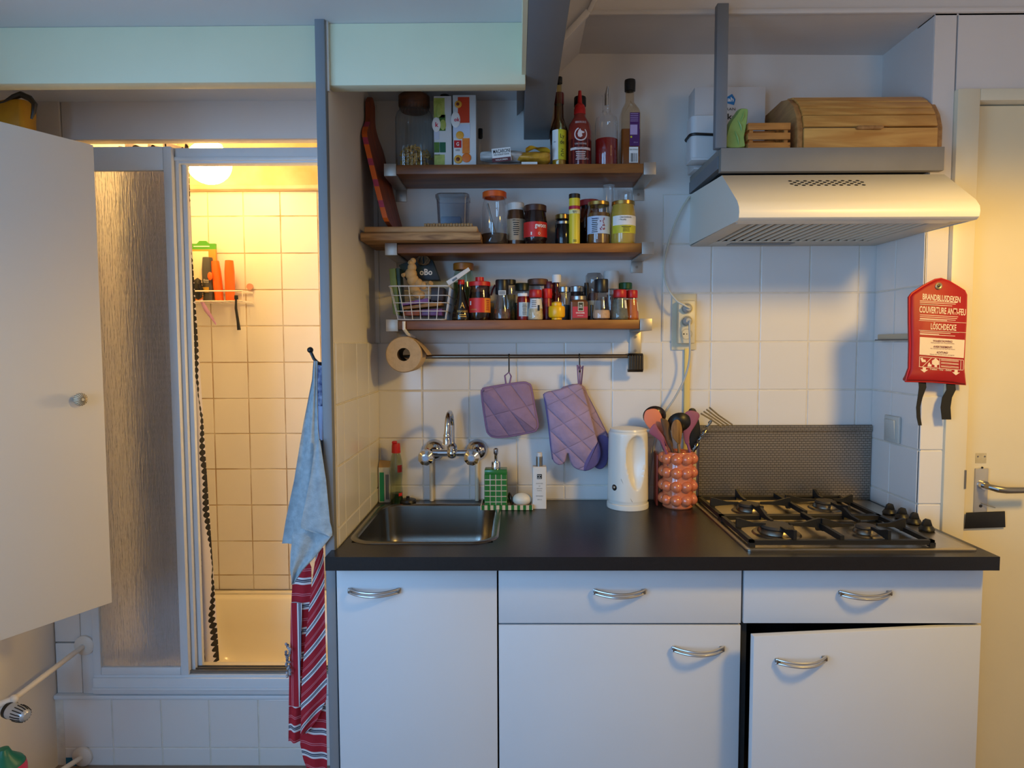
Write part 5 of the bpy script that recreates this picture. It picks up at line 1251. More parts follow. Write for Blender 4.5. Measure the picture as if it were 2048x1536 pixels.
def mitt(label, pts, yy, tip, seam, loop):
    t = thing('oven_mitt', label, 'oven mitt', (X(pts[0][0], pts[0][1], yy), yy, Z(1150, 935, yy)), 'oven mitts')
    ol = px_outline(pts, yy, 3)
    if sum((b_[0]-a_[0])*(b_[1]+a_[1]) for a_, b_ in zip(ol, ol[1:]+ol[:1])) > 0: ol = ol[::-1]
    MB().pillow(ol, yy, .026, ((0, 0), (.001, .5), (.0025, .8), (.005, 1))).build('mitt_body', MITQ, t, smooth=60)
    tp = px_outline(tip, yy, 3)
    if sum((b_[0]-a_[0])*(b_[1]+a_[1]) for a_, b_ in zip(tp, tp[1:]+tp[:1])) > 0: tp = tp[::-1]
    MB().pillow(tp, yy, .0285, ((0, 0), (.001, .5), (.0025, .8), (.005, 1))).build('finger_patch', MITB, t, smooth=60)
    MB().tube([(X(p[0], p[1], yy), yy-.004, Z(p[0], p[1], yy)) for p in seam], .0035, 8).build('side_piping', MITB, t)
    c0 = at(loop[0], loop[1], y=yy)
    MB().tube([(c0.x, yy, c0.z), (c0.x-.004, YR_-.0148, hz2+.02), (hx2, YR_-.0148, hz2+.0012), (c0.x+.006, YR_-.013, hz2+.016), (c0.x+.004, yy, c0.z)], .0024, 8).build('hanging_loop', PURB, t)
mitt('lilac oven mitt with blue fingertips hanging behind the front mitt', [(1115, 785), (1162, 768), (1180, 800), (1205, 850), (1218, 880), (1216, 910), (1212, 930), (1200, 937), (1188, 930), (1180, 900), (1150, 860)], .566,
     [(1195, 868), (1216, 872), (1219, 895), (1215, 922), (1208, 934), (1198, 938), (1188, 930), (1186, 900)], [(1164, 772), (1190, 822), (1214, 870)], (1160, 770))
mitt('lilac quilted oven mitt with thumb, in front on the rail hook', [(1088, 786), (1120, 778), (1158, 767), (1170, 790), (1180, 825), (1192, 870), (1200, 900), (1196, 925), (1182, 937), (1165, 941), (1148, 935), (1140, 922), (1136, 906), (1133, 912), (1130, 924), (1120, 930), (1110, 926), (1104, 915), (1100, 880), (1096, 840), (1091, 805)], .532,
     [(1196, 882), (1202, 905), (1196, 926), (1182, 938), (1166, 941), (1166, 925), (1178, 902), (1188, 888)], [(1088, 788), (1092, 810), (1098, 850), (1102, 890), (1106, 918)], (1157, 768))

# ------------------------------------------------------------------ on the worktop
zw = ZT+.0006
SOAPG = thin('green_soap_bottle', (220, 226, 206))
y = .545; J = jar('dish_soap_bottle', 'clear green washing-up bottle with red cap beside the sink', 'bottle', 780, 805, 904, y, zw, SOAPG, [(.92, 0), (1, .04), (1, .22), (.88, .38), (1, .60), (1, .76), (.78, .92), (.56, 1)], None, (.2, M('green_soap', (34, 62, 40), .2)))
t, cx, r, h, hb = J
MB().lathe([(0, h+.028), (r*.62, h+.028), (r*.68, h+.02), (r*.72, h-.002), (r*.5, h-.003)], (cx, y, zw), 22).build('cap', RED, t)
MB().box(cx-r*.62, cx+r*.15, y-r*.4, y+r*.4, zw+h+.0275, zw+h+.036).build('cap_flip', RED, t, bevel=.003)
MB().arc((cx, y), r+.0006, zw+h*.62, zw+h*.76, .35, 1.2).build('label', M('soap_sticker', (206, 40, 28), .4), t); MB().arc((cx, y), r*.98+.0006, zw+h*.16, zw+h*.22, .5, 1.2).build('label', MATS['soap_sticker'], t)
a, b = X(757, 960, .555), X(779, 960, .555); zz_ = Z(765, 935, .555)
t = thing('sponge_box', 'small white carton with green stripe behind the washing-up bottle', 'box', ((a+b)/2, .57, zw))
box('carton', M('box_white', (206, 204, 198), .5), t, a, b, .555, .588, zw, zz_, bevel=.001)
box('green_stripe', M('stripe_green', (24, 138, 104), .45), t, a+.004, a+(b-a)*.50, .5538, .5549, zw+.004, zw+(zz_-zw)*.86)
for k in range(3): box('print_stripe', M('print_navy', (36, 42, 70), .5), t, a+(b-a)*(.66+.10*k), a+(b-a)*(.71+.10*k), .5538, .5549, zw+.01, zw+(zz_-zw)*.80)
MB().grid(lambda u, v: (a+(b-a)*u, .556+.02*v, zz_+.022*v*(1-.2*u)), 2, 2).build('open_flap', M('kraft_flap', (170, 136, 92), .6), t)
MB().tube([(a+.004, .575, zw+.05), (a+.002, .580, zz_+.04), (a+.001, .582, zz_+.075)], .0022, 8).build('brush_stick', M('stick_cream', (206, 196, 170), .5), t)
c = at(822, 997, z=zw)
t = thing('sink_plug', 'black rubber sink plug on the worktop by the wall', 'plug', (c.x, .548, zw))
MB().lathe([(0, 0), (.026, 0), (.028, .006), (.026, .012), (.020, .014), (0, .014)], (c.x, .548, zw), 28).build('disc', BLACK, t)
MB().lathe([(0, .014), (.006, .014), (.005, .018), (.006, .022), (0, .024)], (c.x, .548, zw), 16).build('knob', BLACK, t)
# soap set
GT = M('glaze_green', (44, 112, 48), .2); CT = M('glaze_cream', (214, 190, 158), .3)
y0 = .455; a, b = X(963, 1003, y0), X(1064, 1003, y0)
t = thing('soap_tray', 'long green and cream striped ceramic tray', 'tray', ((a+b)/2, y0+.035, zw))
zt = zw+.015
box('tray_base', CT, t, a, b, y0, y0+.075, zw, zw+.005, bevel=.001)
n = 17
for k in range(n):
    q0, q1 = a+(b-a)*k/n, a+(b-a)*(k+1)/n
    box('rim_tile', GT if k % 2 == 0 else CT, t, q0, q1, y0-.003, y0+.001, zw+.0005, zt); box('rim_tile', GT if k % 2 == 0 else CT, t, q0, q1, y0+.074, y0+.078, zw+.0005, zt)
for xx in (a-.003, b-.001): box('rim_end', CT, t, xx, xx+.004, y0-.003, y0+.078, zw+.0005, zt)
zi = zw+.0056
y1 = y0+.006; a2, b2 = X(969, 970, y1), X(1014, 970, y1); ztp = Z(990, 940, y1); D = .052
t = thing('soap_dispenser', 'square soap dispenser of green checked ceramic with chrome pump', 'soap dispenser', ((a2+b2)/2, y1+D/2, zi))
box('body', CT, t, a2+.001, b2-.001, y1+.001, y1+D-.001, zi, ztp-.002, bevel=.001)
W = (b2-a2); rows = 6; H = ztp-zi
for i in range(4):
    for j in range(rows):
        g = .0016; x0, x1 = a2+W*i/4+g, a2+W*(i+1)/4-g; z0_, z1_ = zi+.001+(H*.88)*j/rows+g, zi+.001+(H*.88)*(j+1)/rows-g
        box('glaze_tile', GT, t, x0, x1, y1-.0008, y1+.002, z0_, z1_)
        ya, yb_ = y1+D*i/4+g, y1+D*(i+1)/4-g; box('glaze_tile', GT, t, b2-.002, b2+.0008, ya, yb_, z0_, z1_); box('glaze_tile', GT, t, a2-.0008, a2+.002, ya, yb_, z0_, z1_)
box('shoulder', GT, t, a2, b2, y1, y1+D, ztp-.0155, ztp, bevel=.002)
cx, cy = (a2+b2)/2, y1+D/2
MB().lathe([(0, .022), (.013, .022), (.0145, .018), (.0145, 0)], (cx, cy, ztp+.0003), 24).build('collar', CHROME, t)
MB().lathe([(.005, 0), (.005, .022), (.0075, .026), (.0075, .040), (.005, .043), (0, .044)], (cx, cy, ztp+.022), 20).build('pump', CHROME, t)
MB().bar((cx, cy, ztp+.056), (cx+.002, cy-.035, ztp+.052), .004, 12).build('spout', CHROME, t)
c = at(1044, 986, y=y0+.03)
tag(MB().ball((c.x, y0+.035, zi+.0205), (.031, .024, .020), 28, 16).build('soap_bar', M('soap_white', (224, 214, 194), .4), None, smooth=60), 'oval white bar of soap lying on the striped tray', 'soap')
c = at(1021, 985, y=y0+.03)
tag(MB().ball((0, 0, 0), (.008, .020, .021), 18, 12).turn('Y', -.25, (0, 0, 0)).build('soap_magnet', M('dark_metal', (74, 68, 60), .25, .9), None), 'dark round metal soap pebble between dispenser and soap bar', 'soap')
o = COL.objects['soap_magnet']; o.location = (c.x+.001, y0+.042, zi+.0005)
# lotion
y0 = .468; a, b = X(1065, 980, y0), X(1093, 980, y0); zt = Z(1080, 934, y0)
t = thing('lotion_bottle', 'slim white lotion bottle with silver pump and black square logo', 'bottle', ((a+b)/2, y0+.018, zw)); cx = (a+b)/2
loft([(rrect(a, b, y0, y0+.036, .003, 3), zw), (rrect(a, b, y0, y0+.036, .003, 3), zt-.002), (rrect(a+.002, b-.002, y0+.002, y0+.034, .003, 3), zt)]).build('body', M('lotion_white', (216, 210, 202), .4), t)
zc_ = Z(1080, 914, y0)
MB().lathe([(.0105, 0), (.0105, zc_-zt)], (cx, y0+.018, zt), 22).build('pump_collar', STEELD, t)
MB().lathe([(0, .012), (.007, .012), (.009, .010), (.009, 0), (.0105, -.0005), (.0105, -.002)], (cx, y0+.018, zc_), 20).build('pump_head', M('pump_white', (206, 204, 202), .35), t)
zg = Z(1080, 953, y0)
lg = box('logo', INK, t, cx-.0075, cx+.0075, y0-.0009, y0-.0001, zg-.0075, zg+.0075)
for i in range(3):
    for j in range(3):
        if (i+j) % 2 == 0 or i == 1: box('logo_dot', INKW, lg, cx-.0055+.004*i, cx-.0035+.004*i, y0-.0013, y0-.00095, zg-.0055+.004*j, zg-.0035+.004*j)
for v_, w_, s_ in ((967, .022, 'THE RITUAL OF KARMA'), (972, .006, '*'), (977, .018, 'HAND WASH'), (981, .014, 'lotus & tea'), (992, .022, 'REVITALISING'), (999, .014, '300 ml')):
    lettering(t, s_, TXT, flat(cx, y0-.0006, Z(1080, v_, y0)), w_, .0032)
# kettle
KW = M('kettle_white', (230, 226, 216), .25)
yk = .50; a, b = X(1215, 960, yk), X(1296, 960, yk); cx, R = (a+b)/2, (b-a)/2; zk0 = zw+.018; zt = Z(1255, 862, yk-.03); H = zt-zk0
t = thing('electric_kettle', 'white plastic electric kettle on its round base', 'kettle', (cx, yk, zw))
MB().lathe([(0, 0), (R*1.02, 0), (R*1.03, .005), (R*1.02, .015), (R*.96, .0175), (0, .0175)], (cx, yk, zw), 44).build('base', KW, t)
s = MB(); nu, nv = 96, 56
prof = lambda v: R*(1.0-.05*v)*(1 if v > .02 else .97)*(1 if v < .96 else 1-.10*((v-.96)/.04)**2)
for j in range(nv+1):
    v = j/nv
    for i in range(nu):
        a_ = 2*PI*i/nu; r_ = prof(v); q = (a_+PI/2+PI) % (2*PI)-PI      # 0 faces the room
        q -= .30
        e = (q/(.42+.40*(v-.3)))**2+((v-.58)/.37)**2
        if e < 1: r_ -= R*.52*(1-e)**.6*(1 if abs(q) < 1.2 else 0)
        s.v.append((cx+r_*math.cos(a_), yk+r_*math.sin(a_), zk0+v*H))
for j in range(nv):
    for i in range(nu): s.f.append((j*nu+i, j*nu+(i+1) % nu, (j+1)*nu+(i+1) % nu, (j+1)*nu+i))
s.f.append(tuple(range(nu-1, -1, -1)))
s.build('body', KW, t, smooth=70)
MB().lathe([(R*.90, -.001), (R*.86, .005), (R*.5, .009), (0, .010)], (cx, yk, zt), 44).build('lid', KW, t)
MB().prism([(cx+R*.55, zt-.02), (cx+R*.98, zt-.006), (cx+R*1.06, zt+.004), (cx+R*.6, zt+.004)], 'y', yk-.016, yk+.016).build('spout', KW, t, bevel=.004)
def onk(px_, py_, e=.0008):
    for k in range(60):
        p = at(px_, py_, y=yk-R+.002*k*R/.06); d = math.hypot(p.x-cx, p.y-yk)
        if d <= prof((p.z-zk0)/H)+e: return p
    return p
c = onk(1229, 975); nrm = Vector((c.x-cx, c.y-yk, 0)).normalized()
b0 = MB().lathe([(0, -.004), (.0095, -.004), (.0095, .001), (.008, .0016), (0, .0016)], (0, 0, 0), 24)
m_ = nrm.to_track_quat('Z', 'Y').to_matrix()
b0.v = [tuple(c+m_ @ Vector(p)) for p in b0.v]; k = b0.build('switch_well', BLACK, t)
b0 = MB().ball((0, 0, .001), (.0062, .0062, .003), 18, 8); b0.v = [tuple(c+m_ @ (Vector(p)+Vector((-.0015, 0, .001)))) for p in b0.v]; b0.build('switch_button', STEELD, k)
MB().tube([onk(p, q, .0003) for p, q in ((1242, 958), (1250, 975), (1257, 990), (1264, 1003), (1269, 1010))], .0007, 6).build('seam_line', M('seam_grey', (150, 144, 130), .5), t)
# vase with bubbles, and the utensils
VG = M('peach_lustre', (216, 122, 82), .14, coat=.6, var=.15, vscale=20)
yv = .50; a, b = X(1317, 965, yv), X(1394, 965, yv); vx, VR = (a+b)/2, (b-a)/2; vt = Z(1355, 906, yv-.04); VH = vt-zw
t = thing('utensil_pot', 'glossy peach ceramic pot covered in round bubbles, holding utensils', 'utensil pot', (vx, yv, zw))
ri = VR-.0165
MB().lathe([(0, .0), (ri, 0), (ri+.003, .004), (ri+.002, VH-.004), (ri, VH), (ri-.004, VH-.001), (ri-.005, VH-.02), (ri-.006, .006), (0, .006)], (vx, yv, zw), 44).build('pot', VG, t)
bub = None; nb = 9
for j in range(4):
    for i in range(nb):
        a_ = 2*PI*(i+.28)/nb; zc_ = zw+.006+VH*(.12+.243*j)
        p = (vx+(ri+.0005)*math.cos(a_), yv+(ri+.0005)*math.sin(a_), zc_)
        if bub is None: bub = MB().ball(p, .0182, 18, 12).build('bubble', VG, t, smooth=80, loc=p)
        else: copy_part(bub, p, t, 'bubble')
def flatspoon(name, label, cat, stem, head, mat, w, y, cup=.003, th=.004):
    """stem goes from the pot up to the head; head is an oval blade"""
    p0, p1 = at(stem[0], stem[1], y=y), at(stem[2], stem[3], y=y)
    t = thing(name, label, cat, (vx, yv, zw+.02), 'utensils in the peach pot')
    base = Vector((vx+(p0.x-vx)*.3, yv-.002+(y-yv)*.4, zw+.02))
    MB().tube([base, p0, p1], [.0042, .0045, .005], 10).build('stem', mat, t)
    outl = [at(q[0], q[1], y=y) for q in head]; ol = sm([(q.x, q.z) for q in outl], 4)
    if sum((b_[0]-a_[0])*(b_[1]+a_[1]) for a_, b_ in zip(ol, ol[1:]+ol[:1])) > 0: ol = ol[::-1]
    MB().pillow(ol, y-.001, th, ((0, 0), (.001, .6), (.003, 1))).build('head', mat, t, smooth=60); return t
PEACH = M('peach_silicone', (226, 128, 92), .5); MAUVE = M('mauve_silicone', (146, 78, 100), .5); WDARK = wood('dark_spoon_wood', (112, 76, 40), (78, 50, 26), .55, 16, 'z'); WLIGHT = wood('light_spoon_wood', (164, 116, 52), (122, 82, 34), .5, 16, 'z')
# ladles: a bowl seen from behind
def ladle(label, px_, py_, rp, y, mat, stem):
    c = at(px_, py_, y=y); R_ = rp/1320*(y+1.5835)
    t = thing('ladle', label, 'ladle', (vx, yv, zw+.02), 'utensils in the peach pot')
    s = MB().lathe([(0, -R_*.62), (R_*.5, -R_*.55), (R_*.85, -R_*.28), (R_, 0), (R_*.94, 0), (R_*.8, -R_*.26), (R_*.45, -R_*.48), (0, -R_*.54)], (0, 0, 0), 28)
    s.turn('X', -1.15, (0, 0, 0)).turn('Y', .25, (0, 0, 0)); s.v = [(c.x+p[0], c.y+p[1], c.z+p[2]) for p in s.v]; s.build('bowl', mat, t)
    e = at(stem[0], stem[1], y=y+.005); MB().tube([(vx+(e.x-vx)*.4, yv+.004, zw+.02), tuple(e), (c.x, c.y+.01, c.z-R_*.6)], .0035, 8).build('stem', mat, t)
ladle('black ladle with steel rim behind the peach spoon', 1309, 832, 23, .535, M('ladle_dark', (38, 28, 26), .25), (1330, 905))
ladle('round black ladle in the middle of the utensil pot', 1359, 846, 24, .50, M('ladle_black', (22, 20, 18), .4), (1357, 900))
flatspoon('spoon', 'big peach silicone spoon leaning left in the utensil pot', 'spoon', (1340, 905, 1322, 862), [(1288, 840), (1290, 824), (1300, 818), (1314, 819), (1323, 832), (1327, 855), (1326, 868), (1314, 864), (1298, 856)], PEACH, 0, .497)
flatspoon('spatula', 'mauve silicone spatula at the left front of the pot', 'spatula', (1333, 906, 1322, 880), [(1298, 864), (1309, 847), (1318, 860), (1328, 874), (1333, 892), (1326, 888), (1312, 876)], MAUVE, 0, .472)
flatspoon('spatula', 'dark wooden spatula standing in the utensil pot', 'spatula', (1347, 908, 1337, 880), [(1321, 838), (1330, 838), (1338, 846), (1342, 870), (1346, 892), (1340, 898), (1332, 880), (1326, 858)], WDARK, 0, .478)
flatspoon('spoon', 'light wooden spoon in front in the utensil pot', 'spoon', (1359, 908, 1357, 888), [(1342, 858), (1345, 845), (1352, 839), (1360, 843), (1364, 858), (1363, 876), (1360, 890), (1354, 886), (1345, 874)], WLIGHT, 0, .466)
flatspoon('spatula', 'mauve silicone turner leaning right in the utensil pot', 'spatula', (1381, 908, 1375, 885), [(1370, 826), (1380, 821), (1394, 824), (1399, 832), (1392, 848), (1380, 868), (1377, 888), (1370, 886), (1366, 862), (1368, 840)], MAUVE, 0, .49)
t = flatspoon('turner', 'black slotted turner at the right of the utensil pot', 'turner', (1385, 908, 1388, 898), [(1376, 822), (1390, 818), (1398, 842), (1401, 876), (1392, 900), (1380, 896), (1378, 860)], BLACK, 0, .515)
p0, p1 = at(1386, 900, y=.50), at(1424, 838, y=.50)
t = thing('masher', 'twisted wire masher with prongs leaning right out of the pot', 'masher', (vx, yv, zw+.02), 'utensils in the peach pot')
for s_ in (0, PI):
    MB().tube([tuple(Vector((vx+.01, yv, zw+.03)).lerp(p0, k/6)) if k <= 6 else tuple(p0.lerp(p1, (k-6)/24)+Vector((.0035*math.cos(k*.9+s_), .0035*math.sin(k*.9+s_), .002*math.sin(k*.9+s_)))) for k in range(31)], .0022, 6).build('twisted_wire', STEELD, t)
for k in range(4):
    q0, q1 = at(1402+k*5.6, 827-k*4, y=.485), at(1443+k*7.2, 853-k*1.2, y=.505)
    mid_ = at(1421+k*5.5, 838-k*2.4, y=.495); MB().tube([q0, mid_, q1], .0027, 8).build('prong', STEELD, t)
yy = .555; a, b = X(1310, 960, yy), X(1318, 960, yy)
o = MB().box(a-.001, a+.005, yy-.05, yy+.035, zw, zw+.165); o.turn('Z', -.10, (a, yy, 0))
tag(o.build('serving_tray', M('rust_board', (150, 56, 34), .4), None, bevel=.002), 'thin rust red board standing on edge between kettle and pot', 'board')

# ------------------------------------------------------------------ on the shelf over the hood
zh = 1.9576
PINE = wood('bread_bin_pine', (228, 172, 92), (196, 132, 60), .45, 9); PINES = wood('bread_bin_side', (182, 132, 76), (146, 98, 50), .5, 12, 'y')
bx0, bx1 = X(1594, 290, .30), X(1884, 290, .30); by0, by1 = .300, .565
BH = Z(1740, 196, .40)-zh
t = thing('bread_bin', 'pine roll-top bread bin on the grey shelf', 'bread bin', ((bx0+bx1)/2, (by0+by1)/2, zh))
def curve(u):
    """side outline from the front foot over the roll to the back"""
    return [(by0, zh), (by0, zh+BH*.34), (by0+.012, zh+BH*.56), (by0+.035, zh+BH*.76), (by0+.075, zh+BH*.93), (by0+.12, zh+BH), (by1-.02, zh+BH), (by1, zh+BH*.62), (by1, zh)]
pts = curve(0)
for xa, xb in ((bx0, bx0+.016), (bx1-.016, bx1)):
    MB().prism(pts, 'x', xa, xb).build('side_panel', PINES, t, bevel=.002)
ip = [(by0+.004, zh), (by0+.004, zh+BH*.335), (by0+.016, zh+BH*.55), (by0+.039, zh+BH*.745), (by0+.078, zh+BH*.91), (by0+.12, zh+BH*.975)]
# slats between the sides
def slat(a, b, name='slat'):
    d = Vector((b[0]-a[0], b[1]-a[1])); n = Vector((d.y, -d.x)).normalized()*.010
    e = d.normalized()*.0017
    q = [(a[0]+e.x, a[1]+e.y), (b[0]-e.x, b[1]-e.y), (b[0]-n.x-e.x, b[1]-n.y-e.y), (a[0]-n.x+e.x, a[1]-n.y+e.y)]
    q = [(p[0], p[1]) for p in q]
    return MB().prism(q, 'x', bx0+.0165, bx1-.0165).build(name, PINE, t, bevel=.0012)
def lerp2(a, b, k): return (a[0]+(b[0]-a[0])*k, a[1]+(b[1]-a[1])*k)
slat(ip[0], ip[1], 'front_board')
hs = slat(ip[1], lerp2(ip[1], ip[2], .9), 'handle_slat')
slat(lerp2(ip[1], ip[2], .9), lerp2(ip[2], ip[3], .5)); slat(lerp2(ip[2], ip[3], .5), lerp2(ip[3], ip[4], .2))
slat(lerp2(ip[3], ip[4], .2), ip[4]); slat(ip[4], ip[5])
box('top_board', PINE, t, bx0+.0165, bx1-.0165, by0+.121, by1-.022, zh+BH*.93, zh+BH*.985)
box('back_board', PINE, t, bx0+.0165, bx1-.0165, by1-.014, by1-.004, zh+.001, zh+BH*.6)
hxc = X(1737, 257, by0); hz = Z(1737, 257, by0)
MB().prism([(hxc-.036, hz+.004), (hxc+.030, hz+.004), (hxc+.036, hz), (hxc+.030, hz-.006), (hxc-.034, hz-.006), (hxc-.040, hz-.003)], 'y', by0-.016, by0+.008).build('handle', PINES, hs, bevel=.002)
for k in range(2): MB().ball((hxc-.055+.14*k, by0+.060, zh+BH*.88), (.018, .003, .003), 12, 6).build('wood_knot', M('knot_brown', (112, 62, 26), .6), t)
# crate
cx0, cx1 = X(1496, 275, .298), X(1581, 275, .298); cy0, cy1 = .298, .375; ch = Z(1540, 244, .298)-zh
t = thing('wooden_crate', 'small slatted wooden crate between the green bag and bread bin', 'crate', ((cx0+cx1)/2, .336, zh))
CRW = wood('crate_wood', (206, 142, 70), (170, 106, 46), .5, 12)
for k in range(3):
    za = zh+.0006+ch*(.01+.355*k); zb = za+ch*.245
    for ya, yb in ((cy0, cy0+.005), (cy1-.005, cy1)):
        o = box('slat', CRW, t, cx0, cx1, ya, yb, za, zb, bevel=.0008)
        if ya == cy0 and k == 0:
            for xx in (cx0+.003, cx1-.003): MB().cyl((xx, cy0-.0006, (za+zb)/2), .0009, .0008, 8, 'y').build('nail', INK, o)
    for xa, xb in ((cx0, cx0+.005), (cx1-.005, cx1)): box('slat', CRW, t, xa, xb, cy0+.0052, cy1-.0052, za, zb, bevel=.0008)
for xx in (cx0+.0055, cx1-.0155):
    for yy in (cy0+.0055, cy1-.0155): box('corner_post', CRW, t, xx, xx+.010, yy, yy+.010, zh+.0006, zh+ch*.99)
# green bag
BAGG = M('green_bag_film', (146, 178, 96), .4, var=.2, vscale=30, bump=.6, bscale=35)
ol = [(1448, 297), (1450, 270), (1458, 245), (1470, 228), (1479, 216), (1488, 214), (1498, 217), (1498, 232), (1495, 255), (1491, 275), (1490, 297)]
bp_ = sm([(X(p[0], p[1], .305), Z(p[0], p[1], .305)) for p in ol], 3); bp_ = [(p[0], max(p[1], zh+.001)) for p in bp_]
if sum((b_[0]-a_[0])*(b_[1]+a_[1]) for a_, b_ in zip(bp_, bp_[1:]+bp_[:1])) > 0: bp_ = bp_[::-1]
t = thing('snack_bag', 'light green crumpled bag beside the hanging post', 'bag', (X(1470, 297, .305), .305, zh))
MB().pillow(bp_, .322, .040, ((0, 0), (.001, .35), (.003, .7), (.006, 1))).build('bag_body', BAGG, t, smooth=60)
for (p, q) in (((1476, 240), (1484, 262)), ((1470, 262), (1478, 290)), ((1488, 222), (1482, 244))):
    a_, b_ = at(*p, y=.3015), at(*q, y=.3015); MB().tube([a_, a_.lerp(b_, .5)+Vector((.002, -.001, 0)), b_], [.001, .003, .001], 8).build('crease', BAGG, t)
# cereal box
x0, x1 = X(1389, 240, .50), X(1530, 240, .50); zt = Z(1460, 174, .50)
t = thing('cereal_box', 'white bran flakes box with blue logo behind the post', 'box', ((x0+x1)/2, .54, zh))
box('carton', M('cereal_white', (206, 202, 200), .5), t, x0, x1, .50, .575, zh, zt, bevel=.001)
c = at(1461, 199, y=.4993); LB = M('logo_blue', (18, 118, 182), .45)
MB().prism([(X(p, q, .4993), Z(p, q, .4993)) for p, q in ((1451, 200), (1454, 194), (1464, 188), (1471, 199), (1468, 210), (1452, 206))], 'y', .4986, .4996).build('logo', LB, t)
lettering(t, 'ah', INKW, flat(c.x, .4983, c.z), .018, .013, bold=.02)
c = at(1459, 218, y=.499); lettering(t, 'BRAN', INK, flat(c.x, .4994, c.z), .036, .008)
c = at(1457, 233, y=.499); lettering(t, 'flakes', INK, flat(c.x+.002, .4994, c.z), .066, .018, bold=.02)
# white canister with a black strap
CAN = M('canister_white', (206, 208, 210), .32)
x0, x1 = X(1383, 290, .40), X(1426, 290, .40)+.02; zt = Z(1400, 229, .40)
t = thing('canister', 'white square canister with black strap left of the post', 'canister', ((x0+x1)/2, .44, zh))
s = loft([(rrect(x0, x1, .40, .47, .016, 6), zh+.0005), (rrect(x0, x1, .40, .47, .016, 6), zt-.003), (rrect(x0+.003, x1-.003, .403, .467, .014, 6), zt)])
s.build('body', CAN, t)
zs_ = Z(1400, 268, .40)
MB().tube([(p[0], p[1], zs_-.004*(p[0]-x0)/(x1-x0)) for p in rrect(x0-.0025, x1+.0025, .3975, .4725, .018, 6)], .0042, 8, closed=True).build('strap', BLACK, t)
box('foot', CAN, t, x0-.001, x1, .398, .46, zh+.0002, zh+.008, bevel=.002)

# ------------------------------------------------------------------ sockets, cables, switch
SOC = M('socket_cream', (214, 204, 176), .4); SOCI = M('socket_inner', (196, 188, 164), .45)
yp = YB-.0066
t = thing('socket_block', 'cream triple wall socket with two plugs in it', 'socket', (X(1374, 640, yp), yp, Z(1374, 700, yp)))
box('back_plate', SOC, t, X(1343, 640, yp), X(1391, 640, yp), yp-.006, yp, Z(1366, 700, yp), Z(1366, 588, yp), bevel=.002)
yf = yp-.034
box('housing', SOC, t, X(1357, 640, yf), X(1391, 640, yf), yf, yp-.0062, Z(1374, 687, yf), Z(1374, 601, yf), bevel=.004)
cs = []
for py_ in (617, 642, 668):
    c = at(1373.5, py_, y=yf); cs.append(c)
    o = MB().lathe([(0, .0), (.0175, .0), (.0182, -.0008), (.0175, -.0014), (.0155, -.0010), (.0152, .0)], (c.x, yf-.0002, c.z), 28, 'y').build('socket', SOCI, t)
    o2 = MB().cyl((c.x, yf-.0010, c.z), .0148, .0006, 28, 'y').build('socket_face', M('socket_shade', (150, 144, 126), .5) if py_ < 660 else SOC, o)
    if py_ > 660:
        for dx in (-.0095, 0, .0095): MB().cyl((c.x+dx, yf-.0016, c.z), .0024 if dx else .0016, .0008, 12, 'y').build('pin_hole', INK, o)
PLG = M('plug_grey', (176, 176, 172), .4)
for c in cs[:2]: MB().lathe([(0, -.022), (.008, -.022), (.012, -.016), (.0142, -.004), (.0142, 0)], (c.x, yf-.0012, c.z), 22, 'y').build('plug', PLG, t)
CAB1 = M('cable_cream', (206, 200, 182), .45); CAB2 = M('cable_grey', (178, 180, 178), .45)
def cat(pts, n=8):
    P = [Vector(p) for p in pts]; out = []
    for i in range(len(P)-1):
        p0, p1, p2, p3 = P[max(i-1, 0)], P[i], P[i+1], P[min(i+2, len(P)-1)]
        for q in range(n):
            t_ = q/n; out.append(.5*((2*p1)+(p2-p0)*t_+(2*p0-5*p1+4*p2-p3)*t_*t_+(3*p1-p0-3*p2+p3)*t_**3))
    return out+[P[-1]]
c = cs[0]
tag(MB().tube(cat([at(1379, 393, y=.585), at(1362, 420, y=.575), at(1345, 460, y=.570), at(1331, 510, y=.567), at(1328, 545, y=.563), at(1335, 575, y=.552), at(1352, 600, y=.54), at(1368, 610, y=.53), (c.x+.003, yf-.026, c.z)]), .0034, 10).build('power_cable', CAB1, None), 'cream cable running from the cooker hood down to the top socket', 'cable')
c = cs[1]
tag(MB().tube(cat([(c.x+.004, yf-.026, c.z), at(1379, 652, y=.525), at(1380, 690, y=.535), at(1378, 725, y=.545), at(1368, 760, y=.548), at(1350, 795, y=.545), at(1332, 822, y=.545), at(1318, 850, y=.565), at(1306, 900, y=.582), at(1298, 960, y=.582), at(1290, 997, y=.575)]), .0034, 10).build('power_cable', CAB2, None), 'grey cable hanging from the middle socket down behind the kettle', 'cable')
x0, x1 = X(1367, 780, yp), X(1378, 780, yp)
tag(box('cable_duct', M('duct_yellow', (222, 196, 118), .45), None, x0, x1, yp-.010, yp, zw, Z(1372, 697, yp), bevel=.002), 'yellowed cable duct running down the tiles below the socket', 'cable duct')
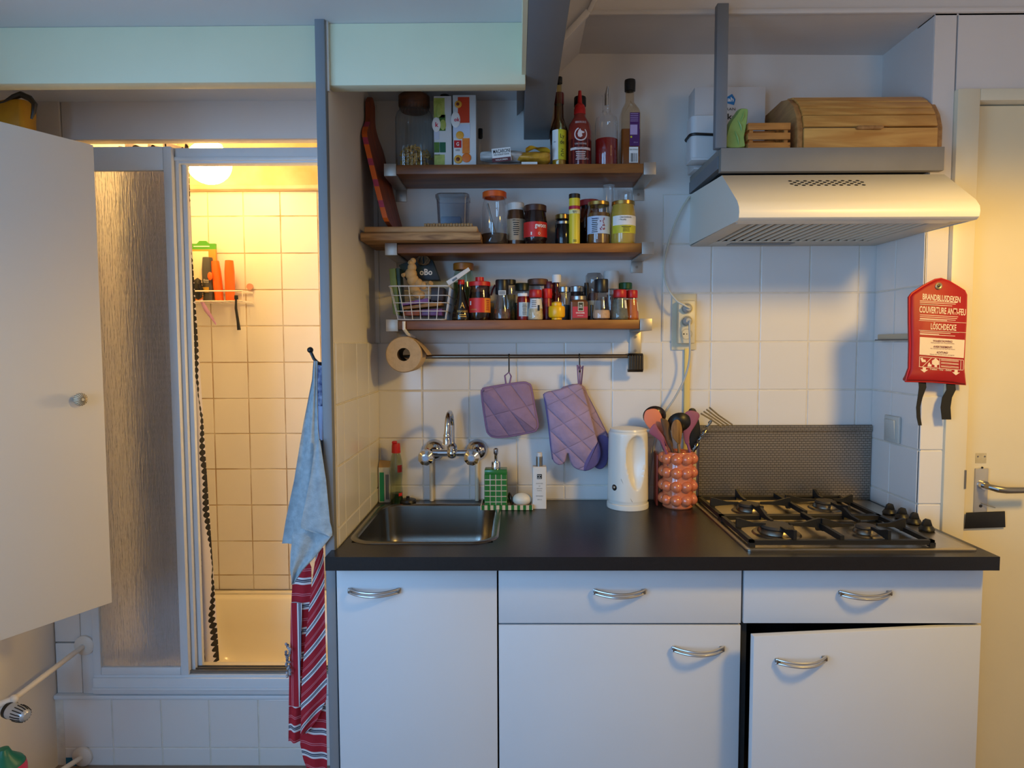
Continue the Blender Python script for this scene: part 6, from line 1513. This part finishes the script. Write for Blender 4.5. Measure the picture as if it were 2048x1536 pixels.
# light switch on the side wall
xs = XN-.0066; ya, yb = at(1803, 850, x=xs).y, at(1774, 850, x=xs).y; za, zb = at(1790, 885, x=xs).z, at(1790, 832, x=xs).z
t = thing('light_switch', 'white light switch on the blue-lit side wall', 'switch', (xs, (ya+yb)/2, za))
SW = M('switch_white', (190, 194, 190), .4)
box('frame', SW, t, xs-.010, xs-.0005, ya, yb, za, zb, bevel=.003)
MB().prism([(xs-.0102, za+.011), (xs-.012, za+.011), (xs-.017, zb-.011), (xs-.0102, zb-.011)], 'y', ya+.014, yb-.012).build('rocker', SW, t, bevel=.001)
ya, yb = at(1817, 672, x=xs).y-.03, at(1764, 672, x=xs).y; z_ = at(1790, 674, x=xs).z
t = thing('tile_ledge', 'short narrow ledge on the side wall behind the fire blanket', 'ledge', (xs, (ya+yb)/2, z_))
box('rail', M('ledge_cream', (186, 172, 146), .5), t, xs-.014, xs-.0005, ya, yb, z_-.007, z_+.009, bevel=.001)
box('lip', M('ledge_grey', (96, 92, 88), .5), t, xs-.019, xs-.0005, ya, yb+.006, z_-.0105, z_-.0072)

# ------------------------------------------------------------------ fire blanket
yf = .300
FR = M('fire_red', (166, 12, 16), .55, var=.15, vscale=12, bump=.15, bscale=18); FRE = M('fire_red_binding', (184, 22, 20), .4); CRM = M('print_cream', (236, 214, 184), .55)
def fb(px_, py_, e=0.0): return (X(px_, py_, yf), Z(px_, py_, yf))
ol = [(1817, 594), (1822, 587), (1845, 572), (1868, 560), (1880, 558), (1895, 563), (1912, 573), (1926, 582), (1930, 590), (1929, 640), (1926, 690), (1924, 735), (1928, 769), (1900, 766), (1860, 763), (1809, 762), (1814, 744), (1817, 736), (1818, 690), (1817, 640)]
P = [fb(*p) for p in ol]
if sum((b_[0]-a_[0])*(b_[1]+a_[1]) for a_, b_ in zip(P, P[1:]+P[:1])) > 0: P = P[::-1]
t = thing('fire_blanket', 'red fire blanket pouch with white print hanging beside the door', 'fire blanket', (X(1870, 765, yf), yf, P[0][1]-.2))
MB().pillow(P, yf, .026, ((0, 0), (.001, .5), (.003, .8), (.007, 1))).build('pouch', FR, t, smooth=50)
MB().tube([(p[0], yf-.004, p[1]) for p in P], .0032, 8, closed=True).build('binding', FRE, t)
c = fb(1871, 573)
e_ = MB().lathe([(0, 0), (.0098, 0), (.0098, -.002), (.0072, -.0035), (.0045, -.002), (0, -.002)], (c[0], yf-.0132, c[1]), 24, 'y').build('eyelet', M('brass_eyelet', (186, 170, 130), .35, .7), t)
MB().ball((c[0], yf-.0155, c[1]), (.0042, .002, .0042), 14, 8).build('hook_screw', DST, e_)
yt = yf-.0136; sl_ = -.050
def fbt(s, px_, py_, wpx, hpx, mat, bold=.0, sh=sl_):
    c = fb(px_, py_); k = (yf+1.5835)/1320
    return lettering(t, s, mat, lambda u, v: (c[0]+u, yt, c[1]+v+u*sh), wpx*k, hpx*k, bold=bold)
fbt('BRANDBLUSDEKEN', 1877, 597, 74, 12, CRM, .02, -.09); fbt('COUVERTURE ANTI-FEU', 1879, 622, 91, 13, CRM, .02, -.07); fbt('LÖSCHDECKE', 1881, 653, 50, 15, CRM, .02, -.06)
def row(x0_, x1_, y_, h_=1.1, dy=0.055, mat=CRM, name='small_print'):
    a = fb(x0_, y_); b = fb(x1_, y_+(x1_-x0_)*dy); hh = h_*(yf+1.5835)/1320
    return MB().prism([(a[0], a[1]-hh/2), (b[0], b[1]-hh/2), (b[0], b[1]+hh/2), (a[0], a[1]+hh/2)], 'y', yt, yt+.0006).build(name, mat, t, smooth=0)
for y_, e1 in ((602, 1908), (605, 1905), (608.5, 1870), (609, 1898), (630, 1910), (633.5, 1908), (637, 1905), (638.5, 1888), (661, 1912), (664, 1895), (667, 1872), (668.5, 1904)):
    row(1834, e1, y_)
row(1832, 1926, 641, .8); row(1832, 1926, 661-.6, .7)
def quad(pts, mat, name, e=0.0):
    return MB().prism([fb(*p) for p in pts], 'y', yt-e, yt+.0006).build(name, mat, t, smooth=0)
quad(((1834, 674), (1923, 680), (1921, 716), (1833, 709)), CRM, 'white_panel')
DR = M('print_maroon', (120, 34, 30), .6)
yt -= .0006
fbt('WAARSCHUWING!', 1879, 682.5, 38, 4.2, DR, .02); fbt('Niet geschikt voor frituurbranden', 1879, 686.5, 46, 2.6, DR)
fbt('AVERTISSEMENT!', 1879, 694, 37, 4.2, DR, .02); fbt('Ne convient pas aux feux de friture', 1879, 698, 48, 2.6, DR)
fbt('ACHTUNG!', 1878, 705, 22, 4.2, DR, .02); fbt('Nicht für Fettbrände geeignet', 1878, 709.5, 48, 2.6, DR)
yt += .0006
for a_, b_ in (((1833, 713), (1920, 720)), ((1832, 733), (1919, 740))): row(a_[0], b_[0], a_[1], 1.0, (b_[1]-a_[1])/(b_[0]-a_[0]), CRM, 'pictogram_frame')
for x_, y0_, y1_ in ((1833, 713, 733), (1873, 716, 736), (1915, 719.5, 739.5), (1920, 720, 740)): quad(((x_, y0_), (x_+.9, y0_), (x_+.4, y1_), (x_-.5, y1_)), CRM, 'pictogram_frame')
quad(((1857, 715), (1858.4, 715), (1840, 733), (1838.6, 733)), CRM, 'pictogram_slash')
quad(((1835, 716), (1839, 715), (1841, 719), (1845, 719), (1846, 724), (1838, 724)), CRM, 'pictogram'); quad(((1849, 733), (1850, 728), (1853, 724), (1855, 729), (1857, 728), (1857, 733)), CRM, 'pictogram')
quad(((1858, 721), (1863, 718), (1865, 716), (1868, 718.5), (1872, 722), (1872, 729), (1868, 730), (1868, 734), (1863, 733.5), (1863, 730), (1858, 728)), CRM, 'pictogram')
for y_ in (718.5, 720.5, 724.5, 726.5, 731, 733): row(1876, 1911, y_, .9, .08)
for x_, y_ in ((1843, 734), (1906, 739.5)):
    quad(((x_-3, y_), (x_+3, y_+.3), (x_+3, y_+5), (x_+7.5, y_+5.2), (x_-.5, y_+10.5), (x_-8, y_+4.5), (x_-3.5, y_+4.5)), CRM, 'arrow')
fbt('Trekken - Tirer - Ziehen', 1875, 739, 43, 3.4, CRM, .02, -.07)
STRAP = M('black_webbing', (20, 19, 17), .7)
for k, pts in enumerate(([(1845, 760), (1846, 775), (1841, 795), (1837, 815), (1838, 835), (1841, 851)], [(1901, 764), (1902, 780), (1894, 795), (1891, 815), (1893, 839)])):
    wd = ((16, 16, 11, 9, 9, 8), (17, 18, 19, 19, 18))[k]; c_ = [at(p[0], p[1], y=yf-.002*(i % 2)) for i, p in enumerate(pts)]; s = MB()
    kk = (yf+1.5835)/1320
    for sg in (-1, 1):
        for i, p in enumerate(c_): s.v += [(p.x-wd[i]*kk/2, p.y+sg*.0012, p.z), (p.x+wd[i]*kk/2, p.y+sg*.0012+(.004 if k == 0 else 0), p.z)]
    n = len(c_)
    for i in range(n-1):
        a_ = 2*i; s.f += [(a_, a_+1, a_+3, a_+2), (2*n+a_, 2*n+a_+2, 2*n+a_+3, 2*n+a_+1), (a_, a_+2, 2*n+a_+2, 2*n+a_), (a_+1, 2*n+a_+1, 2*n+a_+3, a_+3)]
    s.f += [(0, 2*n, 2*n+1, 1), (2*n-2, 2*n-1, 4*n-1, 4*n-2)]
    s.build('pull_strap', STRAP, t, smooth=60)

# ------------------------------------------------------------------ towels on the partition
yh = .10
def hookpt(px_, py_): return at(px_, py_, y=yh)
t = thing('coat_hook', 'black ball-tipped hook on the edge of the partition', 'hook', hookpt(634, 722))
MB().tube([(XP0-.001, yh+.01, Z(640, 730, yh)), hookpt(637, 727), hookpt(628, 718), hookpt(622.5, 706), hookpt(621, 700)], [.0045, .0045, .0042, .004, .004], 10).build('hook_arm', BLACK, t)
MB().ball(tuple(hookpt(620.5, 700)), .0078, 16, 10).build('ball_tip', BLACK, t)
def stripes():
    m = M('red_stripe_cloth', (170, 20, 38), .85, bump=.3, bscale=300); nt = m.node_tree; b = nt.nodes['Principled BSDF']; L = nt.links.new
    uv = nt.nodes.new('ShaderNodeUVMap'); sp = nt.nodes.new('ShaderNodeSeparateXYZ'); L(uv.outputs[0], sp.inputs[0])
    mu = nt.nodes.new('ShaderNodeMath'); mu.operation = 'MULTIPLY'; mu.inputs[1].default_value = 14.5; L(sp.outputs[1], mu.inputs[0])
    fr = nt.nodes.new('ShaderNodeMath'); fr.operation = 'FRACT'; L(mu.outputs[0], fr.inputs[0])
    r = nt.nodes.new('ShaderNodeValToRGB'); r.color_ramp.interpolation = 'CONSTANT'; e = r.color_ramp.elements
    R_, W_, N_ = lin((168, 22, 40))+(1,), lin((222, 218, 220))+(1,), lin((40, 48, 74))+(1,); PNK = lin((206, 120, 132))+(1,)
    e[0].color = R_; e[0].position = 0; e[1].color = PNK; e[1].position = .22
    for p, c_ in ((.25, R_), (.29, PNK), (.32, R_), (.58, W_), (.66, N_), (.71, W_), (.73, N_), (.77, W_), (.86, R_)):
        q = e.new(p); q.color = c_
    L(fr.outputs[0], r.inputs[0]); L(r.outputs[0], b.inputs['Base Color']); return m
RST = stripes()
def weave():
    m = M('blue_linen', (164, 178, 186), .9, var=.28, vscale=55, bump=.6, bscale=260); nt = m.node_tree; b = nt.nodes['Principled BSDF']
    return m
LIN_ = weave()
def cloth(name, mat, parent, rows, y, amp=.008, waves=2.2, ph=0.0, shear=0.0, n=26, usew=1.0, th=.0022, diag=0.0, vert=False, dy=None):
    """hanging cloth: rows of (py, left px, right px), folds in depth"""
    def row_at(v):
        f = v*(len(rows)-1); i = min(int(f), len(rows)-2); k = f-i; a, b = rows[i], rows[i+1]
        return tuple(a[j]+(b[j]-a[j])*k for j in range(3))
    m = 4*(len(rows)-1); z0 = None
    def fn(u, v, e):
        py_, l, r_ = row_at(v); p = at(l+(r_-l)*u, py_+shear*(u-.5), y=y)
        yy = y+amp*(.35+.65*v)*math.sin(u*waves*2*PI+ph+.8*v)+(dy or 0)*v+e
        return (p.x, yy, p.z)
    def uv(u, v):
        p = fn(u, v, 0); q = row_at(v)
        return (u, (p[0]*1.2 if vert else -p[2])+diag*u+ (.0 if vert else 0))
    s = MB().grid(lambda u, v: fn(u, v, -th/2), n, m, uv); s.grid(lambda u, v: fn(u, v, th/2), n, m, uv)
    k = (n+1)*(m+1)
    for j in range(m):
        for i, fl in ((0, 1), (n, 0)):
            a = j*(n+1)+i; q = (a, a+n+1, a+n+1+k, a+k); s.f.append(q if fl else q[::-1])
    for i in range(n):
        for j, fl in ((0, 0), (m, 1)):
            a = j*(n+1)+i; q = (a, a+1, a+1+k, a+k); s.f.append(q if fl else q[::-1])
    return s.build(name, mat, parent, smooth=70)
t = thing('striped_towel', 'red towel with white and navy stripes hanging low on the partition', 'towel', (X(615, 1536, .175), .175, Z(615, 1530, .175)))
cloth('left_fall', RST, t, [(1110, 594, 612), (1135, 586, 622), (1200, 583, 622), (1280, 582, 616), (1340, 579, 612), (1420, 577, 606), (1484, 576, 602)], .172, .006, 1.2, 0)
cloth('selvedge', RST, t, [(1206, 582, 604), (1300, 580, 603), (1350, 578, 601), (1412, 577, 600)], .160, .003, .6, 1.0, vert=True)
cloth('front_fall', RST, t, [(1096, 634, 646), (1140, 627, 648), (1220, 617, 649), (1300, 608, 651), (1360, 603, 653), (1400, 601, 652), (1440, 601, 634), (1468, 600, 612)], .150, .006, 1.1, 1.4, diag=.075)
cloth('rear_fall', RST, t, [(1380, 608, 650), (1440, 602, 652), (1490, 600, 653), (1520, 606, 654), (1548, 616, 654)], .170, .005, 1.3, .5, diag=-.012)
s = MB()
for k in range(26):
    p = at(576+random.uniform(-4, 5), 1288+k*2.6, y=.150+random.uniform(-.006, .006)); s.ball(tuple(p), .0042, 6, 4)
s.build('tassel', M('navy_check', (52, 56, 78), .9, var=.9, vscale=90, col2=(206, 204, 208)), t)
t = thing('tea_towel', 'light blue linen tea towel hanging from the black hook', 'towel', (X(610, 1165, .06), .06, Z(600, 1165, .06)))
cloth('back_layer', LIN_, t, [(722, 627, 635), (760, 624, 634), (850, 606, 636), (960, 588, 646), (1040, 571, 650), (1088, 563, 650)], .082, .006, 1.4, 0)
cloth('front_layer', LIN_, t, [(722, 628, 635), (770, 627, 634), (860, 617, 637), (960, 603, 650), (1040, 590, 660), (1072, 584, 663), (1110, 580, 634), (1140, 579, 606), (1168, 583, 588)], .052, .005, 1.6, 1.2)
cloth('turned_corner', LIN_, t, [(880, 632, 640), (960, 620, 652), (1045, 602, 660), (1056, 602, 663), (1064, 622, 664), (1072, 652, 664)], .040, .003, 1.0, .3)
t = thing('patterned_apron', 'dark blue patterned cloth hanging behind the blue tea towel', 'cloth', (X(643, 900, .19), .19, Z(643, 960, .19)))
NAVY = M('navy_pattern', (30, 44, 92), .85, var=.9, vscale=60, col2=(150, 162, 190)); PALE = M('pale_apron', (150, 164, 196), .85)
cloth('upper_cloth', NAVY, t, [(724, 634, 649), (760, 634, 649), (812, 635, 649)], .172, .004, 1.0, 0)
cloth('lower_cloth', PALE, t, [(812, 635, 649), (850, 636, 649), (880, 638, 649)], .172, .004, 1.0, 0)
cloth('hem', M('black_cloth', (18, 18, 22), .9), t, [(878, 637, 649), (920, 640, 649), (1000, 643, 650)], .174, .004, 1.0, 0)

# ------------------------------------------------------------------ left side: cupboard door, radiator valve, bag
DL = M('cupboard_white', (214, 210, 204), .5, var=.02, vscale=4)
pr = at(206, 745, y=.20); d = Vector((.47, .883, 0)).normalized()
zt0, zb0 = at(190, 290, y=.20).z, at(222, 1205, y=.20).z
xe = (at(190, 290, y=.20).x+at(222, 1205, y=.20).x)/2; tip = Vector((xe, .20, 0)); nrm = Vector((d.y, -d.x, 0))
hinge = tip-d*.68
t = thing('cupboard_door', 'large white cupboard door standing open at the left', 'cupboard door', (hinge.x, hinge.y, zb0))
s = MB(); C = [hinge, tip, tip-nrm*.020, hinge-nrm*.020]
s.v = [(p.x, p.y, z) for z in (zb0, zt0) for p in C]; s.f = [(3, 2, 1, 0), (4, 5, 6, 7), (0, 1, 5, 4), (1, 2, 6, 5), (2, 3, 7, 6), (3, 0, 4, 7)]
s.build('door_leaf', DL, t, bevel=.002)
# carcass edge the door hangs on, out of the picture
wp = None
for k in range(200):
    q = tip-d*(.001*k); pp = Vector((q.x, q.y, 0))
    r_ = pp-CAM; px_ = 1024+F_PX*(r_.dot(RT))/(r_.dot(FW))
    if px_ <= 196: wp = q; break
zk_ = at(196, 798, y=wp.y).z
kn = MB().lathe([(0, 0), (.006, 0), (.005, .008)]+[(.0165*math.sin(PI*(.12+.88*k/10)), .019-.012*math.cos(PI*(.12+.88*k/10))) for k in range(11)], (0, 0, 0), 28)
m_ = nrm.to_track_quat('Z', 'Y').to_matrix(); o0 = Vector((wp.x, wp.y, zk_))-d*.003
kn.v = [tuple(o0+m_ @ Vector(p)) for p in kn.v]; kb = kn.build('knob', M('knob_ivory', (208, 196, 170), .35), t)
for k in range(18):
    a_ = 2*PI*k/18
    MB().tube([tuple(o0+m_ @ Vector((.0168*math.sin(q)*math.cos(a_), .0168*math.sin(q)*math.sin(a_), .019-.0123*math.cos(q)))) for q in (.9, 1.3, 1.7, 2.1, 2.5, 2.9)], .0008, 5).build('groove', M('knob_line', (128, 110, 84), .5), kb)
PW = M('radiator_white', (222, 214, 204), .4)
def rosette(label, px_, py_, x, y0, to):
    c = at(px_, py_, y=y0); t = thing('heating_pipe', label, 'pipe', (c.x, y0, c.z))
    s = MB().lathe([(0, 0), (.034, 0), (.033, .006), (.024, .011), (.012, .013), (0, .013)], (c.x, 0, c.z), 28, 'y'); s.v = [(p[0], y0-p[1], p[2]) for p in s.v]; s.build('rosette', PW, t)
    MB().bar((c.x, y0-.008, c.z), to, .0085, 14).build('tube', PW, t); return t, c
y0 = YF-.0005
t, c = rosette('white heating pipe with round wall rosette above the thermostat knob', 170, 1290, 0, y0, at(28, 1398, y=.27))
e = at(28, 1398, y=.27)
MB().ball(tuple(e), .0125, 14, 8).build('elbow', PW, t); MB().bar(e, (e.x-.05, e.y-.03, e.z-.012), .010, 12).build('valve_stub', PW, t)
t, c = rosette('white heating pipe with rosette at the bottom left of the tiles', 166, 1512, 0, YF-.005, at(70, 1575, y=.33))
c = at(34, 1425, y=.25); ax = Vector((.94, -.30, -.10)).normalized()
t = thing('thermostat_knob', 'silver and black radiator thermostat knob', 'thermostat', tuple(c))
m_ = ax.to_track_quat('Z', 'Y').to_matrix()
def onax(prof, nm, mat, parent, n=30):
    s = MB().lathe(prof, (0, 0, 0), n); s.v = [tuple(c+m_ @ Vector(p)) for p in s.v]; return s.build(nm, mat, parent)
SLV = M('thermostat_silver', (190, 194, 200), .3, .4)
hd = onax([(0, -.030), (.0225, -.030), (.0225, -.010), (.021, .020), (.017, .034), (.010, .040), (0, .041)], 'head', SLV, t)
onax([(.0232, -.034), (.0236, -.022), (.0, -.022)], 'collar', BLACK, t); onax([(0, -.060), (.016, -.060), (.018, -.034), (0, -.034)], 'body', PW, t)
for k in range(16):
    a_ = 2*PI*k/16; f_ = lambda z, r: tuple(c+m_ @ Vector((r*math.cos(a_), r*math.sin(a_), z)))
    MB().tube([f_(.002, .0222), f_(.020, .0212), f_(.033, .0178)], .0016, 5).build('groove', BLACK, hd)
c = at(143, 1523, y=YF-.006)
tag(box('card', M('card_blue', (24, 104, 140), .5), None, c.x-.018, c.x+.016, YF-.0075, YF-.0062, c.z-.022, c.z+.014), 'small blue card behind the lower heating pipe', 'card')
# green and pink bottle on the floor
c = at(8, 1532, y=.24)
t = thing('spray_bottle', 'green topped pink plastic bottle on the floor at the left', 'bottle', (c.x, .24, 0))
MB().lathe([(0, .0015), (.05, .0015), (.055, .02), (.055, c.z-.01), (.052, c.z+.004)], (c.x, .24, 0), 28).build('body', M('bottle_pink', (206, 44, 84), .35), t)
MB().lathe([(.0515, c.z+.003), (.046, c.z+.014), (.022, c.z+.034), (.014, c.z+.052), (0, c.z+.054)], (c.x, .24, 0), 28).build('shoulder', M('bottle_green', (12, 110, 84), .35), t)
# yellow bag hanging high on the left
yb_ = .42; YBG = M('yellow_bag', (190, 140, 22), .5, var=.25, vscale=14, bump=.3, bscale=25)
t = thing('yellow_bag', 'yellow bag with black straps hung high behind the cupboard door', 'bag', (X(20, 280, yb_), yb_, Z(20, 340, yb_)))
ol = px_outline([(-60, 230), (-10, 212), (20, 203), (58, 203), (62, 240), (64, 300), (60, 345), (-60, 345)], yb_, 2)
if sum((b_[0]-a_[0])*(b_[1]+a_[1]) for a_, b_ in zip(ol, ol[1:]+ol[:1])) > 0: ol = ol[::-1]
ol = [(max(p[0], XL+.004), p[1]) for p in ol]
MB().pillow(ol, yb_, .07, ((0, 0), (.002, .5), (.006, .85), (.012, 1))).build('bag_body', YBG, t, smooth=50)
MB().tube([(max(q.x, XL+.008), q.y, q.z) for q in (at(p[0], p[1], y=yb_-.03) for p in ((-30, 212), (10, 205), (28, 194), (42, 189), (60, 197), (69, 208), (67, 225), (63, 238)))], [.006, .006, .008, .009, .009, .008, .006, .003], 8).build('strap', BLACK, t)
